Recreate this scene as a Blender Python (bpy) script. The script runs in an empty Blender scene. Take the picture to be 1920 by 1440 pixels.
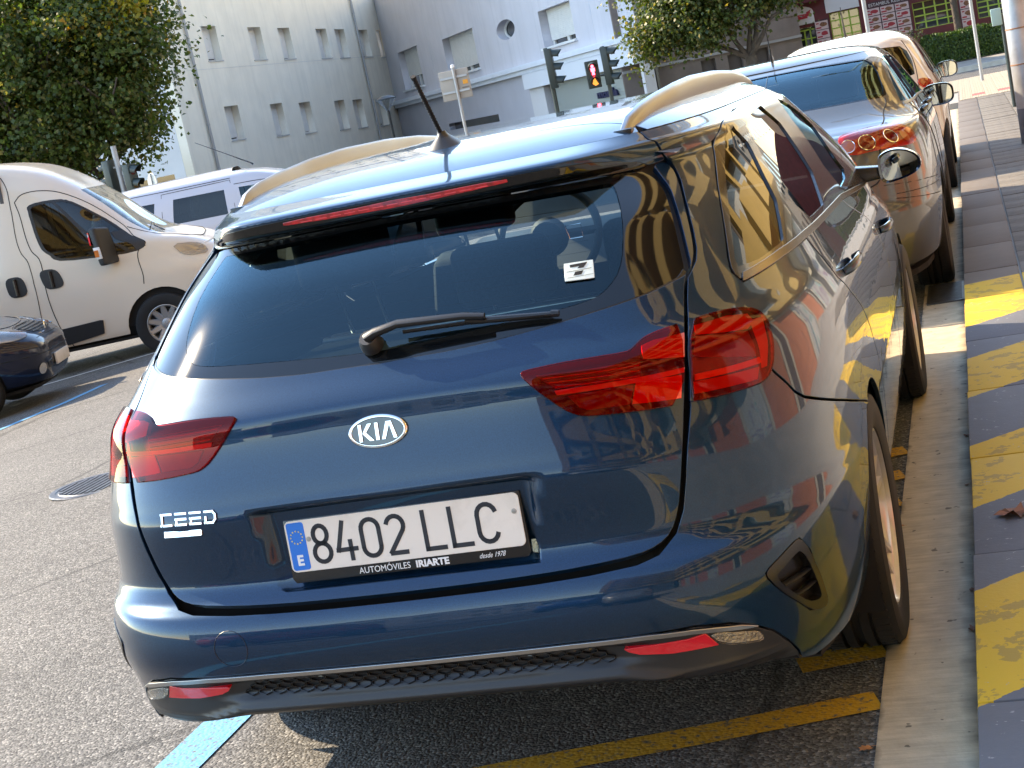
import bpy, bmesh, math, random
import numpy as np
from mathutils import Vector, Matrix
from mathutils.geometry import delaunay_2d_cdt
random.seed(7)
RNG = np.random.default_rng(11)
SC = bpy.context.scene
COL = SC.collection

# ------------------------------------------------------------------ camera, sky, sun, exposure
def make_camera():
    yaw, pitch, roll, F = 0.31267, 0.17416, -0.2083, 2917.53
    f = Vector((-math.sin(yaw) * math.cos(pitch), math.cos(yaw) * math.cos(pitch), -math.sin(pitch)))
    r = Vector((math.cos(yaw), math.sin(yaw), 0)); u = r.cross(f)
    r2 = math.cos(roll) * r + math.sin(roll) * u; u2 = -math.sin(roll) * r + math.cos(roll) * u
    cd = bpy.data.cameras.new('camera'); c = bpy.data.objects.new('camera', cd); COL.objects.link(c)
    M = Matrix((r2, u2, -f)).transposed().to_4x4(); M.translation = Vector((1.22579, -2.77582, 1.50177))
    c.matrix_world = M
    cd.sensor_fit = 'HORIZONTAL'; cd.sensor_width = 36; cd.lens = F / 1920 * 36
    cd.clip_start = .05; cd.clip_end = 2000
    SC.camera = c
make_camera()
SUN_EL, SUN_AZ = math.radians(37), math.radians(-74)      # azimuth clockwise from +Y: the sun stands left of the street, a little ahead
SUN_DIR = Vector((math.sin(SUN_AZ) * math.cos(SUN_EL), math.cos(SUN_AZ) * math.cos(SUN_EL), math.sin(SUN_EL)))
W = bpy.data.worlds.new('World'); SC.world = W; W.use_nodes = True
_n = W.node_tree.nodes; _l = W.node_tree.links
_bg = _n['Background']; _sky = _n.new('ShaderNodeTexSky'); _sky.sky_type = 'NISHITA'; _sky.sun_disc = False
_sky.sun_elevation = SUN_EL; _sky.sun_rotation = SUN_AZ; _sky.dust_density = .0; _sky.ozone_density = 3.0
_l.new(_sky.outputs['Color'], _bg.inputs['Color']); _bg.inputs["Strength"].default_value = .15
_sl = bpy.data.lights.new('sun', 'SUN'); _sl.energy = 2.2; _sl.angle = math.radians(.5); _sl.color = (1, .90, .76)
_so = bpy.data.objects.new('sun', _sl); COL.objects.link(_so); _so.location = SUN_DIR * 60
_so.rotation_euler = (-SUN_DIR).to_track_quat('-Z', 'Y').to_euler()
SC.view_settings.view_transform = 'Standard'; SC.view_settings.look = 'None'
SC.view_settings.exposure = 2.5; SC.view_settings.gamma = 1; SC.view_settings.use_curve_mapping = False
SC.view_settings.use_white_balance = True; SC.view_settings.white_balance_temperature = 7900      # the photograph is balanced a little warm
SC.render.engine = 'CYCLES'
cy = SC.cycles; cy.use_denoising = True; cy.max_bounces = 10; cy.diffuse_bounces = 3; cy.glossy_bounces = 5
cy.transmission_bounces = 6; cy.transparent_max_bounces = 14; cy.caustics_reflective = False; cy.caustics_refractive = False
cy.sample_clamp_indirect = 6

# ------------------------------------------------------------------ materials
MATS = {}
def mat(name, base=(.5, .5, .5), rough=.5, metal=0, coat=0, coat_rough=.02, spec=.5, noise=None, bump=None, emit=None, noise2=None, coords='Object'):
    """procedural surface; noise = (scale, amount) brightness mottling, noise2 = (scale, other colour, amount, threshold), bump = (scale, strength, distance)"""
    if name in MATS: return MATS[name]
    m = bpy.data.materials.new(name); m.use_nodes = True; MATS[name] = m
    nt = m.node_tree; p = nt.nodes['Principled BSDF']; L = nt.links.new
    p.inputs['Base Color'].default_value = (*base, 1); p.inputs['Roughness'].default_value = rough
    p.inputs['Metallic'].default_value = metal; p.inputs['Coat Weight'].default_value = coat
    p.inputs['Coat Roughness'].default_value = coat_rough; p.inputs['Specular IOR Level'].default_value = spec
    if emit: p.inputs['Emission Color'].default_value = (*emit[0], 1); p.inputs['Emission Strength'].default_value = emit[1]
    if noise or bump or noise2: tc = nt.nodes.new('ShaderNodeTexCoord')
    col = None
    if noise:
        n = nt.nodes.new('ShaderNodeTexNoise'); n.inputs['Scale'].default_value = noise[0]; n.inputs['Detail'].default_value = 5
        L(tc.outputs[coords], n.inputs['Vector'])
        r = nt.nodes.new('ShaderNodeMapRange'); r.inputs[1].default_value = .3; r.inputs[2].default_value = .7
        r.inputs[3].default_value = 1 - noise[1]; r.inputs[4].default_value = 1 + noise[1]; L(n.outputs['Fac'], r.inputs[0])
        mx = nt.nodes.new('ShaderNodeMix'); mx.data_type = 'RGBA'; mx.blend_type = 'MULTIPLY'; mx.inputs[0].default_value = 1
        mx.inputs[6].default_value = (*base, 1); L(r.outputs[0], mx.inputs[7]); col = mx.outputs[2]
    if noise2:
        n = nt.nodes.new('ShaderNodeTexNoise'); n.inputs['Scale'].default_value = noise2[0]; n.inputs['Detail'].default_value = 6; n.inputs['Roughness'].default_value = .65
        L(tc.outputs[coords], n.inputs['Vector'])
        r = nt.nodes.new('ShaderNodeMapRange'); r.inputs[1].default_value = noise2[3]; r.inputs[2].default_value = noise2[3] + .12
        r.inputs[3].default_value = 0; r.inputs[4].default_value = noise2[2]; L(n.outputs['Fac'], r.inputs[0])
        mx = nt.nodes.new('ShaderNodeMix'); mx.data_type = 'RGBA'; L(r.outputs[0], mx.inputs[0])
        if col: L(col, mx.inputs[6])
        else: mx.inputs[6].default_value = (*base, 1)
        mx.inputs[7].default_value = (*noise2[1], 1); col = mx.outputs[2]
    if col: L(col, p.inputs['Base Color'])
    if bump:
        n = nt.nodes.new('ShaderNodeTexNoise'); n.inputs['Scale'].default_value = bump[0]; n.inputs['Detail'].default_value = 6
        L(tc.outputs[coords], n.inputs['Vector'])
        b = nt.nodes.new('ShaderNodeBump'); b.inputs['Strength'].default_value = bump[1]; b.inputs['Distance'].default_value = bump[2]
        L(n.outputs['Fac'], b.inputs['Height']); L(b.outputs['Normal'], p.inputs['Normal'])
    return m
def glass(name, tint=(.75, .85, .82), ior=1.5, rough=0, film=.006, refl=(1, 1, 1)):
    """thin pane: fresnel mirror over tinted see-through"""
    if name in MATS: return MATS[name]
    m = bpy.data.materials.new(name); m.use_nodes = True; MATS[name] = m
    nt = m.node_tree; nt.nodes.clear(); L = nt.links.new
    o = nt.nodes.new('ShaderNodeOutputMaterial'); mx = nt.nodes.new('ShaderNodeMixShader'); f = nt.nodes.new('ShaderNodeFresnel')
    t = nt.nodes.new('ShaderNodeBsdfTransparent'); g = nt.nodes.new('ShaderNodeBsdfGlossy')
    g2 = nt.nodes.new('ShaderNodeBsdfGlossy'); g2.inputs['Roughness'].default_value = .13; g2.inputs['Color'].default_value = (1, 1, 1, 1); md = nt.nodes.new('ShaderNodeMixShader'); md.inputs[0].default_value = film
    f.inputs['IOR'].default_value = ior; t.inputs['Color'].default_value = (*tint, 1); g.inputs['Roughness'].default_value = rough; g.inputs['Color'].default_value = (*refl, 1)
    L(f.outputs[0], mx.inputs[0]); L(t.outputs[0], mx.inputs[1]); L(g.outputs[0], mx.inputs[2]); L(mx.outputs[0], md.inputs[1]); L(g2.outputs[0], md.inputs[2]); L(md.outputs[0], o.inputs['Surface'])
    return m
def paint(name, base, metal=.5, rough=.34, flake=.25, dirt=.0):
    """clear-coated car paint with fine metallic flake grain"""
    if name in MATS: return MATS[name]
    m = mat(name, base, rough=rough, metal=metal, coat=1, coat_rough=.015, spec=.08)
    nt = m.node_tree; p = nt.nodes['Principled BSDF']; L = nt.links.new; p.inputs['Coat IOR'].default_value = 1.42
    tc = nt.nodes.new('ShaderNodeTexCoord'); n = nt.nodes.new('ShaderNodeTexNoise'); n.inputs['Scale'].default_value = 420; n.inputs['Detail'].default_value = 2
    L(tc.outputs['Object'], n.inputs['Vector'])
    r = nt.nodes.new('ShaderNodeMapRange'); r.inputs[1].default_value = .3; r.inputs[2].default_value = .7
    r.inputs[3].default_value = 1 - flake; r.inputs[4].default_value = 1 + flake; L(n.outputs['Fac'], r.inputs[0])
    mx = nt.nodes.new('ShaderNodeMix'); mx.data_type = 'RGBA'; mx.blend_type = 'MULTIPLY'; mx.inputs[0].default_value = 1
    mx.inputs[6].default_value = (*base, 1); L(r.outputs[0], mx.inputs[7]); L(mx.outputs[2], p.inputs['Base Color'])
    b = nt.nodes.new('ShaderNodeBump'); b.inputs['Strength'].default_value = .03; b.inputs['Distance'].default_value = .002
    L(n.outputs['Fac'], b.inputs['Height']); L(b.outputs['Normal'], p.inputs['Normal'])
    w = nt.nodes.new('ShaderNodeTexNoise'); w.inputs['Scale'].default_value = 9; w.inputs['Detail'].default_value = 1     # slight orange-peel waviness of the lacquer
    L(tc.outputs['Object'], w.inputs['Vector'])
    cb = nt.nodes.new('ShaderNodeBump'); cb.inputs['Strength'].default_value = .05; cb.inputs['Distance'].default_value = .01
    L(w.outputs['Fac'], cb.inputs['Height']); L(cb.outputs['Normal'], p.inputs['Coat Normal'])
    return m

# ------------------------------------------------------------------ objects
def tag(o, label=None, cat=None, group=None, kind=None):
    if label: o['label'] = label
    if cat: o['category'] = cat
    if group: o['group'] = group
    if kind: o['kind'] = kind
    return o
def thing(name, label, cat, loc=(0, 0, 0), rz=0, group=None):
    o = bpy.data.objects.new(name, None); COL.objects.link(o); o.empty_display_size = .2
    o.location = loc; o.rotation_euler = (0, 0, rz)
    return tag(o, label, cat, group)
def link(name, me, parent=None):
    o = bpy.data.objects.new(name, me); COL.objects.link(o)
    if parent is not None: o.parent = parent
    return o
def raw(name, V, F, m, parent=None, N=None, smooth=None):
    me = bpy.data.meshes.new(name); me.from_pydata([tuple(map(float, v)) for v in V], [], [tuple(map(int, f)) for f in F])
    if m is not None: me.materials.append(m)
    if N is not None:
        me.polygons.foreach_set('use_smooth', [True] * len(me.polygons)); me.update()
        me.normals_split_custom_set_from_vertices([tuple(map(float, n)) for n in N])
    elif smooth is not None:
        me.polygons.foreach_set('use_smooth', [True] * len(me.polygons)); me.set_sharp_from_angle(angle=math.radians(smooth))
    me.update()
    return link(name, me, parent)
class MB:
    """collects simple shapes; build() links them as one mesh object"""
    def __init__(s): s.V = []; s.F = []; s.MI = []; s.cur = 0
    def add(s, V, F):
        k = len(s.V); s.V += [tuple(v) for v in V]; s.F += [tuple(i + k for i in f) for f in F]; s.MI += [s.cur] * len(F); return s
    def box(s, x0, x1, y0, y1, z0, z1):
        return s.add([(x0, y0, z0), (x1, y0, z0), (x1, y1, z0), (x0, y1, z0), (x0, y0, z1), (x1, y0, z1), (x1, y1, z1), (x0, y1, z1)],
                     [(3, 2, 1, 0), (4, 5, 6, 7), (0, 1, 5, 4), (1, 2, 6, 5), (2, 3, 7, 6), (3, 0, 4, 7)])
    def hexa(s, P):   # 8 corners, bottom ring then top ring
        return s.add(P, [(3, 2, 1, 0), (4, 5, 6, 7), (0, 1, 5, 4), (1, 2, 6, 5), (2, 3, 7, 6), (3, 0, 4, 7)])
    def prism(s, poly, d, o=(0, 0, 0), ax=((1, 0, 0), (0, 0, 1))):
        """polygon in the plane of ax, thickened by vector d"""
        a, b = np.array(ax[0], float), np.array(ax[1], float); o = np.array(o, float); d = np.array(d, float); n = len(poly)
        P = [o + a * p[0] + b * p[1] for p in poly]; Q = [p + d for p in P]
        area = sum(poly[i][0] * poly[(i + 1) % n][1] - poly[(i + 1) % n][0] * poly[i][1] for i in range(n))
        flip = (np.dot(np.cross(a, b), d) > 0) == (area > 0)
        F = [tuple(range(n)), tuple(range(2 * n - 1, n - 1, -1))] + [(i + n, (i + 1) % n + n, (i + 1) % n, i) for i in range(n)]
        if flip: F = [tuple(reversed(f)) for f in F]
        return s.add(P + Q, F)
    def tube(s, pts, r, n=10, caps=True, sq=(1, 1)):
        pts = [np.array(p, float) for p in pts]; m = len(pts)
        rr = r if hasattr(r, '__len__') else [r] * m
        ref = None; V = []
        for i in range(m):
            t = pts[min(i + 1, m - 1)] - pts[max(i - 1, 0)]; t = t / (np.linalg.norm(t) + 1e-12)
            if ref is None:
                ref = np.array([0, 0, 1.]) if abs(t[2]) < .9 else np.array([0, 1., 0])
            a = np.cross(t, ref); a /= np.linalg.norm(a) + 1e-12; b = np.cross(a, t); ref = b
            for k in range(n):
                q = 2 * math.pi * k / n; V.append(pts[i] + rr[i] * (sq[0] * math.cos(q) * a + sq[1] * math.sin(q) * b))
        F = [(i * n + k, i * n + (k + 1) % n, (i + 1) * n + (k + 1) % n, (i + 1) * n + k) for i in range(m - 1) for k in range(n)]
        if caps: F += [tuple(range(n - 1, -1, -1)), tuple(range((m - 1) * n, m * n))]
        return s.add(V, [tuple(reversed(f)) for f in F] if False else F)
    def lathe(s, prof, n=32, c=(0, 0, 0), axis='z', arc=(0, 1)):
        """prof = (radius, along) pairs"""
        V = []; m = len(prof)
        for k in range(n):
            q = 2 * math.pi * k / n; C, S = math.cos(q), math.sin(q)
            for r, a in prof:
                p = {'z': (r * C, r * S, a), 'x': (a, r * C, r * S), 'y': (r * S, a, r * C)}[axis]
                V.append((c[0] + p[0], c[1] + p[1], c[2] + p[2]))
        F = [(k * m + i, ((k + 1) % n) * m + i, ((k + 1) % n) * m + i + 1, k * m + i + 1) for k in range(n) for i in range(m - 1)]
        return s.add(V, F)
    def sheet(s, G):
        """grid of points G[i][j]"""
        a, b = len(G), len(G[0])
        return s.add([p for row in G for p in row], [(i * b + j, (i + 1) * b + j, (i + 1) * b + j + 1, i * b + j + 1) for i in range(a - 1) for j in range(b - 1)])
    def build(s, name, m, parent=None, smooth=None, bevel=0, seg=2, recalc=True, weld=0):
        me = bpy.data.meshes.new(name); me.from_pydata([tuple(map(float, v)) for v in s.V], [], s.F)
        if isinstance(m, (list, tuple)):
            for q in m: me.materials.append(q)
            me.polygons.foreach_set('material_index', s.MI)
        else: me.materials.append(m)
        if bevel or recalc or weld:
            bm = bmesh.new(); bm.from_mesh(me)
            if weld: bmesh.ops.remove_doubles(bm, verts=bm.verts, dist=weld)
            if recalc: bmesh.ops.recalc_face_normals(bm, faces=bm.faces)
            if bevel:
                ed = [e for e in bm.edges if len(e.link_faces) == 2 and e.calc_face_angle(0) > .6]
                bmesh.ops.bevel(bm, geom=ed, offset=bevel, segments=seg, affect='EDGES', profile=.6, clamp_overlap=True)
            bm.to_mesh(me); bm.free()
        if smooth is not None or bevel:
            me.polygons.foreach_set('use_smooth', [True] * len(me.polygons)); me.set_sharp_from_angle(angle=math.radians(smooth or 35))
        me.update()
        return link(name, me, parent)
def dup(o, parent=None, loc=None, rz=None, label=None):
    """a copy of a thing with its parts and their sub-parts"""
    c = o.copy(); COL.objects.link(c)
    if parent is not None: c.parent = parent
    if loc is not None: c.location = loc
    if rz is not None: c.rotation_euler = (0, 0, rz)
    if label: c['label'] = label
    for ch in list(o.children): dup(ch, c)
    return c
def text_mesh(name, s, size, m, parent, M, extrude=.0006, align='CENTER', bold=0, shear=0, xs=1):
    cu = bpy.data.curves.new(name, 'FONT'); cu.body = s; cu.size = size; cu.align_x = align; cu.align_y = 'CENTER'
    cu.extrude = extrude; cu.offset = bold; cu.shear = shear; cu.resolution_u = 4
    o = bpy.data.objects.new(name, cu); COL.objects.link(o)
    dg = bpy.context.evaluated_depsgraph_get(); me = bpy.data.meshes.new_from_object(o.evaluated_get(dg)); bpy.data.objects.remove(o)
    me.transform(M @ Matrix.Diagonal((xs, 1, 1, 1))); me.materials.clear(); me.materials.append(m)
    return link(name, me, parent)
# ------------------------------------------------------------------ curved car bodies
def pchip(xs,ys,x):
    xs=np.asarray(xs,float);ys=np.asarray(ys,float)
    h=np.diff(xs);d=np.diff(ys)/h
    m=np.zeros(len(xs))
    for i in range(1,len(xs)-1):
        if d[i-1]*d[i]>0:
            w1=2*h[i]+h[i-1];w2=h[i]+2*h[i-1]
            m[i]=(w1+w2)/(w1/d[i-1]+w2/d[i])
    m[0]=d[0];m[-1]=d[-1]
    i=np.clip(np.searchsorted(xs,x)-1,0,len(xs)-2)
    t=(x-xs[i])/h[i]
    return ys[i]*(1+2*t)*(1-t)**2+h[i]*m[i]*t*(1-t)**2+ys[i+1]*t*t*(3-2*t)+h[i]*m[i+1]*t*t*(t-1)
class Surf:
    """body surface: u = angle (deg) round the plan from the tail (0) over the right flank (90) to the nose (180); v = row"""
    def __init__(s,rows,yc=2.0,sig=.0045,N=900,k=None):
        R=np.array([list(r)+[0]*(9-len(r)) for r in rows],float)     # zr y0 zs w zf y1 nr nf lip
        d=np.hypot(np.diff(R[:,0]),np.diff(R[:,1]))+np.hypot(np.diff(R[:,2]),np.diff(R[:,3]))
        kk=np.concatenate([[0],np.cumsum(d)]);L=kk[-1]/2;k=kk/kk[-1] if k is None else np.array(k)
        s.v=np.linspace(0,1,N);T=np.stack([pchip(k,R[:,j],s.v) for j in range(R.shape[1])],1)
        g=max(1,sig/L*N);q=np.arange(-int(3*g),int(3*g)+1);ker=np.exp(-q**2/2/g**2);ker/=ker.sum()
        P=np.concatenate([2*T[0]-T[1:len(q)//2+1][::-1],T,2*T[-1]-T[-len(q)//2:-1][::-1]])
        s.T=np.stack([np.convolve(P[:,j],ker,'valid') for j in range(T.shape[1])],1)[:N]
        s.yc=yc;s.k=k;s.lf=(31,42.5)
    def __call__(s,u,v):
        u=np.asarray(u,float);v=np.asarray(v,float)
        u,v=np.broadcast_arrays(u,v)
        f=np.clip(v,0,1)*(len(s.v)-1);i=np.clip(f.astype(int),0,len(s.v)-2);t=(f-i)[...,None]
        zr,y0,zs,w,zf,y1,nr,nf,lp=np.moveaxis(s.T[i]*(1-t)+s.T[i+1]*t,-1,0)
        a=np.radians(u);S=np.sin(a);C=np.cos(a);b=C>=0
        n=np.where(b,nr,nf);c=np.abs(C);sa=np.abs(S)
        r=(sa**n+c**n)**(-1/n)
        x=w*S*r;fd=np.clip((np.degrees(np.arctan2(sa,C))-s.lf[0])/(s.lf[1]-s.lf[0]),0,1);y0=y0-lp*(1-fd*fd*(3-2*fd))
        y=np.where(b,s.yc-(s.yc-y0)*c*r,s.yc+(y1-s.yc)*c*r)
        z=zs+(np.where(b,zr,zf)-zs)*c*c
        return np.stack([x,y,z],-1)
    def nrm(s,u,v):
        e=.15;h=.0006
        a=s(np.asarray(u)+e,v)-s(np.asarray(u)-e,v)
        b=s(u,np.minimum(np.asarray(v)+h,1))-s(u,np.maximum(np.asarray(v)-h,0))
        n=np.cross(a,b);return n/np.linalg.norm(n,axis=-1,keepdims=True)
class Flat:
    """wraps any function (u, v) -> point as a surface with numeric normals"""
    def __init__(s, f, e=(1e-3, 1e-3), flip=False): s.f = f; s.e = e; s.sg = -1 if flip else 1
    def __call__(s, u, v): return s.f(np.asarray(u, float), np.asarray(v, float))
    def nrm(s, u, v):
        a = s(u + s.e[0], v) - s(u - s.e[0], v); b = s(u, v + s.e[1]) - s(u, v - s.e[1]); n = np.cross(a, b)
        return s.sg * n / (np.linalg.norm(n, axis=-1, keepdims=True) + 1e-12)
class Disp:
    """surface pushed along its normals by d(point)"""
    def __init__(s, S, d): s.S = S; s.d = d
    def __call__(s, u, v):
        P = s.S(u, v); return P + s.S.nrm(u, v) * s.d(P)[..., None]
    def nrm(s, u, v):
        u = np.asarray(u, float); v = np.asarray(v, float); e, h = .04, .0006
        a = s(u + e, v) - s(u - e, v); b = s(u, v + h) - s(u, v - h); n = np.cross(a, b)
        return n / (np.linalg.norm(n, axis=-1, keepdims=True) + 1e-12)
def chaikin(P, it=1):
    P = np.asarray(P, float)
    for _ in range(it):
        Q = np.roll(P, -1, 0); P = np.stack([P * .75 + Q * .25, P * .25 + Q * .75], 1).reshape(-1, 2)
    return P
def resample(P, d):
    P = np.asarray(P, float); out = []
    for i in range(len(P)):
        a, b = P[i], P[(i + 1) % len(P)]; n = max(1, int(math.ceil(np.linalg.norm(b - a) / d)))
        out += [a + (b - a) * k / n for k in range(n)]
    return np.array(out)
def inpoly(X, P):
    r = np.zeros(len(X), bool); n = len(P)
    for i in range(n):
        (x0, y0), (x1, y1) = P[i], P[(i + 1) % n]
        if y0 == y1: continue
        c = (y0 > X[:, 1]) != (y1 > X[:, 1]); r ^= c & (X[:, 0] < (x1 - x0) * (X[:, 1] - y0) / (y1 - y0) + x0)
    return r
def seg_dist(X, P):
    d = np.full(len(X), 1e9)
    for i in range(len(P)):
        a, b = P[i], P[(i + 1) % len(P)]; ab = b - a; t = np.clip(((X - a) @ ab) / (ab @ ab + 1e-18), 0, 1)
        d = np.minimum(d, np.hypot(*(X - a - t[:, None] * ab).T))
    return d
def area2(P): return (P[:, 0] * np.roll(P[:, 1], -1) - np.roll(P[:, 0], -1) * P[:, 1]).sum()
def inset(P, g):
    if area2(P) < 0: P = P[::-1]
    e = np.roll(P, -1, 0) - P; e /= np.linalg.norm(e, axis=1, keepdims=True) + 1e-12; n = np.stack([-e[:, 1], e[:, 0]], 1)
    m = n + np.roll(n, 1, 0); m /= np.linalg.norm(m, axis=1, keepdims=True) + 1e-9
    return P + m * g
def panel_data(S, poly, off=0, gap=.0018, lip=.012, hu=.024, hv=.012, holes=(), smooth=1, step=.014, rnd=.0012, keep_lip=True):
    """cut a panel out of a surface: poly in (u, v), holes likewise; returns V, F, N with rolled edges"""
    poly = np.array(poly, float); c = poly.mean(0)
    mu = np.linalg.norm(S(c[0] + .5, c[1]) - S(c[0] - .5, c[1])) if not isinstance(S, Flat) else 1.
    mv = np.linalg.norm(S(c[0], min(1, c[1] + .01)) - S(c[0], max(0, c[1] - .01))) / .02 if not isinstance(S, Flat) else 1.
    mm = np.array([mu, mv])
    loops = []
    for k, q in enumerate([poly] + [np.array(h, float) for h in holes]):
        q = q * mm
        if smooth: q = chaikin(q, smooth)
        q = resample(q, step); q = q[np.linalg.norm(q - np.roll(q, 1, 0), axis=1) > 1e-4]
        q = inset(q, gap if k == 0 else -gap)
        loops.append(q)
    lo, hi = loops[0].min(0), loops[0].max(0)
    gx, gy = np.meshgrid(np.arange(lo[0] + hu / 2, hi[0], hu), np.arange(lo[1] + hv / 2, hi[1], hv), indexing='ij'); G = np.stack([gx.ravel(), gy.ravel()], 1)
    if len(G):
        G = G[inpoly(G, loops[0])]
        for h in loops[1:]: G = G[~inpoly(G, h)]
        for h in loops: G = G[seg_dist(G, h) > .45 * hv]
    A = np.concatenate(loops + [G]); E = []; k = 0
    for q in loops: n = len(q); E += [(k + i, k + (i + 1) % n) for i in range(n)]; k += n
    vs, es, fs, ov, oe, of = delaunay_2d_cdt([Vector(p) for p in A], E, [], 0, 1e-7)
    X = np.array([tuple(p) for p in vs]); T = np.array([tuple(f) for f in fs if len(f) == 3])
    cen = X[T].mean(1); ok = inpoly(cen, loops[0])
    for h in loops[1:]: ok &= ~inpoly(cen, h)
    T = T[ok]
    UV = X / mm; P = S(UV[:, 0], UV[:, 1]); N = S.nrm(UV[:, 0], UV[:, 1]); P = P + N * off
    fn = np.cross(P[T[:, 1]] - P[T[:, 0]], P[T[:, 2]] - P[T[:, 0]]); sg = (fn * N[T[:, 0]]).sum(1) < 0
    T[sg] = T[sg][:, ::-1]
    V = [P]; NN = [N]; F = [tuple(t) for t in T]; base = len(P)
    if lip and keep_lip:
        inv = {}
        for i, o in enumerate(ov):
            for q in o: inv.setdefault(q, i)
        k = 0
        for li, q in enumerate(loops):
            idx = np.array([inv.get(k + i, 0) for i in range(len(q))]); k += len(q)
            p, n = P[idx], N[idx]; t = np.roll(p, -1, 0) - np.roll(p, 1, 0); t /= np.linalg.norm(t, axis=1, keepdims=True) + 1e-12
            o = np.cross(t, n); o /= np.linalg.norm(o, axis=1, keepdims=True) + 1e-12
            if li > 0: o = o
            r1, r2 = p + o * rnd - n * rnd, p + o * rnd - n * lip
            m = len(q); V += [p, r1, r1, r2]; NN += [n, (n + o * 1.2) / 1.56, o, o]
            for i in range(m):
                j = (i + 1) % m
                F += [(base + i, base + m + i, base + m + j, base + j), (base + 2 * m + i, base + 3 * m + i, base + 3 * m + j, base + 2 * m + j)]
            base += 4 * m
    return np.concatenate(V), F, np.concatenate(NN)
def mirrored(D): V, F, N = D; s = np.array([-1, 1, 1]); return V * s, [tuple(reversed(f)) for f in F], N * s
def joined(*Ds):
    V = []; F = []; N = []; k = 0
    for a, b, c in Ds: V.append(a); F += [tuple(i + k for i in f) for f in b]; N.append(c); k += len(a)
    return np.concatenate(V), F, np.concatenate(N)
def panel(name, S, poly, m, parent, mirror=False, both=False, **kw):
    D = panel_data(S, poly, **kw)
    if both: return raw(name, *D[:2], m, parent, D[2]), raw(name, *(lambda q: q[:2])(mirrored(D)), m, parent, mirrored(D)[2])
    if mirror: D = mirrored(D)
    return raw(name, *D[:2], m, parent, D[2])
def sym(R, close_v=None):
    """right-half outline (u >= 0), from its lower axis point to its upper axis point, completed by mirroring"""
    R = [tuple(p) for p in R]; return R + [(-u, v) for u, v in R[::-1]]
def on_flank(S, y, z, u0=90, v0=.3):
    """(u, v) of the flank point at given y, z"""
    u, v = u0, v0
    for _ in range(25):
        p = S(u, v)[1:]; J = np.stack([(S(u + .05, v)[1:] - p) / .05, (S(u, v + 1e-3)[1:] - p) / 1e-3], -1)
        d = np.linalg.lstsq(J, np.array([y, z]) - p, rcond=1e-4)[0]
        u += np.clip(d[0], -15, 15); v = min(.999, max(0, v + np.clip(d[1], -.1, .1)))
    return u, v
def arch_pts(S, yc, zc, r, a0, a1, n=14, u0=65):
    """wheel-arch circle from angle a0 to a1 (deg, 0 = towards the nose, 90 = up)"""
    out = []
    for a in np.linspace(a0, a1, n):
        p = on_flank(S, yc + r * math.cos(math.radians(a)), zc + r * math.sin(math.radians(a)), u0, .25); out.append(p); u0 = p[0]
    return out
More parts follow.
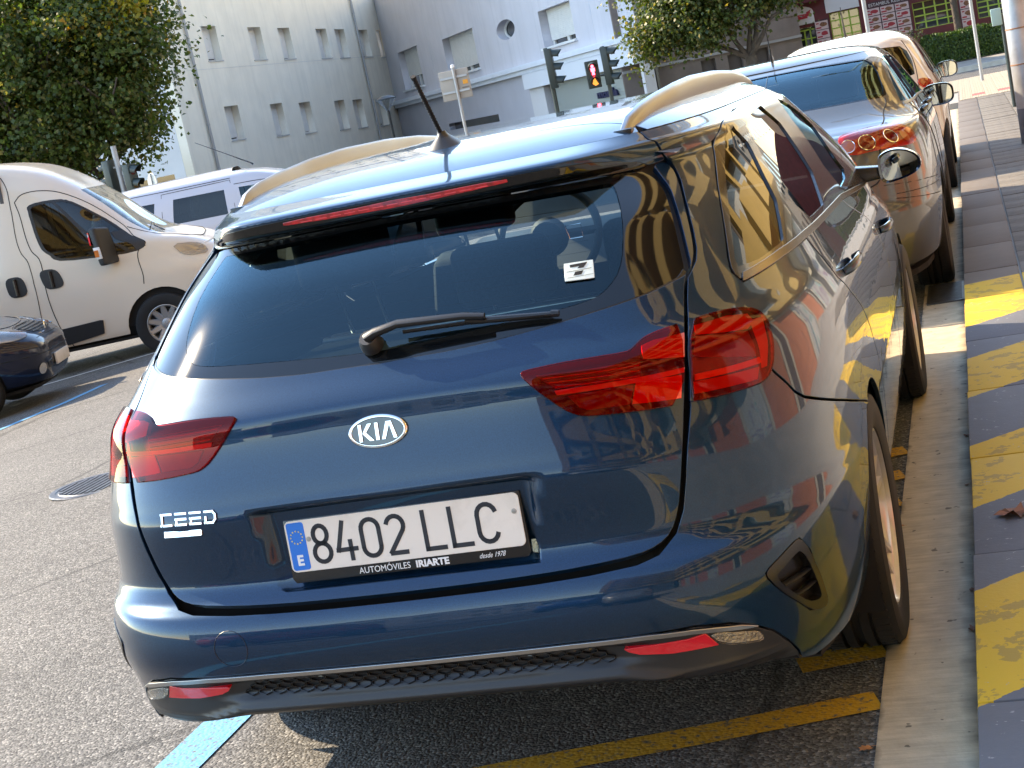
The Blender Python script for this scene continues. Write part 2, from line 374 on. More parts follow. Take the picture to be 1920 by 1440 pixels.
def wheel(name, parent, c, side, R, wd, rim_r, m, spokes=5, steel=False, cap=None):
    """tyre and rim; side = +1 shows its face towards +x. the wheel is one part with rim, spokes and cap under it"""
    x, y, z = c; s = side; h = wd / 2
    prof = [(rim_r - .005, -h * .78), (rim_r + .004, -h * .92), (R * .90, -h), (R * .965, -h * .93), (R * .99, -h * .80), (R, -h * .68), (R, -h * .42), (R - .008, -h * .40), (R - .008, -h * .34), (R, -h * .32),
            (R, -.012), (R - .008, -.009), (R - .008, .009), (R, .012), (R, h * .32), (R - .008, h * .34), (R - .008, h * .40), (R, h * .42), (R, h * .68), (R * .99, h * .80), (R * .965, h * .93), (R * .90, h), (rim_r + .012, h * .93), (rim_r + .004, h * .90), (rim_r - .005, h * .78)]
    b = MB(); b.lathe([(r, a * s) for r, a in prof], 64, c, 'x'); t = b.build(name, m['tyre'], parent, smooth=30)
    b = MB()     # sipes across the tread shoulders
    for k in range(72):
        q = 2 * math.pi * (k + .3) / 72
        for a0, a1 in ((.44, .78), (-.78, -.44)):
            C, S_ = math.cos(q), math.sin(q); C2, S2 = math.cos(q + .012), math.sin(q + .012)
            P = []
            for rr in (R - .006, R + .0008):
                for (cc, ss), aa in (((C, S_), a0), ((C2, S2), a0 + .02), ((C2, S2), a1 + .02), ((C, S_), a1)): P.append((x + s * aa * h, y + rr * cc, z + rr * ss))
            b.hexa(P)
    b.build('tread_groove', m['black'], t)
    f = h * .80
    b = MB(); b.lathe([(rim_r - .001, f * s), (rim_r - .012, (f - .004) * s), (rim_r - .022, (f - .02) * s), (rim_r - .035, (f - .09) * s), (rim_r * .8, -h * .7 * s)], 48, c, 'x')
    b.lathe([(rim_r + .003, (f - .004) * s), (rim_r + .002, (f + .006) * s), (rim_r - .006, (f + .008) * s), (rim_r - .010, (f + .002) * s), (rim_r - .014, (f - .012) * s)], 48, c, 'x')
    b.build('rim', m['rim'], t, smooth=40)
    b = MB(); b.lathe([(.001, (f - .11) * s), (rim_r * .78, (f - .11) * s)], 40, c, 'x'); b.build('brake_disc', m['disc'], t, smooth=30)
    b = MB()
    for k in range(spokes):
        q0 = 2 * math.pi * k / spokes + .35
        for dq in ((-.16, .16) if not steel else (0,)):
            P = []
            for rr, wd2, off, th in ((.052, .020, f - .030, .022), (rim_r - .012, .013, f - .006, .016)):
                qq = q0 + (dq * (1.0 if rr > .1 else .9)); C, S_ = math.cos(qq), math.sin(qq)
                w2 = wd2 * (2.2 if steel else 1)
                for a, o in ((-w2, off - th), (w2, off - th), (w2 * .62, off), (-w2 * .62, off)): P.append((x + s * o, y + rr * C - a * S_, z + rr * S_ + a * C))
            b.add(P, [(0, 1, 2, 3), (7, 6, 5, 4), (0, 4, 5, 1), (1, 5, 6, 2), (2, 6, 7, 3), (3, 7, 4, 0)])
    b.lathe([(.0, (f - .012) * s), (.030, (f - .012) * s), (.058, (f - .02) * s), (.066, (f - .034) * s), (.066, (f - .06) * s)], 28, c, 'x')
    b.build('spokes', m['rim'], t, smooth=40)
    b = MB()
    for k in range(5):
        q = 2 * math.pi * k / 5; b.lathe([(.0, (f - .02) * s), (.008, (f - .02) * s), (.009, (f - .04) * s)], 8, (x, y + .045 * math.cos(q), z + .045 * math.sin(q)), 'x')
    b.build('wheel_bolts', m['disc'], t, smooth=40)
    b = MB(); b.lathe([(.0, (f - .006) * s), (.024, (f - .007) * s), (.028, (f - .014) * s)], 24, c, 'x'); b.build('hub_cap', cap or m['rim'], t, smooth=40)
    return t
CM = {'tyre': mat('tyre rubber', (.008, .008, .0085), .75, noise=(60, .25), bump=(90, .3, .002)), 'rim': mat('wheel silver', (.52, .52, .53), .28, metal=.45, coat=.6, noise=(30, .06)),
      'disc': mat('brake iron', (.12, .11, .10), .5, metal=.8), 'black': mat('black rubber', (.006, .006, .007), .8),
      'plastic': mat('black grained plastic', (.016, .017, .019), .42, bump=(500, .25, .001)), 'gloss': mat('gloss black', (.006, .006, .008), .06, coat=1),
      'satin': mat('satin black', (.012, .012, .013), .25), 'chrome': mat('chrome', (.80, .80, .80), .06, metal=1), 'alu': mat('satin aluminium', (.40, .40, .40), .30, metal=1, bump=(300, .04, .001)),
      'seat': mat('dark seat cloth', (.022, .022, .024), .9, noise=(200, .3)), 'dark': mat('dark cabin plastic', (.010, .010, .011), .6), 'liner': mat('grey headliner', (.10, .10, .10), .9),
      'glass': glass('tinted window glass', (.66, .78, .75), film=.006, refl=(.52, .86, 1)), 'glass_dark': glass('privacy glass', (.10, .12, .12)), 'glass_clear': glass('clear pane', (.86, .92, .90)),
      'frit': mat('black glass border', (.004, .005, .006), .05), 'white': mat('white plastic', (.75, .75, .74), .4),
      'red': mat('red reflector plastic', (.55, .006, .012), .25, coat=1), 'redlens': glass('red lamp lens', (.92, .13, .11), 1.45), 'clearlens': glass('clear lamp lens', (.9, .9, .9), 1.5),
      'amber': mat('amber reflector plastic', (.62, .17, .02), .3, coat=1), 'shell': mat('underbody black', (.004, .004, .005), .8)}
# ------------------------------------------------------------------ the setting: ground, gutter, pavement, markings
def gz(x): t = min(1, max(0, (-1.4 - x) / 9.)); return -.44 * t * t * (3 - 2 * t)          # the road is cambered and falls away to the left
def ground_material():
    m = bpy.data.materials.new('worn asphalt'); m.use_nodes = True; nt = m.node_tree; p = nt.nodes['Principled BSDF']; L = nt.links.new
    tc = nt.nodes.new('ShaderNodeTexCoord')
    def noise(sc, det=4, ro=.6):
        n = nt.nodes.new('ShaderNodeTexNoise'); n.inputs['Scale'].default_value = sc; n.inputs['Detail'].default_value = det; n.inputs['Roughness'].default_value = ro; L(tc.outputs['Object'], n.inputs['Vector']); return n
    v = nt.nodes.new('ShaderNodeTexVoronoi'); v.inputs['Scale'].default_value = 120; L(tc.outputs['Object'], v.inputs['Vector'])
    cr = nt.nodes.new('ShaderNodeValToRGB'); e = cr.color_ramp.elements; e[0].position = .0; e[0].color = (.036, .033, .031, 1); e[1].position = 1; e[1].color = (.235, .22, .20, 1)
    k = cr.color_ramp.elements.new(.42); k.color = (.082, .077, .071, 1); k = cr.color_ramp.elements.new(.8); k.color = (.122, .116, .107, 1)
    wn = nt.nodes.new('ShaderNodeTexWhiteNoise'); wn.noise_dimensions = '3D'; L(v.outputs['Position'], wn.inputs['Vector']); L(wn.outputs['Value'], cr.inputs['Fac'])
    big = noise(.9, 6); mr = nt.nodes.new('ShaderNodeMapRange'); mr.inputs[1].default_value = .3; mr.inputs[2].default_value = .7; mr.inputs[3].default_value = .82; mr.inputs[4].default_value = 1.16; L(big.outputs['Fac'], mr.inputs[0])
    mx = nt.nodes.new('ShaderNodeMix'); mx.data_type = 'RGBA'; mx.blend_type = 'MULTIPLY'; mx.inputs[0].default_value = 1; L(cr.outputs[0], mx.inputs[6]); L(mr.outputs[0], mx.inputs[7])
    def mul(a, f, lo):      # darkens by a mask
        r_ = nt.nodes.new('ShaderNodeMapRange'); r_.inputs[1].default_value = f[0]; r_.inputs[2].default_value = f[1]; r_.inputs[3].default_value = 1; r_.inputs[4].default_value = lo; L(f[2], r_.inputs[0])
        m_ = nt.nodes.new('ShaderNodeMix'); m_.data_type = 'RGBA'; m_.blend_type = 'MULTIPLY'; m_.inputs[0].default_value = 1; L(a, m_.inputs[6]); L(r_.outputs[0], m_.inputs[7]); return m_.outputs[2]
    col = mul(mx.outputs[2], (.60, .68, noise(.55, 7, .7).outputs['Fac']), .78)                     # old oil and repair stains
    col = mul(col, (.62, .70, noise(2.3, 5, .6).outputs['Fac']), .84)
    wv = nt.nodes.new('ShaderNodeTexVoronoi'); wv.feature = 'DISTANCE_TO_EDGE'; wv.inputs['Scale'].default_value = .42; wd = nt.nodes.new('ShaderNodeMix'); wd.data_type = 'RGBA'; wd.inputs[0].default_value = .12
    L(tc.outputs['Object'], wd.inputs[6]); L(noise(2.2, 6, .7).outputs['Color'], wd.inputs[7]); L(wd.outputs[2], wv.inputs['Vector']); col = mul(col, (.008, .002, wv.outputs['Distance']), .45)   # hairline cracks
    L(col, p.inputs['Base Color']); p.inputs['Roughness'].default_value = .85
    b = nt.nodes.new('ShaderNodeBump'); b.inputs['Strength'].default_value = .7; b.inputs['Distance'].default_value = .006
    L(v.outputs['Distance'], b.inputs['Height']); b.invert = True; L(b.outputs['Normal'], p.inputs['Normal'])
    return m
def road_paint(name, base, wear=.55):
    """thin worn paint: lets the stones of the road through where it has rubbed off"""
    m = bpy.data.materials.new(name); m.use_nodes = True; nt = m.node_tree; p = nt.nodes['Principled BSDF']; L = nt.links.new
    tc = nt.nodes.new('ShaderNodeTexCoord'); n = nt.nodes.new('ShaderNodeTexNoise'); n.inputs['Scale'].default_value = 55; n.inputs['Detail'].default_value = 8; n.inputs['Roughness'].default_value = .7
    L(tc.outputs['Object'], n.inputs['Vector'])
    r = nt.nodes.new('ShaderNodeMapRange'); r.inputs[1].default_value = wear; r.inputs[2].default_value = wear + .08; L(n.outputs['Fac'], r.inputs[0])
    v = nt.nodes.new('ShaderNodeTexVoronoi'); v.inputs['Scale'].default_value = 85; L(tc.outputs['Object'], v.inputs['Vector'])
    mx = nt.nodes.new('ShaderNodeMix'); mx.data_type = 'RGBA'; mx.inputs[6].default_value = (*base, 1); mx.inputs[7].default_value = (.11, .10, .095, 1); L(r.outputs[0], mx.inputs[0]); L(mx.outputs[2], p.inputs['Base Color'])
    p.inputs['Roughness'].default_value = .7
    b = nt.nodes.new('ShaderNodeBump'); b.inputs['Strength'].default_value = .5; b.inputs['Distance'].default_value = .004; b.invert = True; L(v.outputs['Distance'], b.inputs['Height']); L(b.outputs['Normal'], p.inputs['Normal'])
    return m
ASPH = ground_material()
def build_ground():
    xs = sorted(set([-500, -120, -60, -30, -20, -14] + [round(x, 2) for x in np.linspace(-11, -1, 26)] + [0, 1.2, 3, 40, 500])); ys = [-500, -60, -20, -6, 0, 6, 14, 24, 40, 90, 500]
    b = MB(); b.sheet([[(x, y, gz(x)) for y in ys] for x in xs]); tag(b.build('road', ASPH, smooth=60), kind='structure')
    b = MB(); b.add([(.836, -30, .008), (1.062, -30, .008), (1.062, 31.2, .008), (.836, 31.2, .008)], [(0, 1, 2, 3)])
    gm = mat('gutter concrete', (.50, .41, .29), .85, noise=(14, .12), noise2=(5, (.36, .29, .20), .5, .55), bump=(120, .35, .003)); nt = gm.node_tree; gp = nt.nodes['Principled BSDF']; GL = nt.links.new; src = gp.inputs['Base Color'].links[0].from_socket
    tc = nt.nodes.new('ShaderNodeTexCoord'); mp = nt.nodes.new('ShaderNodeMapping'); mp.inputs['Scale'].default_value = (7, 62, 1); n1 = nt.nodes.new('ShaderNodeTexNoise'); n1.inputs['Scale'].default_value = 1; n1.inputs['Detail'].default_value = 6; n1.inputs['Roughness'].default_value = .7; GL(tc.outputs['Object'], mp.inputs[0]); GL(mp.outputs[0], n1.inputs['Vector'])
    def mr(sock, a, b_, c, d): r_ = nt.nodes.new('ShaderNodeMapRange'); r_.inputs[1].default_value = a; r_.inputs[2].default_value = b_; r_.inputs[3].default_value = c; r_.inputs[4].default_value = d; GL(sock, r_.inputs[0]); return r_.outputs[0]
    def mulc(a, f): m_ = nt.nodes.new('ShaderNodeMix'); m_.data_type = 'RGBA'; m_.blend_type = 'MULTIPLY'; m_.inputs[0].default_value = 1; GL(a, m_.inputs[6]); GL(f, m_.inputs[7]); return m_.outputs[2]
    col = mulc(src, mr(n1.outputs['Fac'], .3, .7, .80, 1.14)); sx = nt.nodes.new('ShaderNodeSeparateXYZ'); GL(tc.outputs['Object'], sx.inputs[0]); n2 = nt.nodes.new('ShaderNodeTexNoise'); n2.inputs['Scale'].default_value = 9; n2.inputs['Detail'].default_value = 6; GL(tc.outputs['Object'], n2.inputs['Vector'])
    ad = nt.nodes.new('ShaderNodeMath'); ad.operation = 'MULTIPLY_ADD'; ad.inputs[1].default_value = .075; GL(n2.outputs['Fac'], ad.inputs[0]); GL(sx.outputs[0], ad.inputs[2])          # darker along both gutter edges, broken up by noise
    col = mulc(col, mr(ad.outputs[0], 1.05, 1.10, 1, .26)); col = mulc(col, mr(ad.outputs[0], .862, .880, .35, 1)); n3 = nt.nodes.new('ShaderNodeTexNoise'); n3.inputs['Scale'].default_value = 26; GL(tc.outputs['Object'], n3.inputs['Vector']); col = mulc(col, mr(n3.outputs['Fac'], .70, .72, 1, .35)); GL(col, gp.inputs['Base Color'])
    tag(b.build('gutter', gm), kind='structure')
    blue = road_paint('worn blue marking', (.085, .30, .48), .535); yel = road_paint('worn yellow marking', (.52, .29, .02), .535); whi = road_paint('painted sunlit gap', (.70, .70, .66), .62)
    def line(P, w, m, z=.004, name='road_marking'):
        L_, R_ = [], []
        for i, p in enumerate(P):
            t = np.array(P[min(i + 1, len(P) - 1)], float) - np.array(P[max(i - 1, 0)], float); t /= np.linalg.norm(t); n = np.array([-t[1], t[0]]) * w / 2
            a, c = np.array(p) + n, np.array(p) - n; L_.append((a[0], a[1], gz(a[0]) + z)); R_.append((c[0], c[1], gz(c[0]) + z))
        b = MB(); b.sheet([L_, R_]); return tag(b.build(name, m, recalc=False), kind='structure')
    line([(-.985, y) for y in (-5, -2, 0, .8, 2, 5, 9, 14)], .142, blue)
    line([(-7.25, 7.4), (-7.05, 8.4), (-6.95, 9.4), (-7.0, 10.2)], .09, blue)
    line([(-10.6, 10.1), (-9.4, 11.05), (-8.55, 11.7), (-7.55, 12.4), (-6.6, 13.05)], .07, whi)  # sunlit gap between the vehicles' shadows, painted on as a pale strip
    for k in range(8):
        y = .655 + .312 * k
        if k == 0: line([(-.4, y - .34), (.0, y - .225), (.45, y - .11), (.828, y - .0)], .105, yel)
        else: line([(.62, y - .06), (.828, y - .0)], .115, yel)
    # pavement bed, cross street kerb, far pavement
    bed = mat('pavement bed', (.30, .28, .25), .85, noise=(2, .15), bump=(40, .3, .004))
    b = MB(); b.box(1.08, 7.2, -32, 31.0, -.2, .108); tag(b.build('pavement', bed), kind='structure')
    b = MB(); b.box(-3, 60, 38.0, 43.0, -.3, .10); tag(b.build('far_pavement', mat('far pavement', (.26, .24, .21), .85, noise=(3, .2))), kind='structure')
    b = MB(); b.box(-3, 60, 37.86, 38.0, -.3, .125); tag(b.build('far_kerb', mat('far kerb stone', (.42, .40, .36), .8, noise=(6, .15))), kind='structure')
    b = MB(); b.box(-3.2, 60, 43.0, 46.9, -.3, .12); tag(b.build('planting_bed', mat('dark soil', (.04, .03, .02), .95, noise=(8, .4))), kind='structure')
build_ground()
def hatch_material():
    """granite kerb stones with diagonal yellow and slate paint up to the end of the hatched zone"""
    m = bpy.data.materials.new('painted kerb stone'); m.use_nodes = True; nt = m.node_tree; p = nt.nodes['Principled BSDF']; L = nt.links.new
    g = nt.nodes.new('ShaderNodeNewGeometry'); s = nt.nodes.new('ShaderNodeSeparateXYZ'); L(g.outputs['Position'], s.inputs[0])
    def M(op, a, b=None):
        n = nt.nodes.new('ShaderNodeMath'); n.operation = op
        for i, q in enumerate((a, b)):
            if q is None: continue
            if isinstance(q, (int, float)): n.inputs[i].default_value = q
            else: L(q, n.inputs[i])
        return n.outputs[0]
    def noise(sc, det=6, ro=.65):
        n = nt.nodes.new('ShaderNodeTexNoise'); n.inputs['Scale'].default_value = sc; n.inputs['Detail'].default_value = det; n.inputs['Roughness'].default_value = ro; L(g.outputs['Position'], n.inputs['Vector']); return n.outputs['Fac']
    def mixc(f, a, b):
        n = nt.nodes.new('ShaderNodeMix'); n.data_type = 'RGBA'; L(f, n.inputs[0])
        for i, q in ((6, a), (7, b)):
            if isinstance(q, tuple): n.inputs[i].default_value = (*q, 1)
            else: L(q, n.inputs[i])
        return n.outputs[2]
    t = M('SUBTRACT', s.outputs[1], M('MULTIPLY', M('SUBTRACT', s.outputs[0], 1.07), .88)); t = M('ADD', t, M('MULTIPLY', M('SUBTRACT', noise(30, 3), .5), .034))
    ph = M('FRACT', M('DIVIDE', M('ADD', t, 10.53), 1.355)); ye = M('LESS_THAN', ph, .5)          # yellow first half of each period
    last = M('GREATER_THAN', t, 4.42); ye = M('MAXIMUM', ye, last)
    yn = mixc(M('MULTIPLY', M('GREATER_THAN', noise(11), .56), .6), (.62, .38, .020), (.26, .18, .05)); gn = mixc(M('MULTIPLY', noise(9), .5), (.135, .14, .155), (.07, .07, .075))
    chips = M('GREATER_THAN', noise(38), .66); col = mixc(ye, gn, yn); col = mixc(M('MULTIPLY', chips, .75), col, (.34, .33, .32))
    stone = mixc(noise(7), (.105, .084, .066), (.155, .13, .106)); stone = mixc(M('MULTIPLY', M('GREATER_THAN', noise(90, 2), .6), .25), stone, (.13, .11, .10))
    end = M('GREATER_THAN', M('SUBTRACT', s.outputs[1], M('MULTIPLY', M('SUBTRACT', s.outputs[0], 1.09), .32)), 5.55)
    L(mixc(end, col, stone), p.inputs['Base Color']); p.inputs['Roughness'].default_value = .72
    b = nt.nodes.new('ShaderNodeBump'); b.inputs['Strength'].default_value = .35; b.inputs['Distance'].default_value = .004; L(noise(70, 6), b.inputs['Height']); L(b.outputs['Normal'], p.inputs['Normal'])
    return m
def build_pavement():
    HM = hatch_material(); pav = bpy.data.objects['pavement']; rs = random.Random(3)
    b = MB(); b.box(-.14, .14, -.4625, .4625, -.11, 0); st = b.build('kerb_stone', HM, pav, bevel=.006)
    k = 0; y = -2.0
    while y < 31.0:
        o = st if k == 0 else st.copy()
        if k: COL.objects.link(o); o.parent = pav
        o.location = (1.205 + rs.uniform(-.003, .003), y, .12 + rs.uniform(-.002, .002)); o.rotation_euler = (0, 0, rs.uniform(-.003, .003)); y += .932; k += 1
    # paving tiles: first row of long slabs, then small-patterned squares
    b = MB(); b.box(-.197, .197, -.197, .197, -.03, 0)
    TM = mat('grooved paving tile', (.14, .122, .10), .8, noise=(9, .25), bump=(60, .3, .003)); nt = TM.node_tree; p = nt.nodes['Principled BSDF']
    br = nt.nodes.new('ShaderNodeTexBrick'); br.offset = 0; br.inputs['Scale'].default_value = 1; br.inputs['Mortar Size'].default_value = .006; br.inputs['Brick Width'].default_value = .1; br.inputs['Row Height'].default_value = .1
    tc = nt.nodes.new('ShaderNodeTexCoord'); nt.links.new(tc.outputs['Object'], br.inputs['Vector']); bp = nt.nodes.new('ShaderNodeBump'); bp.inputs['Strength'].default_value = .9; bp.inputs['Distance'].default_value = .01; bp.invert = True
    nt.links.new(br.outputs['Fac'], bp.inputs['Height']); nt.links.new(bp.outputs['Normal'], p.inputs['Normal'])
    for o in (0,):
        base = b.build('paving_tile', TM, pav, bevel=.003); first = True
    b = MB(); b.box(-.197, .197, -.197, .197, -.03, 0); painted = b.build('paving_tile', HM, pav, bevel=.003); fp = True
    for i in range(5):
        for j in range(62):
            x, y = 1.552 + .4 * i, -1.0 + .4 * j
            if y > 23.0: continue
            if i > 1 and y < 8: continue
            src = painted if y < 5.9 else base
            if src is base and first: o = base; first = False
            elif src is painted and fp: o = painted; fp = False
            else: o = src.copy(); COL.objects.link(o); o.parent = pav
            o.location = (x, y, .12 + rs.uniform(-.0025, .0025)); o.rotation_euler = (rs.uniform(-.002, .002), rs.uniform(-.002, .002), 0)
    # crossing approach: cream ribbed tiles with a red and cream warning band
    cr = mat('cream ribbed tile', (.36, .30, .22), .8, noise=(8, .15)); rd = mat('red ribbed tile', (.42, .10, .09), .8, noise=(8, .2)); rs2 = [cr, rd]
    b = MB(); b.box(-.098, .098, -.297, .297, -.03, 0)
    for k in range(4): b.box(-.07 + .04 * k, -.05 + .04 * k, -.29, .29, 0, .004)
    c0 = b.build('crossing_tile', cr, pav); b2 = c0.data.copy(); b2.materials.clear(); b2.materials.append(rd); f = True
    for i in range(20):
        for j in range(13):
            x, y = .99 + .2 * i, 23.3 + .6 * j
            if i < 1 and y < 26: continue
            if i > 9 and y > 0 and x > 2.9: continue
            o = c0 if f else c0.copy()
            if not f: COL.objects.link(o); o.parent = pav
            if j == 1 and i % 2 == 0: o.data = b2
            f = False; o.location = (x, y, .125)
    b = MB(); b.box(.86, 7.1, 23.0, 31.1, -.2, .10); b.build('crossing_bed', mat('pavement bed'), pav)
build_pavement()
def small_ground_things():
    t = thing('manhole_cover', 'round cast iron manhole cover in the sunlit road left of the blue car', 'manhole cover', (-3.64, 4.60, gz(-3.64)))
    iron = mat('cast iron', (.10, .10, .105), .45, metal=.7, noise=(30, .3))
    b = MB(); b.lathe([(.0, .006), (.225, .006), (.23, .002), (.24, .002), (.245, .007), (.275, .007), (.28, .0)], 48); b.build('cover_disc', iron, t, smooth=30)
    for k in range(-5, 6):
        h = math.sqrt(max(0, .215 ** 2 - (k * .040) ** 2)); b = MB(); b.box(k * .040 - .010, k * .040 + .010, -h, h, .005, .0105); b.build('cover_rib', iron, t)
    t = thing('drain_grate', 'dark slotted drain grate in the gutter behind the grey saloon', 'drain grate', (.955, 6.02, .008))
    b = MB(); b.box(-.10, .10, -.30, -.285, 0, .008); b.box(-.10, .10, .285, .30, 0, .008); b.box(-.10, -.085, -.285, .285, 0, .008); b.box(.085, .10, -.285, .285, 0, .008); b.build('grate_frame', iron, t)
    b = MB(); b.box(-.085, .085, -.285, .285, 0, .002); b.build('grate_slot', CM['black'], t)
    for k in range(17): b = MB(); b.box(-.085, .085, -.275 + k * .0335, -.257 + k * .0335, .002, .0065); b.build('grate_bar', iron, t)
    br = mat('dry brown leaf', (.20, .075, .03), .7, noise=(40, .35)); lt = mat('dry tan leaf', (.42, .17, .06), .7, noise=(40, .3))
    def leaf(x, y, z, s, rz, label, m=br, ruffle=1.0, grp=None):
        t = tag(bpy.data.objects.new('fallen_leaf', None), label, 'leaf', grp); COL.objects.link(t); t.location = (x, y, z); t.rotation_euler = (0, 0, rz); r = random.Random(int(x * 900 + y * 77))
        out = [(0, -1), (.25, -.75), (.75, -.85), (.6, -.45), (1.0, -.1), (.62, .1), (.8, .55), (.35, .5), (.05, 1.0), (-.22, .5), (-.72, .65), (-.58, .1), (-.95, -.15), (-.6, -.4), (-.7, -.85), (-.22, -.72)]
        V = [(0, 0, .10 * s)] + [(a * s, c * s, s * (.02 + ruffle * r.uniform(.0, .45))) for a, c in out]; n = len(out)
        raw('leaf_blade', V, [(0, i + 1, (i + 1) % n + 1) for i in range(n)], m, t, smooth=60)
        b = MB(); b.tube([(0, 0, .08 * s), (0, -1 * s, .12 * s), (-.3 * s, -1.9 * s, .04 * s)], s * .035, 5); b.build('leaf_stalk', m, t)
    leaf(1.172, 1.56, .121, .052, 1.9, 'large curled brown leaf lying on a yellow stripe at the right edge')
    leaf(1.048, 1.02, .010, .020, .6, 'crumpled brown leaf against the kerb beside the yellow stripe'); leaf(.812, .40, .004, .016, 2.2, 'small tan leaf at the gutter edge in the bottom right corner', lt, .6)
    leaf(1.045, 2.9, .010, .016, 1.1, 'tiny curled leaf in the gutter level with the front wheel', br)
    for x, y, s, rz, lb, m_ in ((1.046, 1.30, .010, .3, 'tiny dry leaf scrap at the kerb edge beside the rear wheel', br), (.842, 1.92, .009, 2, 'tiny dry leaf scrap on the gutter edge in front of the rear wheel', lt), (1.040, 2.28, .008, 4, 'tiny brown leaf scrap at the kerb beside the second dark stripe', br), (1.05, 3.55, .010, 1, 'tiny brown scrap at the kerb just behind the sunlit gutter patch', br)): leaf(x, y, .010, s, rz, lb, m_, 1)
small_ground_things()
# ------------------------------------------------------------------ buildings
def wall_sheet(name, O, d, L, H, holes, m, parent=None, depth=.22, z0=0, hu=2.5):
    O = np.array(O, float); d = np.array([d[0], d[1], 0.]); d /= np.linalg.norm(d)
    S = Flat(lambda u, v: O + np.asarray(u)[..., None] * d + np.stack([0 * u, 0 * u, v], -1))
    D = panel_data(S, [(0, z0), (L, z0), (L, H), (0, H)], gap=0, lip=depth, hu=hu, hv=hu, holes=holes, smooth=0, step=3, rnd=.0)
    return raw(name, *D[:2], m, parent, D[2])
def frame_of(O, d):
    O = np.array(O, float); d = np.array([d[0], d[1], 0.]); d /= np.linalg.norm(d); n = np.array([d[1], -d[0], 0])
    return lambda u, z, o=0.: tuple(O + d * u + n * o + np.array([0, 0, z]))
def slab(b, P, u0, u1, z0, z1, o0, o1):
    return b.hexa([P(u0, z0, o1), P(u1, z0, o1), P(u1, z0, o0), P(u0, z0, o0), P(u0, z1, o1), P(u1, z1, o1), P(u1, z1, o0), P(u0, z1, o0)])
def rect(u0, u1, z0, z1): return [(u0, z0), (u1, z0), (u1, z1), (u0, z1)]
WG = mat('dark window pane', (.02, .025, .03), .04, coat=.5)
def streaks(m, amt=.12):
    """faint vertical rain streaks on a rendered wall"""
    nt = m.node_tree; p = nt.nodes['Principled BSDF']; L = nt.links.new; src = p.inputs['Base Color'].links[0].from_socket
    tc = nt.nodes.new('ShaderNodeTexCoord'); mp = nt.nodes.new('ShaderNodeMapping'); mp.inputs['Scale'].default_value = (2.2, 2.2, .10); n = nt.nodes.new('ShaderNodeTexNoise'); n.inputs['Scale'].default_value = 1.6; n.inputs['Detail'].default_value = 7; n.inputs['Roughness'].default_value = .68
    L(tc.outputs['Object'], mp.inputs[0]); L(mp.outputs[0], n.inputs['Vector']); r = nt.nodes.new('ShaderNodeMapRange'); r.inputs[1].default_value = .48; r.inputs[2].default_value = .75; r.inputs[3].default_value = 1; r.inputs[4].default_value = 1 - amt; L(n.outputs['Fac'], r.inputs[0])
    mx = nt.nodes.new('ShaderNodeMix'); mx.data_type = 'RGBA'; mx.blend_type = 'MULTIPLY'; mx.inputs[0].default_value = 1; L(src, mx.inputs[6]); L(r.outputs[0], mx.inputs[7]); L(mx.outputs[2], p.inputs['Base Color'])
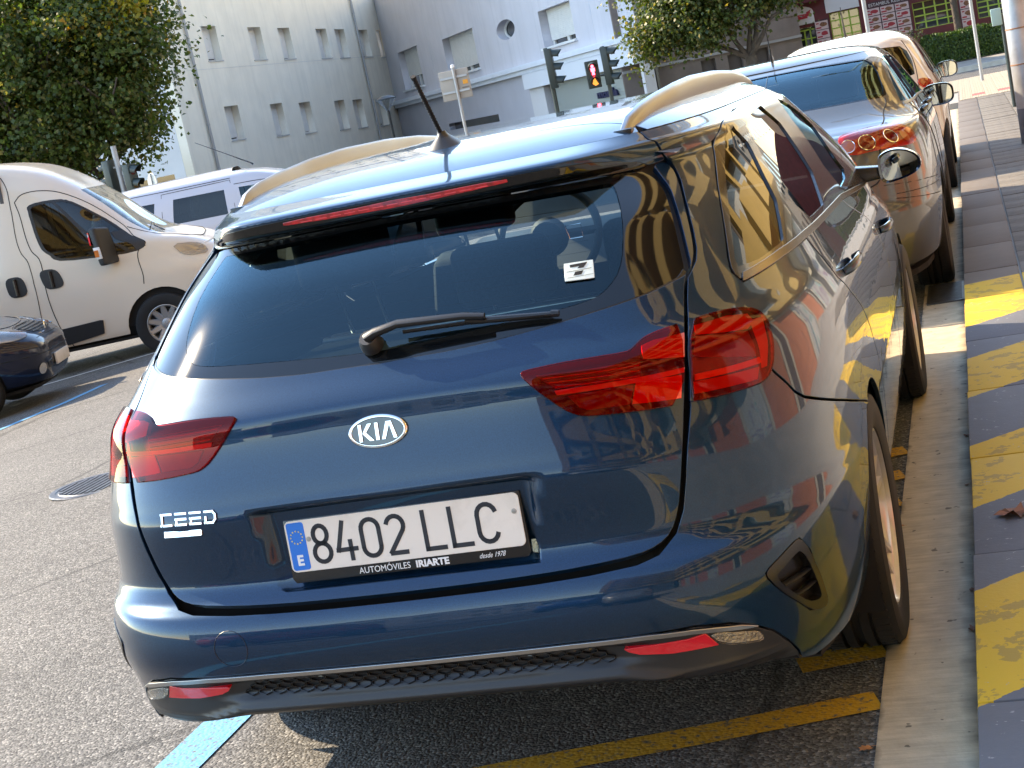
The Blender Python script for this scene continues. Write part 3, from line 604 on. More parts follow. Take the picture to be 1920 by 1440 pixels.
def cream_building():
    t = thing('apartment_building', 'cream rendered apartment block with two rows of narrow recessed windows', 'building', (-25, 47.6, -.5))
    cr = mat('cream render', (.86, .775, .63), .9, noise=(1.2, .05), noise2=(.6, (.79, .70, .56), .35, .56), bump=(30, .12, .01)); streaks(cr, .10); P = frame_of((0, 0, .5), (0, 1)); y0 = 47.6
    W1 = [(y - y0, 6.60 - .020 * (y - 50.8), 1.18) for y in (50.76, 54.74, 57.59, 61.59, 63.73, 66.62, 69.0)]; W2 = [(y - y0, 3.60 - .035 * (y - 51.1), 1.18) for y in (51.1, 55.16, 58.01, 61.85, 64.03, 66.9)]
    W3 = [(a, 9.6, c) for a, b_, c in W1]; W4 = [(a, 12.6, c) for a, b_, c in W1]; W5 = [(a, 15.6, c) for a, b_, c in W1]
    hs = [rect(a, a + w, z - 1.28, z) for a, z, w in W1 + W2 + W3 + W4 + W5]
    wall_sheet('wall', (0, 0, .5), (0, 1), 23.0, 20.5, hs, cr, t, .34, z0=-.5)
    blue = mat('pale side render', (.66, .64, .62), .9, noise=(1, .06))
    wall_sheet('side_wall', (-18, 0, .5), (1, 0), 17.655, 20.5, [rect(11.4, 17.2, -.2, 1.55), rect(13.5, 14.6, 3.0, 4.2), rect(13.5, 14.6, 6.2, 7.4)], blue, t, .2, z0=-.5)
    b = MB(); b.add([(-18, 0, 21), (0, 0, 21), (0, 23, 21), (-18, 23, 21)], [(0, 1, 2, 3)]); b.add([(-18, 0, 0), (-18, 23, 0), (-18, 23, 21), (-18, 0, 21)], [(0, 3, 2, 1)]); b.add([(-18, 23, 0), (0, 23, 0), (0, 23, 21), (-18, 23, 21)], [(0, 3, 2, 1)]); b.build('back_wall', cr, t)
    shut = mat('white roller shutter', (.72, .70, .66), .55, noise=(4, .05)); wf = mat('white window frame', (.74, .73, .71), .4)
    fz = shz = None
    for i, (a, z, w) in enumerate(W1 + W2 + W3 + W4 + W5):
        Q = lambda u, zz, o, a=a, z=z: P(u + a, zz + z, o)
        b = MB(); slab(b, Q, -.03, w + .03, -1.31, .03, -.37, -.33); f = b.build('window', WG, t)
        b = MB(); slab(b, Q, 0, .07, -1.28, 0, -.33, -.30); slab(b, Q, w - .07, w, -1.28, 0, -.33, -.30); slab(b, Q, w * .5 - .03, w * .5 + .03, -1.28, 0, -.33, -.30); slab(b, Q, .07, w - .07, -1.28, -1.22, -.33, -.30); b.build('frame', wf, f)
        d = [1.17, 1.24, 1.2, 1.24, 1.27, 1.18, 1.24][i % 7]; b = MB(); slab(b, Q, .02, w - .02, -d, 0, -.315, -.285)
        for k in range(int(d / .055)): slab(b, Q, .02, w - .02, -.055 * k - .012, -.055 * k - .002, -.285, -.279)
        b.build('shutter', shut, f)
        b = MB(); slab(b, Q, -.04, w + .04, -1.325, -1.28, -.33, .03); b.build('sill', mat('stone sill', (.55, .52, .47), .8), f)
    pipe = mat('grey downpipe', (.36, .35, .34), .5, metal=.3)
    for y in (1.75, 18.7):
        b = MB(); b.tube([P(y, -.4, .09), P(y, 20.4, .09)], .055, 10)
        for z in (1, 3, 5, 7, 9, 11): b.tube([P(y, z, .09), P(y, z + .05, .09)], .064, 10)
        b.build('downpipe', pipe, t, smooth=40)
    b = MB(); slab(b, P, 0, 23, 5.02, 5.035, -.005, .006); b.build('storey_joint', mat('render joint', (.66, .62, .56), .9), t)
    P2 = frame_of((-18, 0, .5), (1, 0)); b = MB(); slab(b, P2, 11.3, 17.3, -.3, 1.6, -.24, -.2); w = b.build('shop_window', WG, t); b = MB(); slab(b, P2, 14.6, 15.1, .9, 1.5, -.2, -.16); b.build('shop_sign', mat('red shop sign', (.45, .03, .03), .5), w)
    for z in (3.0, 6.2): b = MB(); slab(b, P2, 13.45, 14.65, z - .05, z + 1.25, -.24, -.2); w = b.build('window', WG, t); b = MB(); slab(b, P2, 13.5, 14.6, z - .08, z, -.2, .05); b.build('sill', wf, w)
cream_building()
def lilac_building():
    A = (-25, 69.6, 0); d = (.5481, -.8364); L = 31.75
    t = thing('corner_building', 'pale lilac corner building with white roller blinds, a round window and a shuttered shop below', 'building', (-25, 69.6, -.5), 0)
    O = (0, 0, .5); P = frame_of(O, d); li = mat('lilac render', (.60, .575, .60), .9, noise=(.8, .05), noise2=(.35, (.55, .53, .56), .5, .55), bump=(25, .1, .01)); streaks(li, .10); li2 = mat('lilac base render', (.47, .46, .50), .9, noise=(.8, .05))
    circ = [(19.42 + 1.12 * math.cos(a), 4.17 + .36 * math.sin(a)) for a in np.linspace(0, 2 * math.pi, 33)[:-1]]
    wins = [(10.6, 15.25, 3.14, 4.70), (23.35, 26.6, 3.12, 4.36), (2.5, 6.2, 3.14, 4.9)]
    wall_sheet('wall', O, d, L, 7.9, [rect(a, b, c, e) for a, b, c, e in wins] + [circ], li, t, .40, z0=2.44)
    wall_sheet('base_wall', O, d, 20.9, 2.44, [rect(8.9, 16.4, .95, 1.24)], li2, t, .25, z0=-.5)
    b = MB(); C = lambda k, z: tuple(np.array([(0, 0, 0), (d[0] * L, d[1] * L, 0), (d[0] * L - 2.2, d[1] * L + 10, 0), (6, 10, 0)][k], float) + np.array([0, 0, z + .5]))
    b.add([C(k, 7.9) for k in range(4)], [(0, 1, 2, 3)])
    for k in (1, 2, 3): b.add([C(k, -.5), C((k + 1) % 4, -.5), C((k + 1) % 4, 7.9), C(k, 7.9)], [(0, 1, 2, 3)])
    b.build('back_wall', li, t)
    wh = mat('white cornice', (.66, .68, .72), .7, noise=(2, .05)); b = MB(); slab(b, P, -.1, L + .1, 2.60, 2.75, 0, .30); slab(b, P, -.1, L + .1, 2.44, 2.60, 0, .20); slab(b, P, -.1, L + .1, 2.75, 2.79, 0, .12); b.build('cornice', wh, t)
    sh = mat('white roller shutter'); wf = mat('white window frame')
    for i, (a, c, z0, z1) in enumerate(wins):
        b = MB(); slab(b, P, a - .05, c + .05, z0 - .05, z1 + .05, -.46, -.40); w = b.build('window', WG, t)
        dz = z0 + (.28 if i == 0 else .24); dz = {0: z0 + .22, 1: z0 + .20, 2: z0 + .5}[i]
        k = z1
        while k - .062 > dz - .03:
            b = MB(); slab(b, P, a + .03, c - .03, k - .058, k, -.33, -.30 - .006 * 0); b.build('shutter_slat', sh, w); k -= .062
        b = MB(); slab(b, P, a, a + .2, z0, z1, -.40, -.34); slab(b, P, c - .2, c, z0, z1, -.40, -.34); slab(b, P, (a + c) / 2 - .13, (a + c) / 2 + .13, z0, z1, -.40, -.34); slab(b, P, a + .2, c - .2, z0, z0 + .05, -.40, -.34); b.build('frame', wf, w)
        b = MB(); slab(b, P, a - .1, c + .1, z0 - .07, z0, -.34, .12); b.build('sill', wf, w)
    b = MB(); b.prism([(u, z) for u, z in circ], tuple(np.array(P(0, 0, -.05)) - np.array(P(0, 0, 0))), P(0, 0, -.40), ((d[0], d[1], 0), (0, 0, 1))); w = b.build('round_window', WG, t)
    b = MB(); slab(b, P, 19.55, 19.85, 3.83, 4.51, -.40, -.34); b.build('frame', wf, w)
    b = MB(); b.tube([P(u, z, -.36) for u, z in circ] + [P(*circ[0], -.36)], .05, 6); b.build('ring_frame', wf, w)
    for u in (8.3, 28.3):
        b = MB(); slab(b, P, u, u + .03, 2.8, 7.9, .0, .006); b.build('render_joint', mat('pale joint', (.56, .56, .60), .9), t)
    b = MB(); slab(b, P, 8.7, 16.6, .9, 1.28, -.30, -.25); b.build('vent_window', WG, t)
    # shop: white fascia, piers, roller shutter of slats, dark doorway, lettering
    b = MB(); slab(b, P, 20.9, L, 1.90, 2.43, -.05, .22); b.build('shop_fascia', mat('white fascia', (.70, .71, .74), .5), t)
    for u0, u1 in ((20.9, 22.5), (31.55, L)): b = MB(); slab(b, P, u0, u1, -.5, 1.90, -.3, .04); b.build('shop_pier', mat('pale pier', (.62, .60, .60), .8), t)
    b = MB(); slab(b, P, 22.5, 31.55, -.5, 1.90, -.5, -.42); b.build('shop_doorway', mat('dark doorway', (.012, .014, .03), .3), t)
    stl = mat('galvanised shutter', (.46, .50, .48), .4, metal=.4)
    b = MB(); slab(b, P, 22.75, 30.2, -.5, 1.9, -.26, -.22); rs = b.build('roller_shutter', stl, t)
    for k in range(17): b = MB(); z = 1.86 - k * .098; slab(b, P, 22.75, 30.2, z - .074, z, -.22, -.17); b.build('shutter_slat', stl, rs)
    X = Matrix(((d[0], 0, d[1], 0), (d[1], 0, -d[0], 0), (0, 1, 0, 0), (0, 0, 0, 1)))
    q = P(27.2, 1.22, -.12); X.translation = Vector(q); text_mesh('shop_lettering', 'mos la', .36, mat('dark blue letters', (.012, .014, .06), .4), t, X, .03, 'LEFT', bold=.012, xs=1.9)
lilac_building()
def stone_building():
    t = thing('stone_building', 'low brown stone building in shade behind the right-hand street tree', 'building', (-8.46, 44.0, -.3))
    br = mat('brown stone', (.20, .155, .13), .85, noise=(1.2, .2), bump=(14, .2, .02)); d = (.9, .43); O = (0, 0, .3); P = frame_of(O, d)
    wall_sheet('wall', O, d, 5.7, 5.0, [rect(2.45, 2.9, 1.1, 1.6), rect(3.3, 3.75, 1.1, 1.6), rect(4.15, 4.6, 1.1, 1.6)], br, t, .12, z0=-.3)
    b = MB()
    for u in (2.45, 3.3, 4.15): slab(b, P, u - .04, u + .49, 1.06, 1.64, -.16, -.12)
    b.build('niche_back', mat('dark stone niche', (.10, .08, .07), .9), t)
    for i, u in enumerate((1.4, 2.18, 3.02, 3.9, 4.6)):
        for j, z in enumerate((1.78, 2.36, 2.94, 3.52)):
            b = MB(); slab(b, P, u + .02 + .3 * (j % 2), u + .80 + .3 * (j % 2), z, z + .55, 0, .02 + .012 * ((i + j) % 3)); b.build('stone_block', br, t)
    b = MB(); slab(b, P, 0, 5.7, 1.68, 1.76, 0, .08); b.build('string_course', mat('grey moulding', (.34, .32, .30), .8), t)
    b = MB(); slab(b, P, -.02, 5.7, 4.98, 5.0, -6, 0); b.build('roof', br, t)
stone_building()
def kebab_shop():
    y = 47.0; t = thing('kebab_shop', 'burgundy kebab shop front with green-framed windows and food posters', 'building', (-4.5, y, 0)); P = frame_of((0, 0, 0), (1, 0)); X0 = -4.5
    bg = mat('burgundy wall', (.115, .012, .014), .6, noise=(3, .25)); wl = mat('white side wall', (.50, .49, .46), .85, noise=(1, .1)); gr = mat('lime green frame', (.30, .42, .05), .45)
    U = lambda x: x - X0
    wins = [(-2.43, -1.55, 1.26, 2.19, 3, 4), (.02, 1.32, 1.16, 1.97, 4, 4), (1.86, 3.1, 1.12, 1.75, 4, 4)]; door = (-3.72, -2.90, -.2, 1.93)
    wall_sheet('wall', (0, 0, 0), (1, 0), 13.5, 4.6, [rect(U(a), U(b_), c, e) for a, b_, c, e, _, _ in wins] + [rect(U(door[0]), U(door[1]), door[2], door[3])], bg, t, .14, z0=-.4, hu=1)
    b = MB(); slab(b, P, -.02, .42, -.4, 2.3, -.5, .03); b.build('white_pier', wl, t); b = MB(); slab(b, P, -.02, 13.5, 4.58, 4.6, -7, 0); b.build('roof', bg, t); b = MB(); b.box(13.48, 13.5, 0, 7, -.4, 4.6); b.box(0, .02, 0, 7, -.4, 4.6); b.build('side_wall', wl, t)
    gl = mat('shop window pane', (.025, .032, .032), .03, coat=.6, noise2=(2.2, (.16, .17, .15), .8, .58))
    def grid(a, b_, c, e, nx, nz, nm):
        w = None
        for i in range(nx):
            for j in range(nz):
                b = MB(); u0 = U(a) + (b_ - a) * i / nx; u1 = U(a) + (b_ - a) * (i + 1) / nx; z0 = c + (e - c) * j / nz; z1 = c + (e - c) * (j + 1) / nz
                if w is None: w0 = MB(); slab(w0, P, U(a), U(b_), c, e, -.16, -.13); w = w0.build(nm, CM['shell'], t)
                slab(b, P, u0 + .01, u1 - .01, z0 + .01, z1 - .01, -.11, -.10); b.build('pane', gl, w)
        b = MB()
        for i in range(nx + 1): u = U(a) + (b_ - a) * i / nx; slab(b, P, u - .022, u + .022, c, e, -.10, -.05)
        for j in range(nz + 1): z = c + (e - c) * j / nz; slab(b, P, U(a) - .02, U(b_) + .02, z - .019, z + .019, -.097, -.045)
        b.build('glazing_bars', gr, w); return w
    for q in wins: grid(*q, 'window')
    grid(door[0] + .3, door[1], 1.05, 1.85, 3, 3, 'door_window')
    b = MB(); slab(b, P, U(door[0]), U(door[1]), -.2, 1.93, -.22, -.17); dd = b.build('door', mat('dark green door', (.05, .07, .03), .5), t)
    for k in range(10): b = MB(); slab(b, P, U(door[0]) + .02, U(door[0]) + .28, .9 + .1 * k, .97 + .1 * k, -.17, -.14); b.build('door_slat', mat('dark green door'), dd)
    # white arched sign with a red ribbon, white blank sign over the window
    ws = mat('white sign board', (.62, .58, .55), .5); rb = mat('red ribbon', (.42, .02, .035), .5)
    def arched(u0, u1, z0, z1, nm):
        b = MB(); um = (u0 + u1) / 2; pts = [(u0, z0), (u1, z0), (u1, z0 + (z1 - z0) * .6)] + [(um + (u1 - um) * math.cos(a), z0 + (z1 - z0) * (.6 + .4 * math.sin(a))) for a in np.linspace(.1, math.pi - .1, 12)] + [(u0, z0 + (z1 - z0) * .6)]
        b.prism(pts, (0, -.05, 0), (0, -.005, 0)); return b.build(nm, ws, t)
    s = arched(U(-3.98), U(-2.88), 2.03, 2.60, 'arched_sign'); b = MB(); u = U(-3.43); b.prism([(u - .36, 2.20), (u + .36, 2.20), (u + .36, 2.34), (u - .36, 2.34)], (0, -.02, 0), (0, -.058, 0)); b.prism([(u - .50, 2.26), (u - .34, 2.24), (u - .34, 2.38), (u - .50, 2.40), (u - .45, 2.33)], (0, -.015, 0), (0, -.056, 0)); b.prism([(u + .34, 2.24), (u + .50, 2.30), (u + .45, 2.37), (u + .50, 2.44), (u + .34, 2.38)], (0, -.015, 0), (0, -.056, 0)); b.build('sign_ribbon', rb, s)
    arched(U(-2.5), U(-1.5), 2.22, 2.85, 'arched_sign')
    aw = MB(); slab(aw, P, U(-4.0), U(-2.6), 2.66, 2.9, 0, .3); aw.build('awning_box', bg, t)
    # posters: pale cards with a dish and a price line
    card = mat('menu card', (.56, .40, .38), .5, noise=(6, .1)); dish = mat('dish print', (.20, .075, .03), .6, noise=(25, .6)); prc = mat('price print', (.36, .02, .03), .6)
    def poster(u0, u1, z0, z1, k, parent, o=.03):
        b = MB(); slab(b, P, u0, u1, z0, z1, .0, o); c = b.build('menu_card', card, parent)
        b = MB(); um, zm = u0 + (u1 - u0) * .62, z0 + (z1 - z0) * .55; r = random.Random(k)
        b.prism([(um + (u1 - u0) * .30 * math.cos(a) * r.uniform(.8, 1.1), zm + (z1 - z0) * .30 * math.sin(a) * r.uniform(.7, 1.1)) for a in np.linspace(0, 6.28, 11)[:-1]], (0, -.004, 0), (0, -o - .001, 0)); b.build('dish_print', dish if k % 3 else prc, c)
        b = MB(); slab(b, P, u0 + .02, u0 + (u1 - u0) * .45, z0 + .03, z0 + .075, o, o + .004); slab(b, P, u0 + .03, u0 + (u1 - u0) * .30, z1 - .08, z1 - .045, o, o + .004); b.build('price_print', prc, c)
    b = MB(); slab(b, P, U(-1.38), U(-.05), .9, 2.26, .0, .02); bd = b.build('poster_board', mat('dark poster board', (.05, .012, .018), .5), t)
    for i in range(3):
        for j in range(4): poster(U(-1.34) + .435 * i, U(-1.34) + .435 * i + .40, 1.86 - .235 * j, 2.07 - .235 * j, i * 4 + j, bd, .04)
    X = Matrix(((1, 0, 0, U(-.70)), (0, 0, -1, -.025), (0, 1, 0, 2.165), (0, 0, 0, 1))); text_mesh('poster_heading', 'ESTAMBUL KEBAB', .135, mat('pale print', (.60, .55, .52), .5), bd, X, .006)
    b = MB(); slab(b, P, U(-2.92), U(-2.47), .9, 2.08, .0, .02); b1 = b.build('poster_board', mat('dark poster board'), t)
    for j in range(3): poster(U(-2.89), U(-2.50), 1.78 - .27 * j, 2.03 - .27 * j, 20 + j, b1, .04)
    b = MB(); slab(b, P, U(1.36), U(1.74), .7, 1.9, .0, .02); b2 = b.build('poster_board', mat('dark poster board'), t)
    for j in range(3): poster(U(1.38), U(1.72), 1.50 - .3 * j, 1.78 - .3 * j, 31 + j, b2, .04)
    b = MB(); slab(b, P, U(-4.03), U(-3.76), .8, 1.9, .0, .02); b3 = b.build('poster_board', mat('dark poster board'), t)
    for j in range(3): poster(U(-4.01), U(-3.78), 1.45 - .3 * j, 1.72 - .3 * j, 41 + j, b3, .04)
kebab_shop()
def yellow_building():
    """stands along the pavement just right of the frame: the parked cars mirror it"""
    yl = mat('ochre render', (.43, .27, .075), .85, noise=(1, .08)); wt = mat('grey white shutter', (.42, .40, .36), .6); dk = mat('dark recess', (.03, .028, .026), .7); stn = mat('brown facade', (.13, .095, .07), .85, noise=(1.5, .2))
    def block(name, label, loc, rz, L, floors, nb, ground):
        t = thing(name, label, 'building', loc, rz)
        # local frame: facade along +x, facing -y
        b = MB(); b.box(0, L, 0, 10, 3.5, 3.5 + floors * 3.0); b.build('upper_wall', stn, t)
        bw = L / nb; first = None
        for f in range(floors):
            for k in range(nb):
                if first is None:
                    b = MB(); b.box(-bw * .40, bw * .40, -1.25, .02, .0, .18); b.box(-bw * .40, bw * .40, -1.25, -1.13, .18, 1.05); b.box(-bw * .40, -bw * .37, -1.13, 0, .18, 1.05); b.box(bw * .37, bw * .40, -1.13, 0, .18, 1.05); first = b.build('balcony', yl, t)
                    b = MB(); b.box(-bw * .30, bw * .30, -.06, .03, .2, 2.5); w = b.build('balcony_window', wt, first); b = MB(); b.box(-bw * .30, -bw * .02, -.09, -.05, .2, 1.6); b.build('balcony_door', dk, first); o = first
                    b = MB(); b.box(bw * .41, bw * .59, -.30, .02, .0, 3.0); b.build('pilaster', yl, first)
                else: o = dup(first, t)
                o.location = (bw * (k + .5), 0, 3.6 + 3.0 * f)
        b = MB(); b.box(-.2, L + .2, -.5, 10.2, 3.5 + floors * 3.0, 3.9 + floors * 3.0); b.build('parapet', yl, t)
        ground(t, L); return t
    br = bpy.data.materials.new('orange painted brick'); br.use_nodes = True; nt = br.node_tree; p = nt.nodes['Principled BSDF']; tx = nt.nodes.new('ShaderNodeTexBrick'); tc = nt.nodes.new('ShaderNodeTexCoord'); mp = nt.nodes.new('ShaderNodeMapping'); mp.inputs['Rotation'].default_value = (math.pi / 2, 0, 0)
    nt.links.new(tc.outputs['Object'], mp.inputs[0]); nt.links.new(mp.outputs[0], tx.inputs['Vector']); tx.inputs['Scale'].default_value = 1; tx.inputs['Brick Width'].default_value = .6; tx.inputs['Row Height'].default_value = .3; tx.inputs['Mortar Size'].default_value = .012
    tx.inputs['Color1'].default_value = (.40, .125, .05, 1); tx.inputs['Color2'].default_value = (.36, .105, .043, 1); tx.inputs['Mortar'].default_value = (.20, .065, .03, 1); nt.links.new(tx.outputs['Color'], p.inputs['Base Color']); p.inputs['Roughness'].default_value = .8
    graf = bpy.data.materials.new('graffiti shutter'); graf.use_nodes = True; nt = graf.node_tree; p = nt.nodes['Principled BSDF']; tc = nt.nodes.new('ShaderNodeTexCoord'); n = nt.nodes.new('ShaderNodeTexNoise'); n.inputs['Scale'].default_value = .8; n.inputs['Detail'].default_value = 3; n.inputs['Distortion'].default_value = 1.5
    nt.links.new(tc.outputs['Object'], n.inputs['Vector']); cr = nt.nodes.new('ShaderNodeValToRGB'); cr.color_ramp.interpolation = 'CONSTANT'; e = cr.color_ramp.elements; e[0].color = (.19, .14, .19, 1); e[1].position = .42; e[1].color = (.30, .30, .29, 1)
    k = cr.color_ramp.elements.new(.55); k.color = (.36, .355, .34, 1); k = cr.color_ramp.elements.new(.62); k.color = (.07, .25, .25, 1); k = cr.color_ramp.elements.new(.67); k.color = (.27, .265, .27, 1)
    nt.links.new(n.outputs['Fac'], cr.inputs['Fac']); nt.links.new(cr.outputs[0], p.inputs['Base Color']); cream = mat('cream painted band', (.36, .32, .25), .8)
    def ground(t, L):
        x = 0; i = 0
        while x < L - .1:
            w = (3.2, 2.6, 4.0, 1.1)[i % 4]; w = min(w, L - x); b = MB(); m_ = ((graf, dk, graf, dk) if x < 7 else (br, graf, br, dk))[i % 4]; b.box(x + .15, x + w - .15, .02, .4, 0, 3.2); b.build(('brick_panel', 'shop_shutter', 'brick_panel', 'doorway')[i % 4], m_, t)
            b = MB(); b.box(x + w - .15, x + w + .15, -.05, .4, 0, 3.2); b.build('pier', cream, t); x += w; i += 1
        b = MB(); b.box(0, L, -.1, .4, 3.2, 3.5); b.build('fascia', cream, t)
    block('yellow_building', 'ochre apartment building with balconies standing along the right-hand pavement', (7.2, 27.5, .1), -math.pi / 2, 55, 5, 11, ground)
    block('yellow_building', 'ochre balconied apartment building across the end of the street behind the camera', (12, -30, .0), math.pi, 17, 5, 4, ground)
    ob = thing('apartment_building', 'tall pale block right of the frame, added to bounce sunlight onto the cream building', 'building', (9.5, 58, 0)); pale = mat('bounce light render', (.84, .72, .52), .85, noise=(1, .05))  # unseen block added to throw sunlight back onto the cream facade
    b = MB(); b.box(0, 12, 0, 60, 0, 25); b.build('wall', pale, ob)
    for k in range(12):
        for f in range(7): b = MB(); b.box(-.03, .05, 2 + k * 4.9, 3.6 + k * 4.9, 1.2 + 3.3 * f, 2.8 + 3.3 * f); b.build('window', WG, ob)
    gb = thing('apartment_building', 'tall grey brown apartment block beyond the ochre balconies, right of the frame', 'building', (9.5, 39, 0)); gbm = mat('grey brown render', (.16, .14, .12), .85, noise=(1, .1))
    b = MB(); b.box(0, 12, 0, 18.5, 0, 30); b.build('wall', gbm, gb)
    for k in range(5):
        for f in range(8): b = MB(); b.box(-.04, .05, 1 + k * 3.6, 2.5 + k * 3.6, 1.4 + 3.4 * f, 3.3 + 3.4 * f); w = b.build('window', WG, gb); b = MB(); b.box(-.25, .0, .8 + k * 3.6, 2.7 + k * 3.6, 1.2 + 3.4 * f, 1.35 + 3.4 * f); b.build('sill', mat('grey stone trim', (.40, .38, .35), .8), w)
    # low far buildings behind the camera to the left
    gy = mat('far grey render', (.42, .40, .38), .9, noise=(.3, .2))
    for i, (x, y, w, h) in enumerate(((-19, -74, 14, 7), (-36, -82, 16, 9), (-58, -70, 18, 8))):
        t = thing('far_building', ('low grey building far behind the camera, nearest the street', 'wider grey building far behind the camera, middle one', 'grey building farthest left behind the camera')[i], 'building', (x, y, -.4))
        b = MB(); b.box(-w / 2, w / 2, -8, 0, 0, h); b.build('wall', gy, t); b = MB(); b.box(-w / 2 - .3, w / 2 + .3, -8.3, .3, h, h + .4); b.build('roof', mat('far roof', (.18, .10, .07), .9), t)
        for k in range(5):
            for f in range(2): b = MB(); b.box(-w / 2 + 1 + k * w / 5, -w / 2 + 2.2 + k * w / 5, 0, .05, 1 + 3 * f, 2.6 + 3 * f); b.build('window', WG, t)
yellow_building()
# ------------------------------------------------------------------ trees, hedge
def leaf_mat(name, a, b_, c_, tl=.35):
    """leaf: diffuse with some light let through, tint varies from leaf to leaf"""
    m = bpy.data.materials.new(name); m.use_nodes = True; nt = m.node_tree; nt.nodes.clear(); L = nt.links.new
    o = nt.nodes.new('ShaderNodeOutputMaterial'); g = nt.nodes.new('ShaderNodeNewGeometry')
    cr = nt.nodes.new('ShaderNodeValToRGB'); e = cr.color_ramp.elements; e[0].color = (*a, 1); e[1].color = (*c_, 1); e[1].position = .97; k = cr.color_ramp.elements.new(.72); k.color = (*b_, 1)
    L(g.outputs['Random Per Island'], cr.inputs['Fac'])
    p = nt.nodes.new('ShaderNodeBsdfPrincipled'); p.inputs['Roughness'].default_value = .5; L(cr.outputs[0], p.inputs['Base Color'])
    t = nt.nodes.new('ShaderNodeBsdfTranslucent'); hs = nt.nodes.new('ShaderNodeHueSaturation'); hs.inputs['Value'].default_value = 1.5; hs.inputs['Saturation'].default_value = 1.15; L(cr.outputs[0], hs.inputs['Color']); L(hs.outputs[0], t.inputs['Color'])
    mx = nt.nodes.new('ShaderNodeMixShader'); mx.inputs[0].default_value = tl; L(p.outputs[0], mx.inputs[1]); L(t.outputs[0], mx.inputs[2]); L(mx.outputs[0], o.inputs['Surface'])
    return m
def mesh_np(name, V, nper, m, parent):
    """mesh of equal n-sided faces from a vertex array"""
    n = len(V) // nper; me = bpy.data.meshes.new(name); me.vertices.add(len(V)); me.vertices.foreach_set('co', np.ascontiguousarray(V, np.float32).ravel())
    me.loops.add(len(V)); me.loops.foreach_set('vertex_index', np.arange(len(V), dtype=np.int32)); me.polygons.add(n); me.polygons.foreach_set('loop_start', np.arange(0, len(V), nper, dtype=np.int32))
    me.update(calc_edges=True); me.validate(); me.materials.append(m); return link(name, me, parent)
def leaf_cloud(name, lobes, n, size, m, parent, seed, thick=.45, per=7, sag=.35, clump=30, spread=2.6):
    """many lobed leaf faces in sprays, spread through ellipsoid lobes and denser near their skins"""
    r = np.random.default_rng(seed); w = np.array([a[3] * a[3] * a[4] for a in lobes]) ** .75; L = np.array([l[:5] for l in lobes]); k = r.choice(len(L), size=n // per, p=w / w.sum()); L = L[k]; N = len(L)
    nz = lambda a: a / (np.linalg.norm(a, axis=-1, keepdims=True) + 1e-9)
    nc = max(6, N // clump); kc = r.choice(len(lobes), size=nc, p=w / w.sum()); LC = np.array([l[:5] for l in lobes])[kc]; dc = nz(r.normal(size=(nc, 3))); rad = 1 - thick * r.random(nc) ** 1.5
    rad *= 1 + .12 * np.sin(dc[:, 0] * 7 + seed + LC[:, 0] * 3) * np.cos(dc[:, 2] * 6 + LC[:, 0] * 5); CC = LC[:, :3] + dc * np.stack([LC[:, 3], LC[:, 3], LC[:, 4]], 1) * rad[:, None]     # clump centres
    ci = r.integers(0, nc, N); d = dc[ci]; q = r.normal(size=(N, 3)) * np.array([1, 1, .62]); C = CC[ci] + q * (size * spread * r.uniform(.6, 1.3, nc)[ci])[:, None]; d = nz(d * .7 + q * .5)
    ax = nz(r.normal(size=(N, 3)) * .6 + d * .6 + np.array([0, 0, -sag])); j = np.arange(per) - per // 2
    p = (C[:, None] + ax[:, None] * (size * .75 * j)[None, :, None] + r.normal(size=(N, per, 3)) * size * .8).reshape(-1, 3); D = np.repeat(d, per, 0); M = len(p)
    q = nz(D * .7 + r.normal(size=(M, 3)) * .75 + np.array([0, 0, .55])); a = nz(np.cross(q, r.normal(size=(M, 3)))); b_ = np.cross(q, a); s = (size * r.uniform(.55, 1.15, M))[:, None]
    sh = [(0, -.5), (.34, -.22), (.50, .10), (.24, .14), (0, .56), (-.24, .14), (-.50, .10), (-.34, -.22)]
    V = np.stack([p + a * s * x + b_ * s * y + q * s * (.22 * abs(x)) for x, y in sh], 1).reshape(-1, 3)
    return mesh_np(name, V, 8, m, parent)
def branch(b, p, d, L, r, depth, rs, tips):
    d = np.array(d, float); d /= np.linalg.norm(d); pts = [np.array(p, float)]; n = 5
    for i in range(n): d = d + rs.normal(size=3) * .13; d /= np.linalg.norm(d); pts.append(pts[-1] + d * L / n)
    b.tube(pts, list(np.linspace(r, r * .62, n + 1)), 8 if depth > 1 else 5, caps=True); tips.append(pts[-1])
    if depth > 0:
        for k in range(3 if depth > 1 else 2):
            q = rs.normal(size=3) * .75; q[2] = abs(q[2]) * .5 + .12; branch(b, pts[-1 - (k % 2)], d * .75 + q, L * rs.uniform(.6, .85), r * .58, depth - 1, rs, tips)
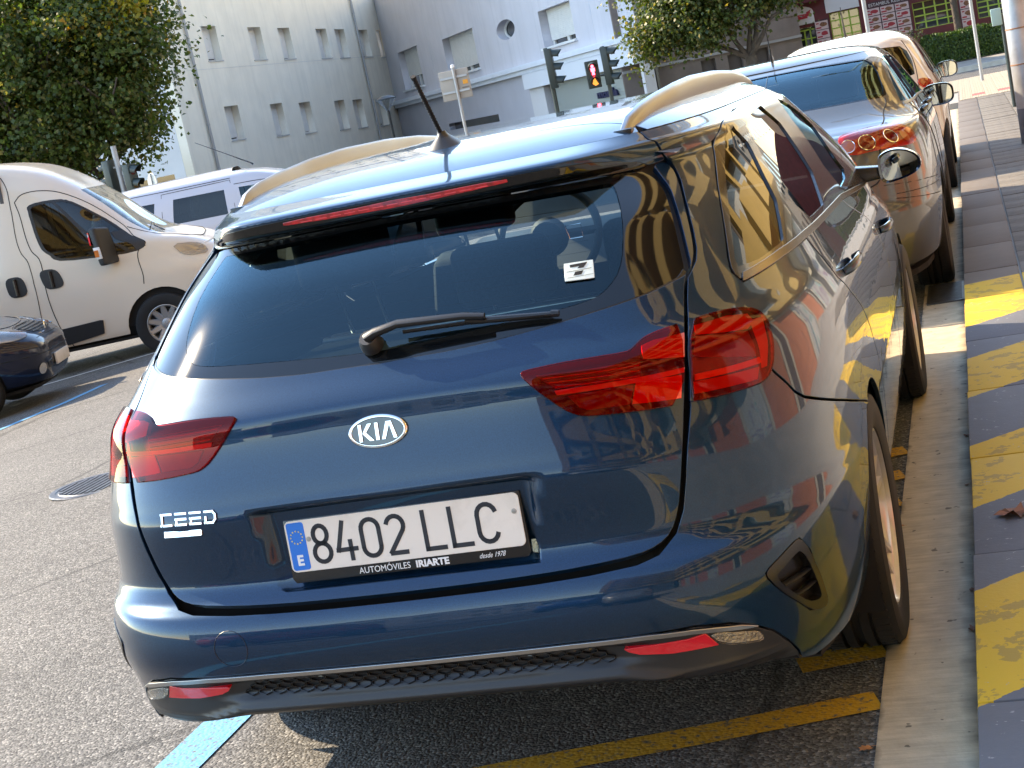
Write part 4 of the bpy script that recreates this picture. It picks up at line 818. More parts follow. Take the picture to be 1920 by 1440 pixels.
def build_trees():
    bark = mat('grey brown bark', (.085, .065, .05), .9, noise=(6, .35), bump=(18, .8, .03))
    dk = leaf_mat('dark maple leaves', (.036, .064, .013), (.095, .130, .026), (.18, .15, .04), .48)
    rs = np.random.default_rng(5); base = (-18.9, 31.0, gz(-18.9))
    t = thing('street_tree', 'big dense dark green street tree hiding the corner of the cream building', 'tree', base)
    b = MB(); tips = []; b.tube([(0, 0, -.1), (.03, .0, .9), (.05, .05, 2.2)], [.24, .19, .17], 12)
    for k in range(5):
        a = k * 1.26; branch(b, (.05, .05, 2.0 + .12 * k), (math.cos(a) * .8, math.sin(a) * .8, .75), 1.7, .10, 2, rs, tips)
    b.build('trunk', bark, t, smooth=60)
    lob = [(-.5, 0, 5.0, 2.9, 2.5), (-2.1, -.5, 4.2, 2.3, 1.9), (.7, .4, 4.5, 1.8, 1.8), (1.25, -.6, 5.5, 1.35, 1.4), (-3.6, 0, 5.6, 2.2, 2.3), (-.4, .6, 7.4, 2.5, 2.0), (-1.4, -1.2, 3.1, 1.8, .95), (.35, -.9, 3.35, 1.2, .85), (1.75, -.2, 4.25, .8, .95), (.9, -.4, 7.2, 1.2, 1.2), (-4.8, .2, 4.0, 1.8, 1.6), (2.0, .1, 6.3, .6, .6), (1.2, -.3, 3.2, .6, .5)]
    leaf_cloud('crown', lob, 105000, .125, dk, t, 3, thick=.75)
    yl = leaf_mat('yellowing leaves', (.16, .16, .012), (.34, .28, .02), (.42, .22, .03), .4)
    leaf_cloud('yellow_leaf_spray', [(2.0, -.9, 5.75, .5, .35), (2.35, -.7, 5.95, .3, .22), (1.5, -1.1, 5.5, .3, .25)], 900, .12, yl, t, 9, .9)['kind'] = 'stuff'
    md = leaf_mat('olive street-tree leaves', (.036, .060, .012), (.085, .115, .022), (.20, .16, .04), .42)
    t = thing('street_tree', 'spreading street tree with a forked trunk in front of the brown stone building', 'tree', (-4.15, 40.2, 0))
    b = MB(); tips = []; b.tube([(.12, 0, -.1), (.08, 0, .8), (0, 0, 1.45)], [.21, .17, .15], 12)
    for dd in ((-.75, .1, .8), (-.15, .2, 1), (.55, -.1, 1), (.15, .5, 1.1), (-1.2, .0, .55)): branch(b, (0, 0, 1.4), dd, 1.15, .085, 2, rs, tips)
    b.build('trunk', bark, t, smooth=60)
    lob = [(-1.6, -.2, 2.75, 1.15, .70), (-2.35, -.3, 2.45, .72, .60), (-.6, 0, 3.4, 1.3, .8), (.5, 0, 2.95, .9, .55), (1.1, .2, 3.1, .7, .5), (-1.9, 0, 3.6, 1.0, .8), (.2, .6, 4.4, 1.8, 1.1), (-1.2, -.6, 2.25, .8, .30)]
    leaf_cloud('crown', lob, 42000, .115, md, t, 17, thick=.75)
    # dark slim tree in front of the kebab shop
    t = thing('street_tree', 'slim dark trunk with sparse twigs standing against the kebab shop windows', 'tree', (1.25, 44.6, .1)); b = MB(); b.tube([(0, 0, 0), (-.02, 0, 1.2), (-.05, .0, 2.2), (-.1, .05, 3.5)], [.12, .10, .09, .08], 10); tips = []
    branch(b, (-.08, 0, 2.6), (-.6, 0, .8), 1.0, .05, 1, rs, tips); branch(b, (-.05, 0, 1.9), (.5, 0, .8), .8, .03, 1, rs, tips); b.build('trunk', bark, t, smooth=60)
    leaf_cloud('crown', [(-.5, 0, 3.6, 1.2, .8), (-.1, -.1, 2.25, .35, .25)], 1500, .12, md, t, 23, .9)
    # clipped hedge
    hg = leaf_mat('hedge leaves', (.022, .050, .008), (.048, .095, .012), (.11, .16, .02), .35); r = np.random.default_rng(2)
    t = thing('hedge', 'clipped green hedge with a sunlit top in front of the kebab shop', 'hedge', (2.6, 43.7, .1)); X0, X1, Y0, Y1, H = -2.35, 4.5, -.35, .45, .82
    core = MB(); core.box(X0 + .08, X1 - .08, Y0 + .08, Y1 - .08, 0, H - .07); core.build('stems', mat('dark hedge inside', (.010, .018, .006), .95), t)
    n1, n2, n3 = 17000, 13000, 4000; U = lambda a, b_, n: r.uniform(a, b_, n); x2 = U(X0, X1, n2)
    p = np.concatenate([np.stack([U(X0, X1, n1), Y0 + r.normal(size=n1) * .03, U(0, H, n1)], 1), np.stack([x2, U(Y0, Y1, n2), H + r.normal(size=n2) * .028 + .02 * np.sin(x2 * 5)], 1), np.stack([X0 + r.normal(size=n3) * .03, U(Y0, Y1, n3), U(0, H, n3)], 1)])
    n = np.repeat(np.array([[0, -1, .15], [0, 0, 1], [-1, 0, .1]]), [n1, n2, n3], 0) + r.normal(size=(n1 + n2 + n3, 3)) * .6; n /= np.linalg.norm(n, axis=1, keepdims=True); a = np.cross(n, r.normal(size=n.shape)); a /= np.linalg.norm(a, axis=1, keepdims=True); b_ = np.cross(n, a); s = (.033 * r.uniform(.6, 1.3, len(n)))[:, None]
    mesh_np('leaves', np.stack([p - b_ * s, p + a * s * .6, p + b_ * s, p - a * s * .6], 1).reshape(-1, 3), 4, hg, t)
    t = thing('shrub', 'loose yellow-green shrub at the left end of the hedge', 'shrub', (-.05, 43.7, .1)); leaf_cloud('foliage', [(0, 0, .45, .42, .45), (.3, -.1, .75, .25, .4)], 900, .09, leaf_mat('pale shrub leaves', (.10, .11, .03), (.22, .2, .06), (.3, .25, .1), .3), t, 41, .9)
    b = MB(); b.tube([(0, 0, 0), (.05, 0, .5), (.2, 0, .9)], [.02, .015, .008], 6); b.build('stem', bark, t)
build_trees()
# ------------------------------------------------------------------ the blue estate car: panel outlines on its body surface
CEED = [ #zr  y0    zs   w     zf   y1   nr nf
(.19,.150, .19,.795, .19,4.48, 6,5),
(.225,.085,.23,.838, .23,4.56, 6,5),
(.30,.048, .31,.868, .31,4.60, 6,5),
(.40,.026, .42,.884, .42,4.60, 6,5),
(.495,.0, .515,.892, .52,4.60, 6,5),
(.548,.0065,.572,.895,.575,4.60,6,5),
(.580,.019,.597,.896, .60,4.59, 6,5),
(.605,.052,.62,.896, .62,4.585,6,5),
(.64,.068, .65,.8965, .65,4.57, 5.8,5),
(.78,.060, .76,.8965, .74,4.50, 5.4,4.5),
(.815,.067,.80,.8945, .79,4.40, 5.3,4.5),
(.94,.094, .90,.8815, .90,3.95, 5,4),
(.98,.099, .935,.868,.935,3.75,5,4),
(.992,.107,.95,.862, .95,3.62, 5,5),
(1.035,.152,1.0,.838, 1.0,3.52, 4.8,6),
(1.10,.213,1.07,.806,1.07,3.40,4.6,7),
(1.22,.339, 1.20,.743,1.20,3.10, 4.4,7),
(1.318,.490,1.30,.688,1.30,2.83, 4.4,7),
(1.323,.497,1.315,.680,1.32,2.77,4.5,7,.030),
(1.327,.503,1.328,.673,1.332,2.73,4.7,7,.052),
(1.345,.520,1.34,.667,1.34,2.70,4.9,7,.074),
(1.3625,.535,1.349,.662,1.348,2.68,5,7,.094),
(1.3675,.540,1.361,.65,1.36,2.63,5,6.5,.089),
(1.385,.56,1.385,.625,1.385,2.55,5,6,0)]
CEED_K = [0.0,.0458,.1043,.1778,.2481,.2852,.3066,.3254,.3485,.435,.4612,.5401,.5668,.5774,.6176,.6785,.7935,.8908,.9044,.9204,.9334,.9401,.9616,1.0]
TR = {
  'shut': [(42.44, 0.9592), (43.46, 0.9246), (43.95, 0.8743), (44.08, 0.8419), (43.73, 0.7979), (43.15, 0.7537), (42.54, 0.7213), (41.88, 0.7018), (40.98, 0.6885), (40.17, 0.6769), (39.3, 0.6453), (38.45, 0.6091), (36.92, 0.5536), (35.83, 0.5046), (34.97, 0.455), (34.15, 0.4065), (33.34, 0.3695), (32.3, 0.3419), (30.84, 0.329), (28.73, 0.3222), (23.41, 0.3181), (17.23, 0.3158), (10.47, 0.3142), (3.28, 0.3106)],
  'lamp': [(20, 0.5749), (20.43, 0.5783), (24.42, 0.5826), (27.79, 0.5839), (31.83, 0.5834), (32.47, 0.5858), (33.4, 0.595), (34.29, 0.6013), (35.91, 0.6063), (38.5, 0.6097), (40.72, 0.6115), (42.83, 0.6099), (44.91, 0.6026), (45.94, 0.5918), (46.3, 0.5776), (46.1, 0.5616), (45.71, 0.5455), (45.13, 0.5221), (44.66, 0.5118), (44, 0.5028), (43.09, 0.4995), (40.76, 0.5005), (37.85, 0.5022), (35.95, 0.5035), (32.17, 0.505), (29.26, 0.5069), (26.2, 0.5097), (25.13, 0.5128), (23.93, 0.521), (21.87, 0.5445), (20.61, 0.5628)],
  'glassR': [(40.02, 0.8975), (41.18, 0.8617), (41.87, 0.8363), (41.96, 0.8146), (41.85, 0.7868), (41.43, 0.7514), (40.99, 0.7178), (40.72, 0.6972), (40.32, 0.6885), (39.71, 0.6835), (36.83, 0.6739), (34.84, 0.6678), (31.15, 0.6603), (25.49, 0.6499), (18.25, 0.6375), (11.43, 0.6301), (4.08, 0.6284)],
  'clear': [(35.35, 0.8655), (35.69, 0.8116), (34.78, 0.7561), (33.49, 0.7165), (32.01, 0.696), (30.63, 0.6835), (28.5, 0.6765), (25.77, 0.6723), (17.57, 0.6629), (7.49, 0.6528), (2.98, 0.6507)],
  'bseam': [(44.66, 0.5118), (45.2, 0.5), (45.95, 0.4847), (46.69, 0.4667), (47.68, 0.4528), (49.8, 0.4355), (54.15, 0.4007), (61.85, 0.3373)],
  'bumplow': [(-2.58, 0.2189), (5.5, 0.2191), (13.4, 0.2204), (21.24, 0.2207), (28.84, 0.2184), (33.43, 0.2181), (36.63, 0.2086), (38.64, 0.1923), (40.32, 0.1724), (41.8, 0.1443), (42.74, 0.1216), (43.07, 0.1048)],
  'chrome': [(-2.83, 0.211), (5.31, 0.2124), (13.22, 0.2128), (21.09, 0.2128), (28.73, 0.2108), (33.29, 0.2063), (35.36, 0.2008), (37.5, 0.193)],
  'vent': [(44.04, 0.284), (45.05, 0.2603), (45.8, 0.2159), (46.42, 0.1651), (46.21, 0.157), (45.58, 0.1585), (44.32, 0.1686), (42.33, 0.2122), (40.59, 0.2541), (40.5, 0.2618), (40.85, 0.2667), (42.37, 0.2766), (43.44, 0.2834)],
  'refl': [(26.21, 0.1977), (28.38, 0.1981), (32.57, 0.1974), (34.55, 0.1951), (38.41, 0.1836), (39.07, 0.1776), (39.4, 0.1667), (38.77, 0.1648), (35.57, 0.1713), (30.81, 0.179), (27.66, 0.1856), (26.63, 0.1918)],
  'dlo_low': [(46.15, 0.6442), (60.78, 0.6559), (89.15, 0.6435), (117.42, 0.6065)],
  'qglass': [(54, 0.8994), (62.39, 0.9395), (58.27, 0.6801), (46.37, 0.6612), (46.41, 0.6893)],
  'rglass': [(64.44, 0.9296), (86.85, 0.949), (80.78, 0.6699), (61.15, 0.6781)],
  'fglass': [(103.43, 0.9455), (113.32, 0.9267), (118.57, 0.8546), (109.32, 0.7301), (108.49, 0.6661), (89.42, 0.659)],
  'rdoor': [(61.56, 0.6229), (61.82, 0.6057), (62.63, 0.5625), (67.58, 0.4808), (70.28, 0.4273)],
  'bdoor': [(88.78, 0.6457), (97.44, 0.5661), (98.25, 0.5023), (101.47, 0.4076), (101.64, 0.339)],
  'sticker': [(27.42, 0.7441), (30.89, 0.7423), (30.56, 0.7122), (27.13, 0.7148)],
  'brake': [(21.89, 0.9346), (17.31, 0.9354), (7.13, 0.9349), (2.54, 0.9356)],
  'brakelo': [(21.02, 0.9322), (13.05, 0.9303), (2.12, 0.9283)],
  'wiper': [(-0.85, 0.6574), (4.15, 0.6666), (13.83, 0.666), (16.69, 0.6636), (24.9, 0.6589)],
  'lg': [(23.43, 0.5463), (30.17, 0.5466), (36.53, 0.5475), (36.35, 0.5425), (30.04, 0.5411), (23.55, 0.5412)],
  'rb1': [(31.81, 0.542), (36.06, 0.5387), (35.49, 0.5111), (30.95, 0.5156)],
  'rb0': [(24.71, 0.5372), (31.37, 0.5388), (30.69, 0.5159), (26.52, 0.5171), (25.64, 0.5219)],
  'up1': [(33.5, 0.5889), (34.76, 0.5932), (37.82, 0.594), (36.98, 0.562), (33.27, 0.5708)],
  'up0': [(21.88, 0.5691), (32.88, 0.5678), (32.3, 0.5473), (23.58, 0.5496)],
  'o_up': [(38.77, 0.5853), (43.75, 0.5708), (43.67, 0.5498), (43.47, 0.5352), (37.84, 0.5596)],
  'o_lg': [(37.27, 0.5353), (43.68, 0.5318), (43.75, 0.5247), (37.14, 0.5286)],
  'o_am': [(36.99, 0.5263), (43.39, 0.5198), (42.89, 0.5062), (40.82, 0.5087), (36.83, 0.5122)],
  'o_side': [(44.53, 0.5837), (45.96, 0.5812), (45.19, 0.5484), (44.25, 0.5177), (43.69, 0.5175), (44.08, 0.5422)],
  'o_top': [(39.08, 0.6007), (42.4, 0.6012), (44.6, 0.5937), (44.88, 0.581), (43.87, 0.5743), (38.85, 0.5883)],
}
def build_estate():
    S = Surf(CEED, sig=.0045, k=CEED_K); K = S.k
    kv = lambda i: K[int(i)] + (K[min(23, int(i) + 1)] - K[int(i)]) * (i - int(i))
    redlens = glass('clean red lamp lens', (.86, .085, .085), 1.27, film=0)
    car = thing('estate_car', 'dark blue estate car filling the foreground, parked against the kerb with its tailgate towards us', 'car')
    BL = paint('deep blue metallic paint', (.0045, .026, .060), .55, .33, .22)
    m = CM
    shut = TR['shut'][:-4] + [(23.5, .3180), (17.35, .3158), (10.6, .3148), (3.4, .3145)]; glassR = TR['glassR']; lamp = TR['lamp']; bseam = TR['bseam']; low = TR['bumplow']
    # --- tailgate with a plate recess
    def dtail(P):
        x, z = np.abs(P[..., 0]), P[..., 2]
        xe = .286 + .046 * np.clip((z - .645) / .14, 0, 1) ** 1.2
        sx = np.clip((xe - x) / np.maximum(.008 + (xe - .286), .01), 0, 1); st = lambda t: t * t * (3 - 2 * t)
        sz = np.clip((z - .612) / .012, 0, 1) * np.clip((.795 - z) / .016, 0, 1)
        return -np.where(P[..., 1] < .4, .032 * st(sx) * st(sz), 0)
    ST = Disp(S, dtail)
    gl_end = (39.75, .8908); i0 = 2
    right = [(0, .3145)] + shut[::-1][1:] ; right = [p for p in right if p[1] < .88]
    seam_out = right[-1]
    tg = right + [(43.2, .893), (41.2, .890)] + [(u + .5, v) for u, v in glassR if v < .875] + [(0, .6265)]
    tail = panel('tailgate', ST, sym(tg), BL, car, hv=.007, hu=.016, smooth=1, gap=.003)
    # spoiler: wraps round the top of the tailgate and over the roof edge
    e = kv(17) + .004
    sp = [(0, .9374), (15, .9374), (28, .9368), (34, .9348), (37.5, .9284), (39.6, .9155), (40.7, .8950), (41.2, .8935), (43.2, .897), (43.6, .90)] + [p for p in shut[::-1] if p[1] > .90] + [(42.6, .985), (42.4, 1.0), (0, 1.0)]
    RO = 7.
    def roof_f(x, y):
        L = np.where(y < 2, 1.44, .55); n = np.where(y < 2, 5., 6.)
        rho = ((np.abs(x) / .625) ** n + (np.abs(y - 2) / L) ** n) ** (1 / n)
        return np.stack([x, y, 1.385 + .062 * (1 - np.clip(rho, 0, 1.05) ** RO)], -1)
    SR = Flat(roof_f, (2e-3, 2e-3))
    edge = [tuple(S(u, 1.0)[:2]) for u in np.linspace(0, 42.4, 22)]
    seam = [(.50, .742), (.44, .765), (.35, .785), (.2, .797), (0, .802)]
    spr = edge + seam
    D2 = panel_data(SR, spr + [(-x, y) for x, y in spr[::-1]][1:-1], hu=.03, hv=.02, smooth=0, gap=.0, lip=.004, rnd=.0005)
    D1 = panel_data(S, sym(sp), hv=.005, hu=.018, smooth=0, gap=.0012, lip=.004, rnd=.0008)
    raw('spoiler', *joined(D1, D2)[:2], BL, car, joined(D1, D2)[2])
    rf = [(x, y + .006) for x, y in [(0, .802), (.2, .797), (.35, .785), (.44, .765), (.50, .742)]] + [tuple(S(u, 1.0)[:2] * np.array([.998, 1])) for u in np.linspace(44, 180, 60)]
    panel('roof', SR, rf + [(-x, y) for x, y in rf[::-1]][1:-1], BL, car, hu=.04, hv=.04, smooth=0, gap=.001, lip=.01)
    # brake lamp strip under the lip
    bt, bo = TR['brake'], TR['brakelo']; bk = [(0, bo[-1][1])] + bo[::-1][1:] + [(bt[0][0], bt[0][1] - .002)] + bt[:-1] + [(0, bt[-1][1])]
    bl = panel('brake_lamp', S, sym(bk), mat('brake lamp red', (.42, .010, .014), .15, coat=1, noise=(60, .5)), car, off=.002, gap=0, hv=.006, smooth=0, lip=.004)
    va_, vb_ = bo[1][1] + .002, bt[2][1] - .003
    for k in range(13):
        u = -17.4 + k * 2.9; panel('diode_window', S, [(u - 1.1, va_), (u + 1.1, va_), (u + 1.1, vb_), (u - 1.1, vb_)], mat('lit-through red lens', (.70, .025, .03), .1, coat=1), bl, off=.0030, gap=0, hv=.01, smooth=0, lip=.001)
    panel('spoiler_underside', S, sym([(0, .8916), (20, .8916), (30, .8916), (36, .8916), (39.3, .8915), (40.6, .8935), (39.6, .915), (37.5, .928), (34, .9345), (28, .9365), (15, .9372), (0, .9372)]), m['frit'], car, gap=0, smooth=0, hv=.004)
    # rear window with its black border
    go = [(0, .6292)] + glassR[::-1][:-1] + [(39.3, .8905), (30, .8905), (0, .8905)]
    cl = [(0, .6500)] + TR['clear'][::-1] + [(34.8, .872), (0, .872)]
    wb = panel('window_border', S, sym(go), m['frit'], car, off=-.004, gap=.002, hv=.012, holes=[sym(cl)], smooth=1)
    rw = panel('rear_window', S, sym(cl), m['glass'], car, off=-.0042, gap=-.001, hv=.02, smooth=1, lip=0)
    for k in range(9):      # heater wires in the pane
        v = .69 + k * .019; q = [(u, v - .004 * (u / 30) ** 2) for u in np.linspace(-31, 31, 24)]
        P = [S(u, w) + S.nrm(u, w) * -.0052 for u, w in q]
        b = MB(); b.tube(P, .0003, 4); b.build('heater_wire', mat('heater wire', (.05, .02, .01), 1, spec=0), rw)
    panel('window_seal', S, sym([(0, .6215), (10, .6225), (18.2, .6300), (25.4, .6420), (31, .652), (36.7, .6655), (39.6, .675), (40.3, .682), (40.6, .690), (40.4, .694), (39.9, .688), (39.4, .6828), (36.7, .673), (34.7, .667), (31, .6595), (25.4, .6494), (18.2, .6374), (11.4, .6301), (0, .628)]), m['satin'], car, off=-.003, gap=0, smooth=0, hv=.008)
    # window sticker: black figure seven on a pale card
    sk = TR['sticker']; st = panel('sticker', S, sk, mat('pale sticker', (.62, .70, .66), .5), car, off=.0006, gap=0, smooth=0, hv=.02, lip=.001)
    (a0, b0), (a1, b1) = sk[3], sk[1]
    sq = lambda x, y: (a0 + (a1 - a0) * x, b0 + (b1 - b0) * y)
    for q in ([(.24, .90), (.82, .90), (.66, .60), (.46, .60), (.54, .73), (.24, .73)], [(.38, .43), (.64, .43), (.55, .20), (.29, .20)], [(.1, .50), (.9, .50), (.9, .475), (.1, .475)], [(.08, .12), (.92, .12), (.92, .10), (.08, .10)]):
        panel('sticker_figure', S, [sq(x, y + .02) for x, y in q], m['black'], st, off=.0011, gap=0, smooth=0, hv=.03, lip=0)
    # --- wiper
    wp = [S(u, v) for u, v in TR['wiper']]; N = S.nrm(5, .66)
    P = [wp[0] + N * .032, wp[0] * .7 + wp[1] * .3 + N * .040, wp[1] + N * .044, wp[2] + N * .036, wp[3] + N * .03]
    b = MB(); b.tube([P[0] - N * .03, P[0] - N * .012, P[0]], [.026, .024, .018], 12); b.tube(P, [.016, .015, .013, .011, .009], 10, sq=(1, .7)); wi = b.build('wiper_arm', m['plastic'], car, smooth=40)
    b = MB(); b.tube([wp[2] + N * .022, wp[3] + N * .016, wp[4] + N * .012], [.007, .007, .005], 8); b.tube([wp[4] * 1.0 + N * .012, wp[4] + (wp[4] - wp[3]) * .12 + N * .011], [.008, .007], 8)
    b.tube([wp[1] + N * .012, wp[2] + N * .010, wp[4] + N * .004], .0045, 6); b.build('wiper_blade', m['satin'], wi, smooth=40)
    # --- tail lamps
    def clip_u(poly, u_of_v, keep_low):
        out = []; f = lambda p: (u_of_v(p[1]) - p[0]) * (1 if keep_low else -1)
        for i in range(len(poly)):
            a, b_ = poly[i], poly[(i + 1) % len(poly)]; fa, fb = f(a), f(b_)
            if fa >= 0: out.append(a)
            if fa * fb < 0: t = fa / (fa - fb); out.append((a[0] + (b_[0] - a[0]) * t, a[1] + (b_[1] - a[1]) * t))
        return out
    su = lambda v: np.interp(v, [p[1] for p in shut[::-1]], [p[0] for p in shut[::-1]])
    scl = lambda poly, f: [tuple(np.mean(poly, 0) + (np.array(p) - np.mean(poly, 0)) * f) for p in poly]
    maroon = mat('dark maroon lamp body', (.07, .006, .010), .12, coat=1)
    silver = mat('lamp reflector', (.70, .16, .15), .3, metal=.3); deep = mat('deep red lamp plastic', (.24, .012, .018), .2, coat=1, noise=(18, .3))
    bright = mat('bright red lamp plastic', (.95, .05, .05), .25, coat=1); pink = mat('light guide', (.95, .62, .60), .2, coat=1)
    orange = mat('orange reflector', (.90, .36, .05), .25, coat=1)
    inn = clip_u(lamp, lambda v: su(v) - .35, True); outr = clip_u(lamp, lambda v: su(v) + .35, False)
    li = lambda p: (p[0], p[1])
    # inner features as (u, v) outlines on the lamp face
    def strip(u0, u1, va0, va1, vb0, vb1): return [(u0, va0), (u1, vb0), (u1, vb1), (u0, va1)]
    for sgn in (1, -1):
        mir = sgn < 0
        a = panel('tail_lamp', S, inn, maroon, car, mirror=mir, off=.002, gap=.001, hv=.01, smooth=1)
        for nm, q, mt, of in (('light_guide', TR['lg'], pink, .0052), ('reflector', TR['rb1'], bright, .004), ('reflector', TR['rb0'], deep, .0035), ('reflector', TR['up1'], silver, .0038), ('reflector', TR['up0'], deep, .0033)):
            panel(nm, S, q, mt, a, mirror=mir, off=of, gap=0, smooth=0, hv=.012, lip=.003)
        for k in range(6):
            t_ = (k + .5) / 6; A_, B_ = np.array(TR['up0'][0]) * (1 - t_) + np.array(TR['up0'][3]) * t_, np.array(TR['up0'][1]) * (1 - t_) + np.array(TR['up0'][2]) * t_
            b = MB(); b.tube([(S(*(A_ + (B_ - A_) * f)) + S.nrm(*(A_ + (B_ - A_) * f)) * .0042) * [-1 if mir else 1, 1, 1] for f in np.linspace(.02, .99, 8)], .0009, 4); b.build('lamp_rib', bright if k % 2 else deep, a)
        panel('lens', S, scl(inn, .985), redlens, a, mirror=mir, off=.0068, gap=0, hv=.012, smooth=1, lip=.006, rnd=.002)
        o = panel('tail_lamp', S, outr, maroon, car, mirror=mir, off=.002, gap=.001, hv=.01, smooth=1)
        for nm, q, mt, of in (('light_guide', TR['o_lg'], orange, .0052), ('reflector', TR['o_am'], m['amber'], .004), ('reflector', TR['o_up'], deep, .0035), ('reflector', TR['o_side'], silver, .0035), ('reflector', TR['o_top'], silver, .0032)):
            panel(nm, S, q, mt, o, mirror=mir, off=of, gap=0, smooth=0, hv=.012, lip=.003)
        panel('lens', S, scl(outr, .985), redlens, o, mirror=mir, off=.0068, gap=0, hv=.012, smooth=1, lip=.006, rnd=.002)
    # --- bumper, painted upper half
    arch = arch_pts(S, 1.055, .317, .348, 113, 196, 14, 62)
    lampbot = [p for p in lamp if p[1] < .5235 and p[0] > 36.4]
    lb = sorted(lampbot, key=lambda p: p[0])
    bl_r = [(u, v - .002) for u, v in low if u > 6]
    flank_b = [(u, v) for u, v in arch if v > .06]
    bp = [(0, bl_r[0][1])] + bl_r + [(44.6, .092), (50.5, .083), (54.0, .10)] + [p for p in arch[::-1] if p[1] > .105] + bseam[::-1] + [(44.78, .5105)] + [p for p in lb[::-1]] + [(36.3, .5040)] + \
        [(u + .25, v - .002) for u, v in shut if .335 < v < .5] + [(u, v - .0095) for u, v in shut if v <= .335] + [(0, .3050)]
    vent = TR['vent']
    def dcir(P): return 0 * P[..., 0]
    for_b = panel('rear_bumper', S, sym(bp), BL, car, hv=.008, hu=.02, smooth=0, gap=.002, holes=[vent, [(-u, v) for u, v in vent]])
    c0 = np.mean(vent, 0)
    for sgn in (1, -1):
        mir = sgn < 0
        o = panel('bumper_vent', S, vent, m['satin'], car, mirror=mir, gap=-.001, off=-.018, smooth=1, hv=.02, lip=0)
        panel('vent_surround', S, vent, m['satin'], o, mirror=mir, gap=.0005, off=.003, smooth=1, hv=.02, holes=[scl(vent, .72)], lip=.02)
        for t in (.36, .66):
            A = np.array(vent[10]) * (1 - t) + np.array(vent[8]) * t if False else None
            y0_ = S(41.3 + t * 2.6, .262 - t * .09); y1_ = S(45.0 + t * .9, .262 - t * .085)
            n0 = S.nrm(43, .22); P = [y0_ - n0 * .010, (y0_ + y1_) / 2 - n0 * .006, y1_ - n0 * .008]
            if mir: P = [p * [-1, 1, 1] for p in P]
            b = MB(); b.tube(P, [.005, .006, .005], 8, sq=(1.6, .6)); b.build('vent_fin', m['plastic'], o, smooth=40)
    # --- lower valance: black, with a step, honeycomb band, bright strip and reflectors
    vh = lambda u: np.interp(abs(u), [p[0] for p in bl_r], [p[1] for p in bl_r])
    va = [(0, .1430), (10, .1440), (19.3, .1450), (23.0, .1425), (26.5, .1385), (30.2, .1330), (34.8, .1245), (39.3, .1157), (41.7, .1110), (42.9, .1090)] + [(u, v - .0045) for u, v in bl_r[::-1]] + [(0, bl_r[0][1] - .0045)]
    def dval(P):
        x, z = np.abs(P[..., 0]), P[..., 2]
        band = np.clip((.437 - z) / .005, 0, 1) * np.clip((z - .392) / .012, 0, 1) * np.clip((.50 - x) / .1, 0, 1)
        roll = .014 * np.exp(-((z - .372 + .032 * np.clip((x - .42) / .12, 0, 1)) / .013) ** 2) - .02 * np.clip((.358 - z) / .02, 0, 1)
        return -.014 * band + roll * np.clip((.75 - x) / .04, 0, 1)
    SV = Disp(S, dval)
    val = panel('lower_bumper', SV, sym(va), m['plastic'], car, hv=.007, hu=.02, smooth=0, gap=0, lip=.03)
    # honeycomb cells: thin hexagon rims standing in the band
    b = MB()
    for r in range(3):
        for c in range(-13, 14):
            x = (c + .5 * (r % 2)) * .0330; z = .4015 + r * .0112
            if abs(x) > .415 - r * .012: continue
            ring = []
            for k in range(6):
                q = math.pi / 3 * k + math.pi / 6
                for rr, of in ((.0180, .0), (.0164, .0)):
                    xx, zz = x + rr * 1.0 * math.cos(q), z + rr * .42 * math.sin(q)
                    uu = math.degrees(math.atan(xx / .885)); vv = float(np.interp(zz, S.T[:300, 0], S.v[:300])); ring.append((uu, vv))
            P0 = [SV(a, d) + SV.nrm(a, d) * .006 for a, d in ring]; P1 = [SV(a, d) + SV.nrm(a, d) * .0005 for a, d in ring]
            F = []
            for k in range(6):
                j = (k + 1) % 6; F += [(2 * k, 2 * j, 2 * j + 1, 2 * k + 1), (12 + 2 * k, 12 + 2 * j, 2 * j, 2 * k), (2 * k + 1, 2 * j + 1, 12 + 2 * j + 1, 12 + 2 * k + 1)]
            b.add(P0 + P1, F)
    b.build('honeycomb_grille', m['satin'], val)
    ch = [(0, .2115), (12.5, .2115), (21, .2112), (28.6, .2095), (33.2, .205), (35.3, .1995), (38.0, .1905), (38.9, .188), (37.5, .1985), (35.3, .2062), (33.2, .2112), (28.6, .2155), (21, .2172), (13, .2172), (0, .2170)]
    panel('bright_strip', S, sym(ch), m['alu'], car, off=.006, gap=0, smooth=0, hv=.01, lip=.012)
    rf = TR['refl']
    for sgn in (1, -1):
        mir = sgn < 0
        redp = [rf[0], rf[1], rf[2], (34.2, .2012), (35.2, .1777)] + rf[9:]; clp = [(34.4, .2012), rf[4], rf[5], rf[6], rf[7], (35.45, .1775)]
        q = panel('bumper_reflector', S, [(u, v - .002) for u, v in redp], mat('reflector red', (.62, .006, .02), .2, coat=1, bump=(220, .25, .001)), car, mirror=mir, off=.003, gap=.0005, smooth=0, hv=.02, lip=.014)
        r_ = panel('reversing_lamp', S, [(u, v - .002) for u, v in clp], mat('lamp silver', (.55, .53, .50), .25, metal=.7, bump=(140, .8, .004)), q, mirror=mir, off=.001, gap=.001, smooth=1, hv=.02, lip=.012)
        panel('lamp_cover', S, [(u, v - .002) for u, v in clp], m['clearlens'], r_, mirror=mir, off=.0045, gap=0, smooth=1, hv=.02, lip=.004)
    # --- flanks
    low_d, qg, rg, fg = TR['dlo_low'], TR['qglass'], TR['rglass'], TR['fglass']
    dl_bot = [(46.1, .6440), (53, .652), (60.7, .6545), (75, .6495), (89.1, .6415), (103, .623), (117.4, .6035), (118.9, .6045)]
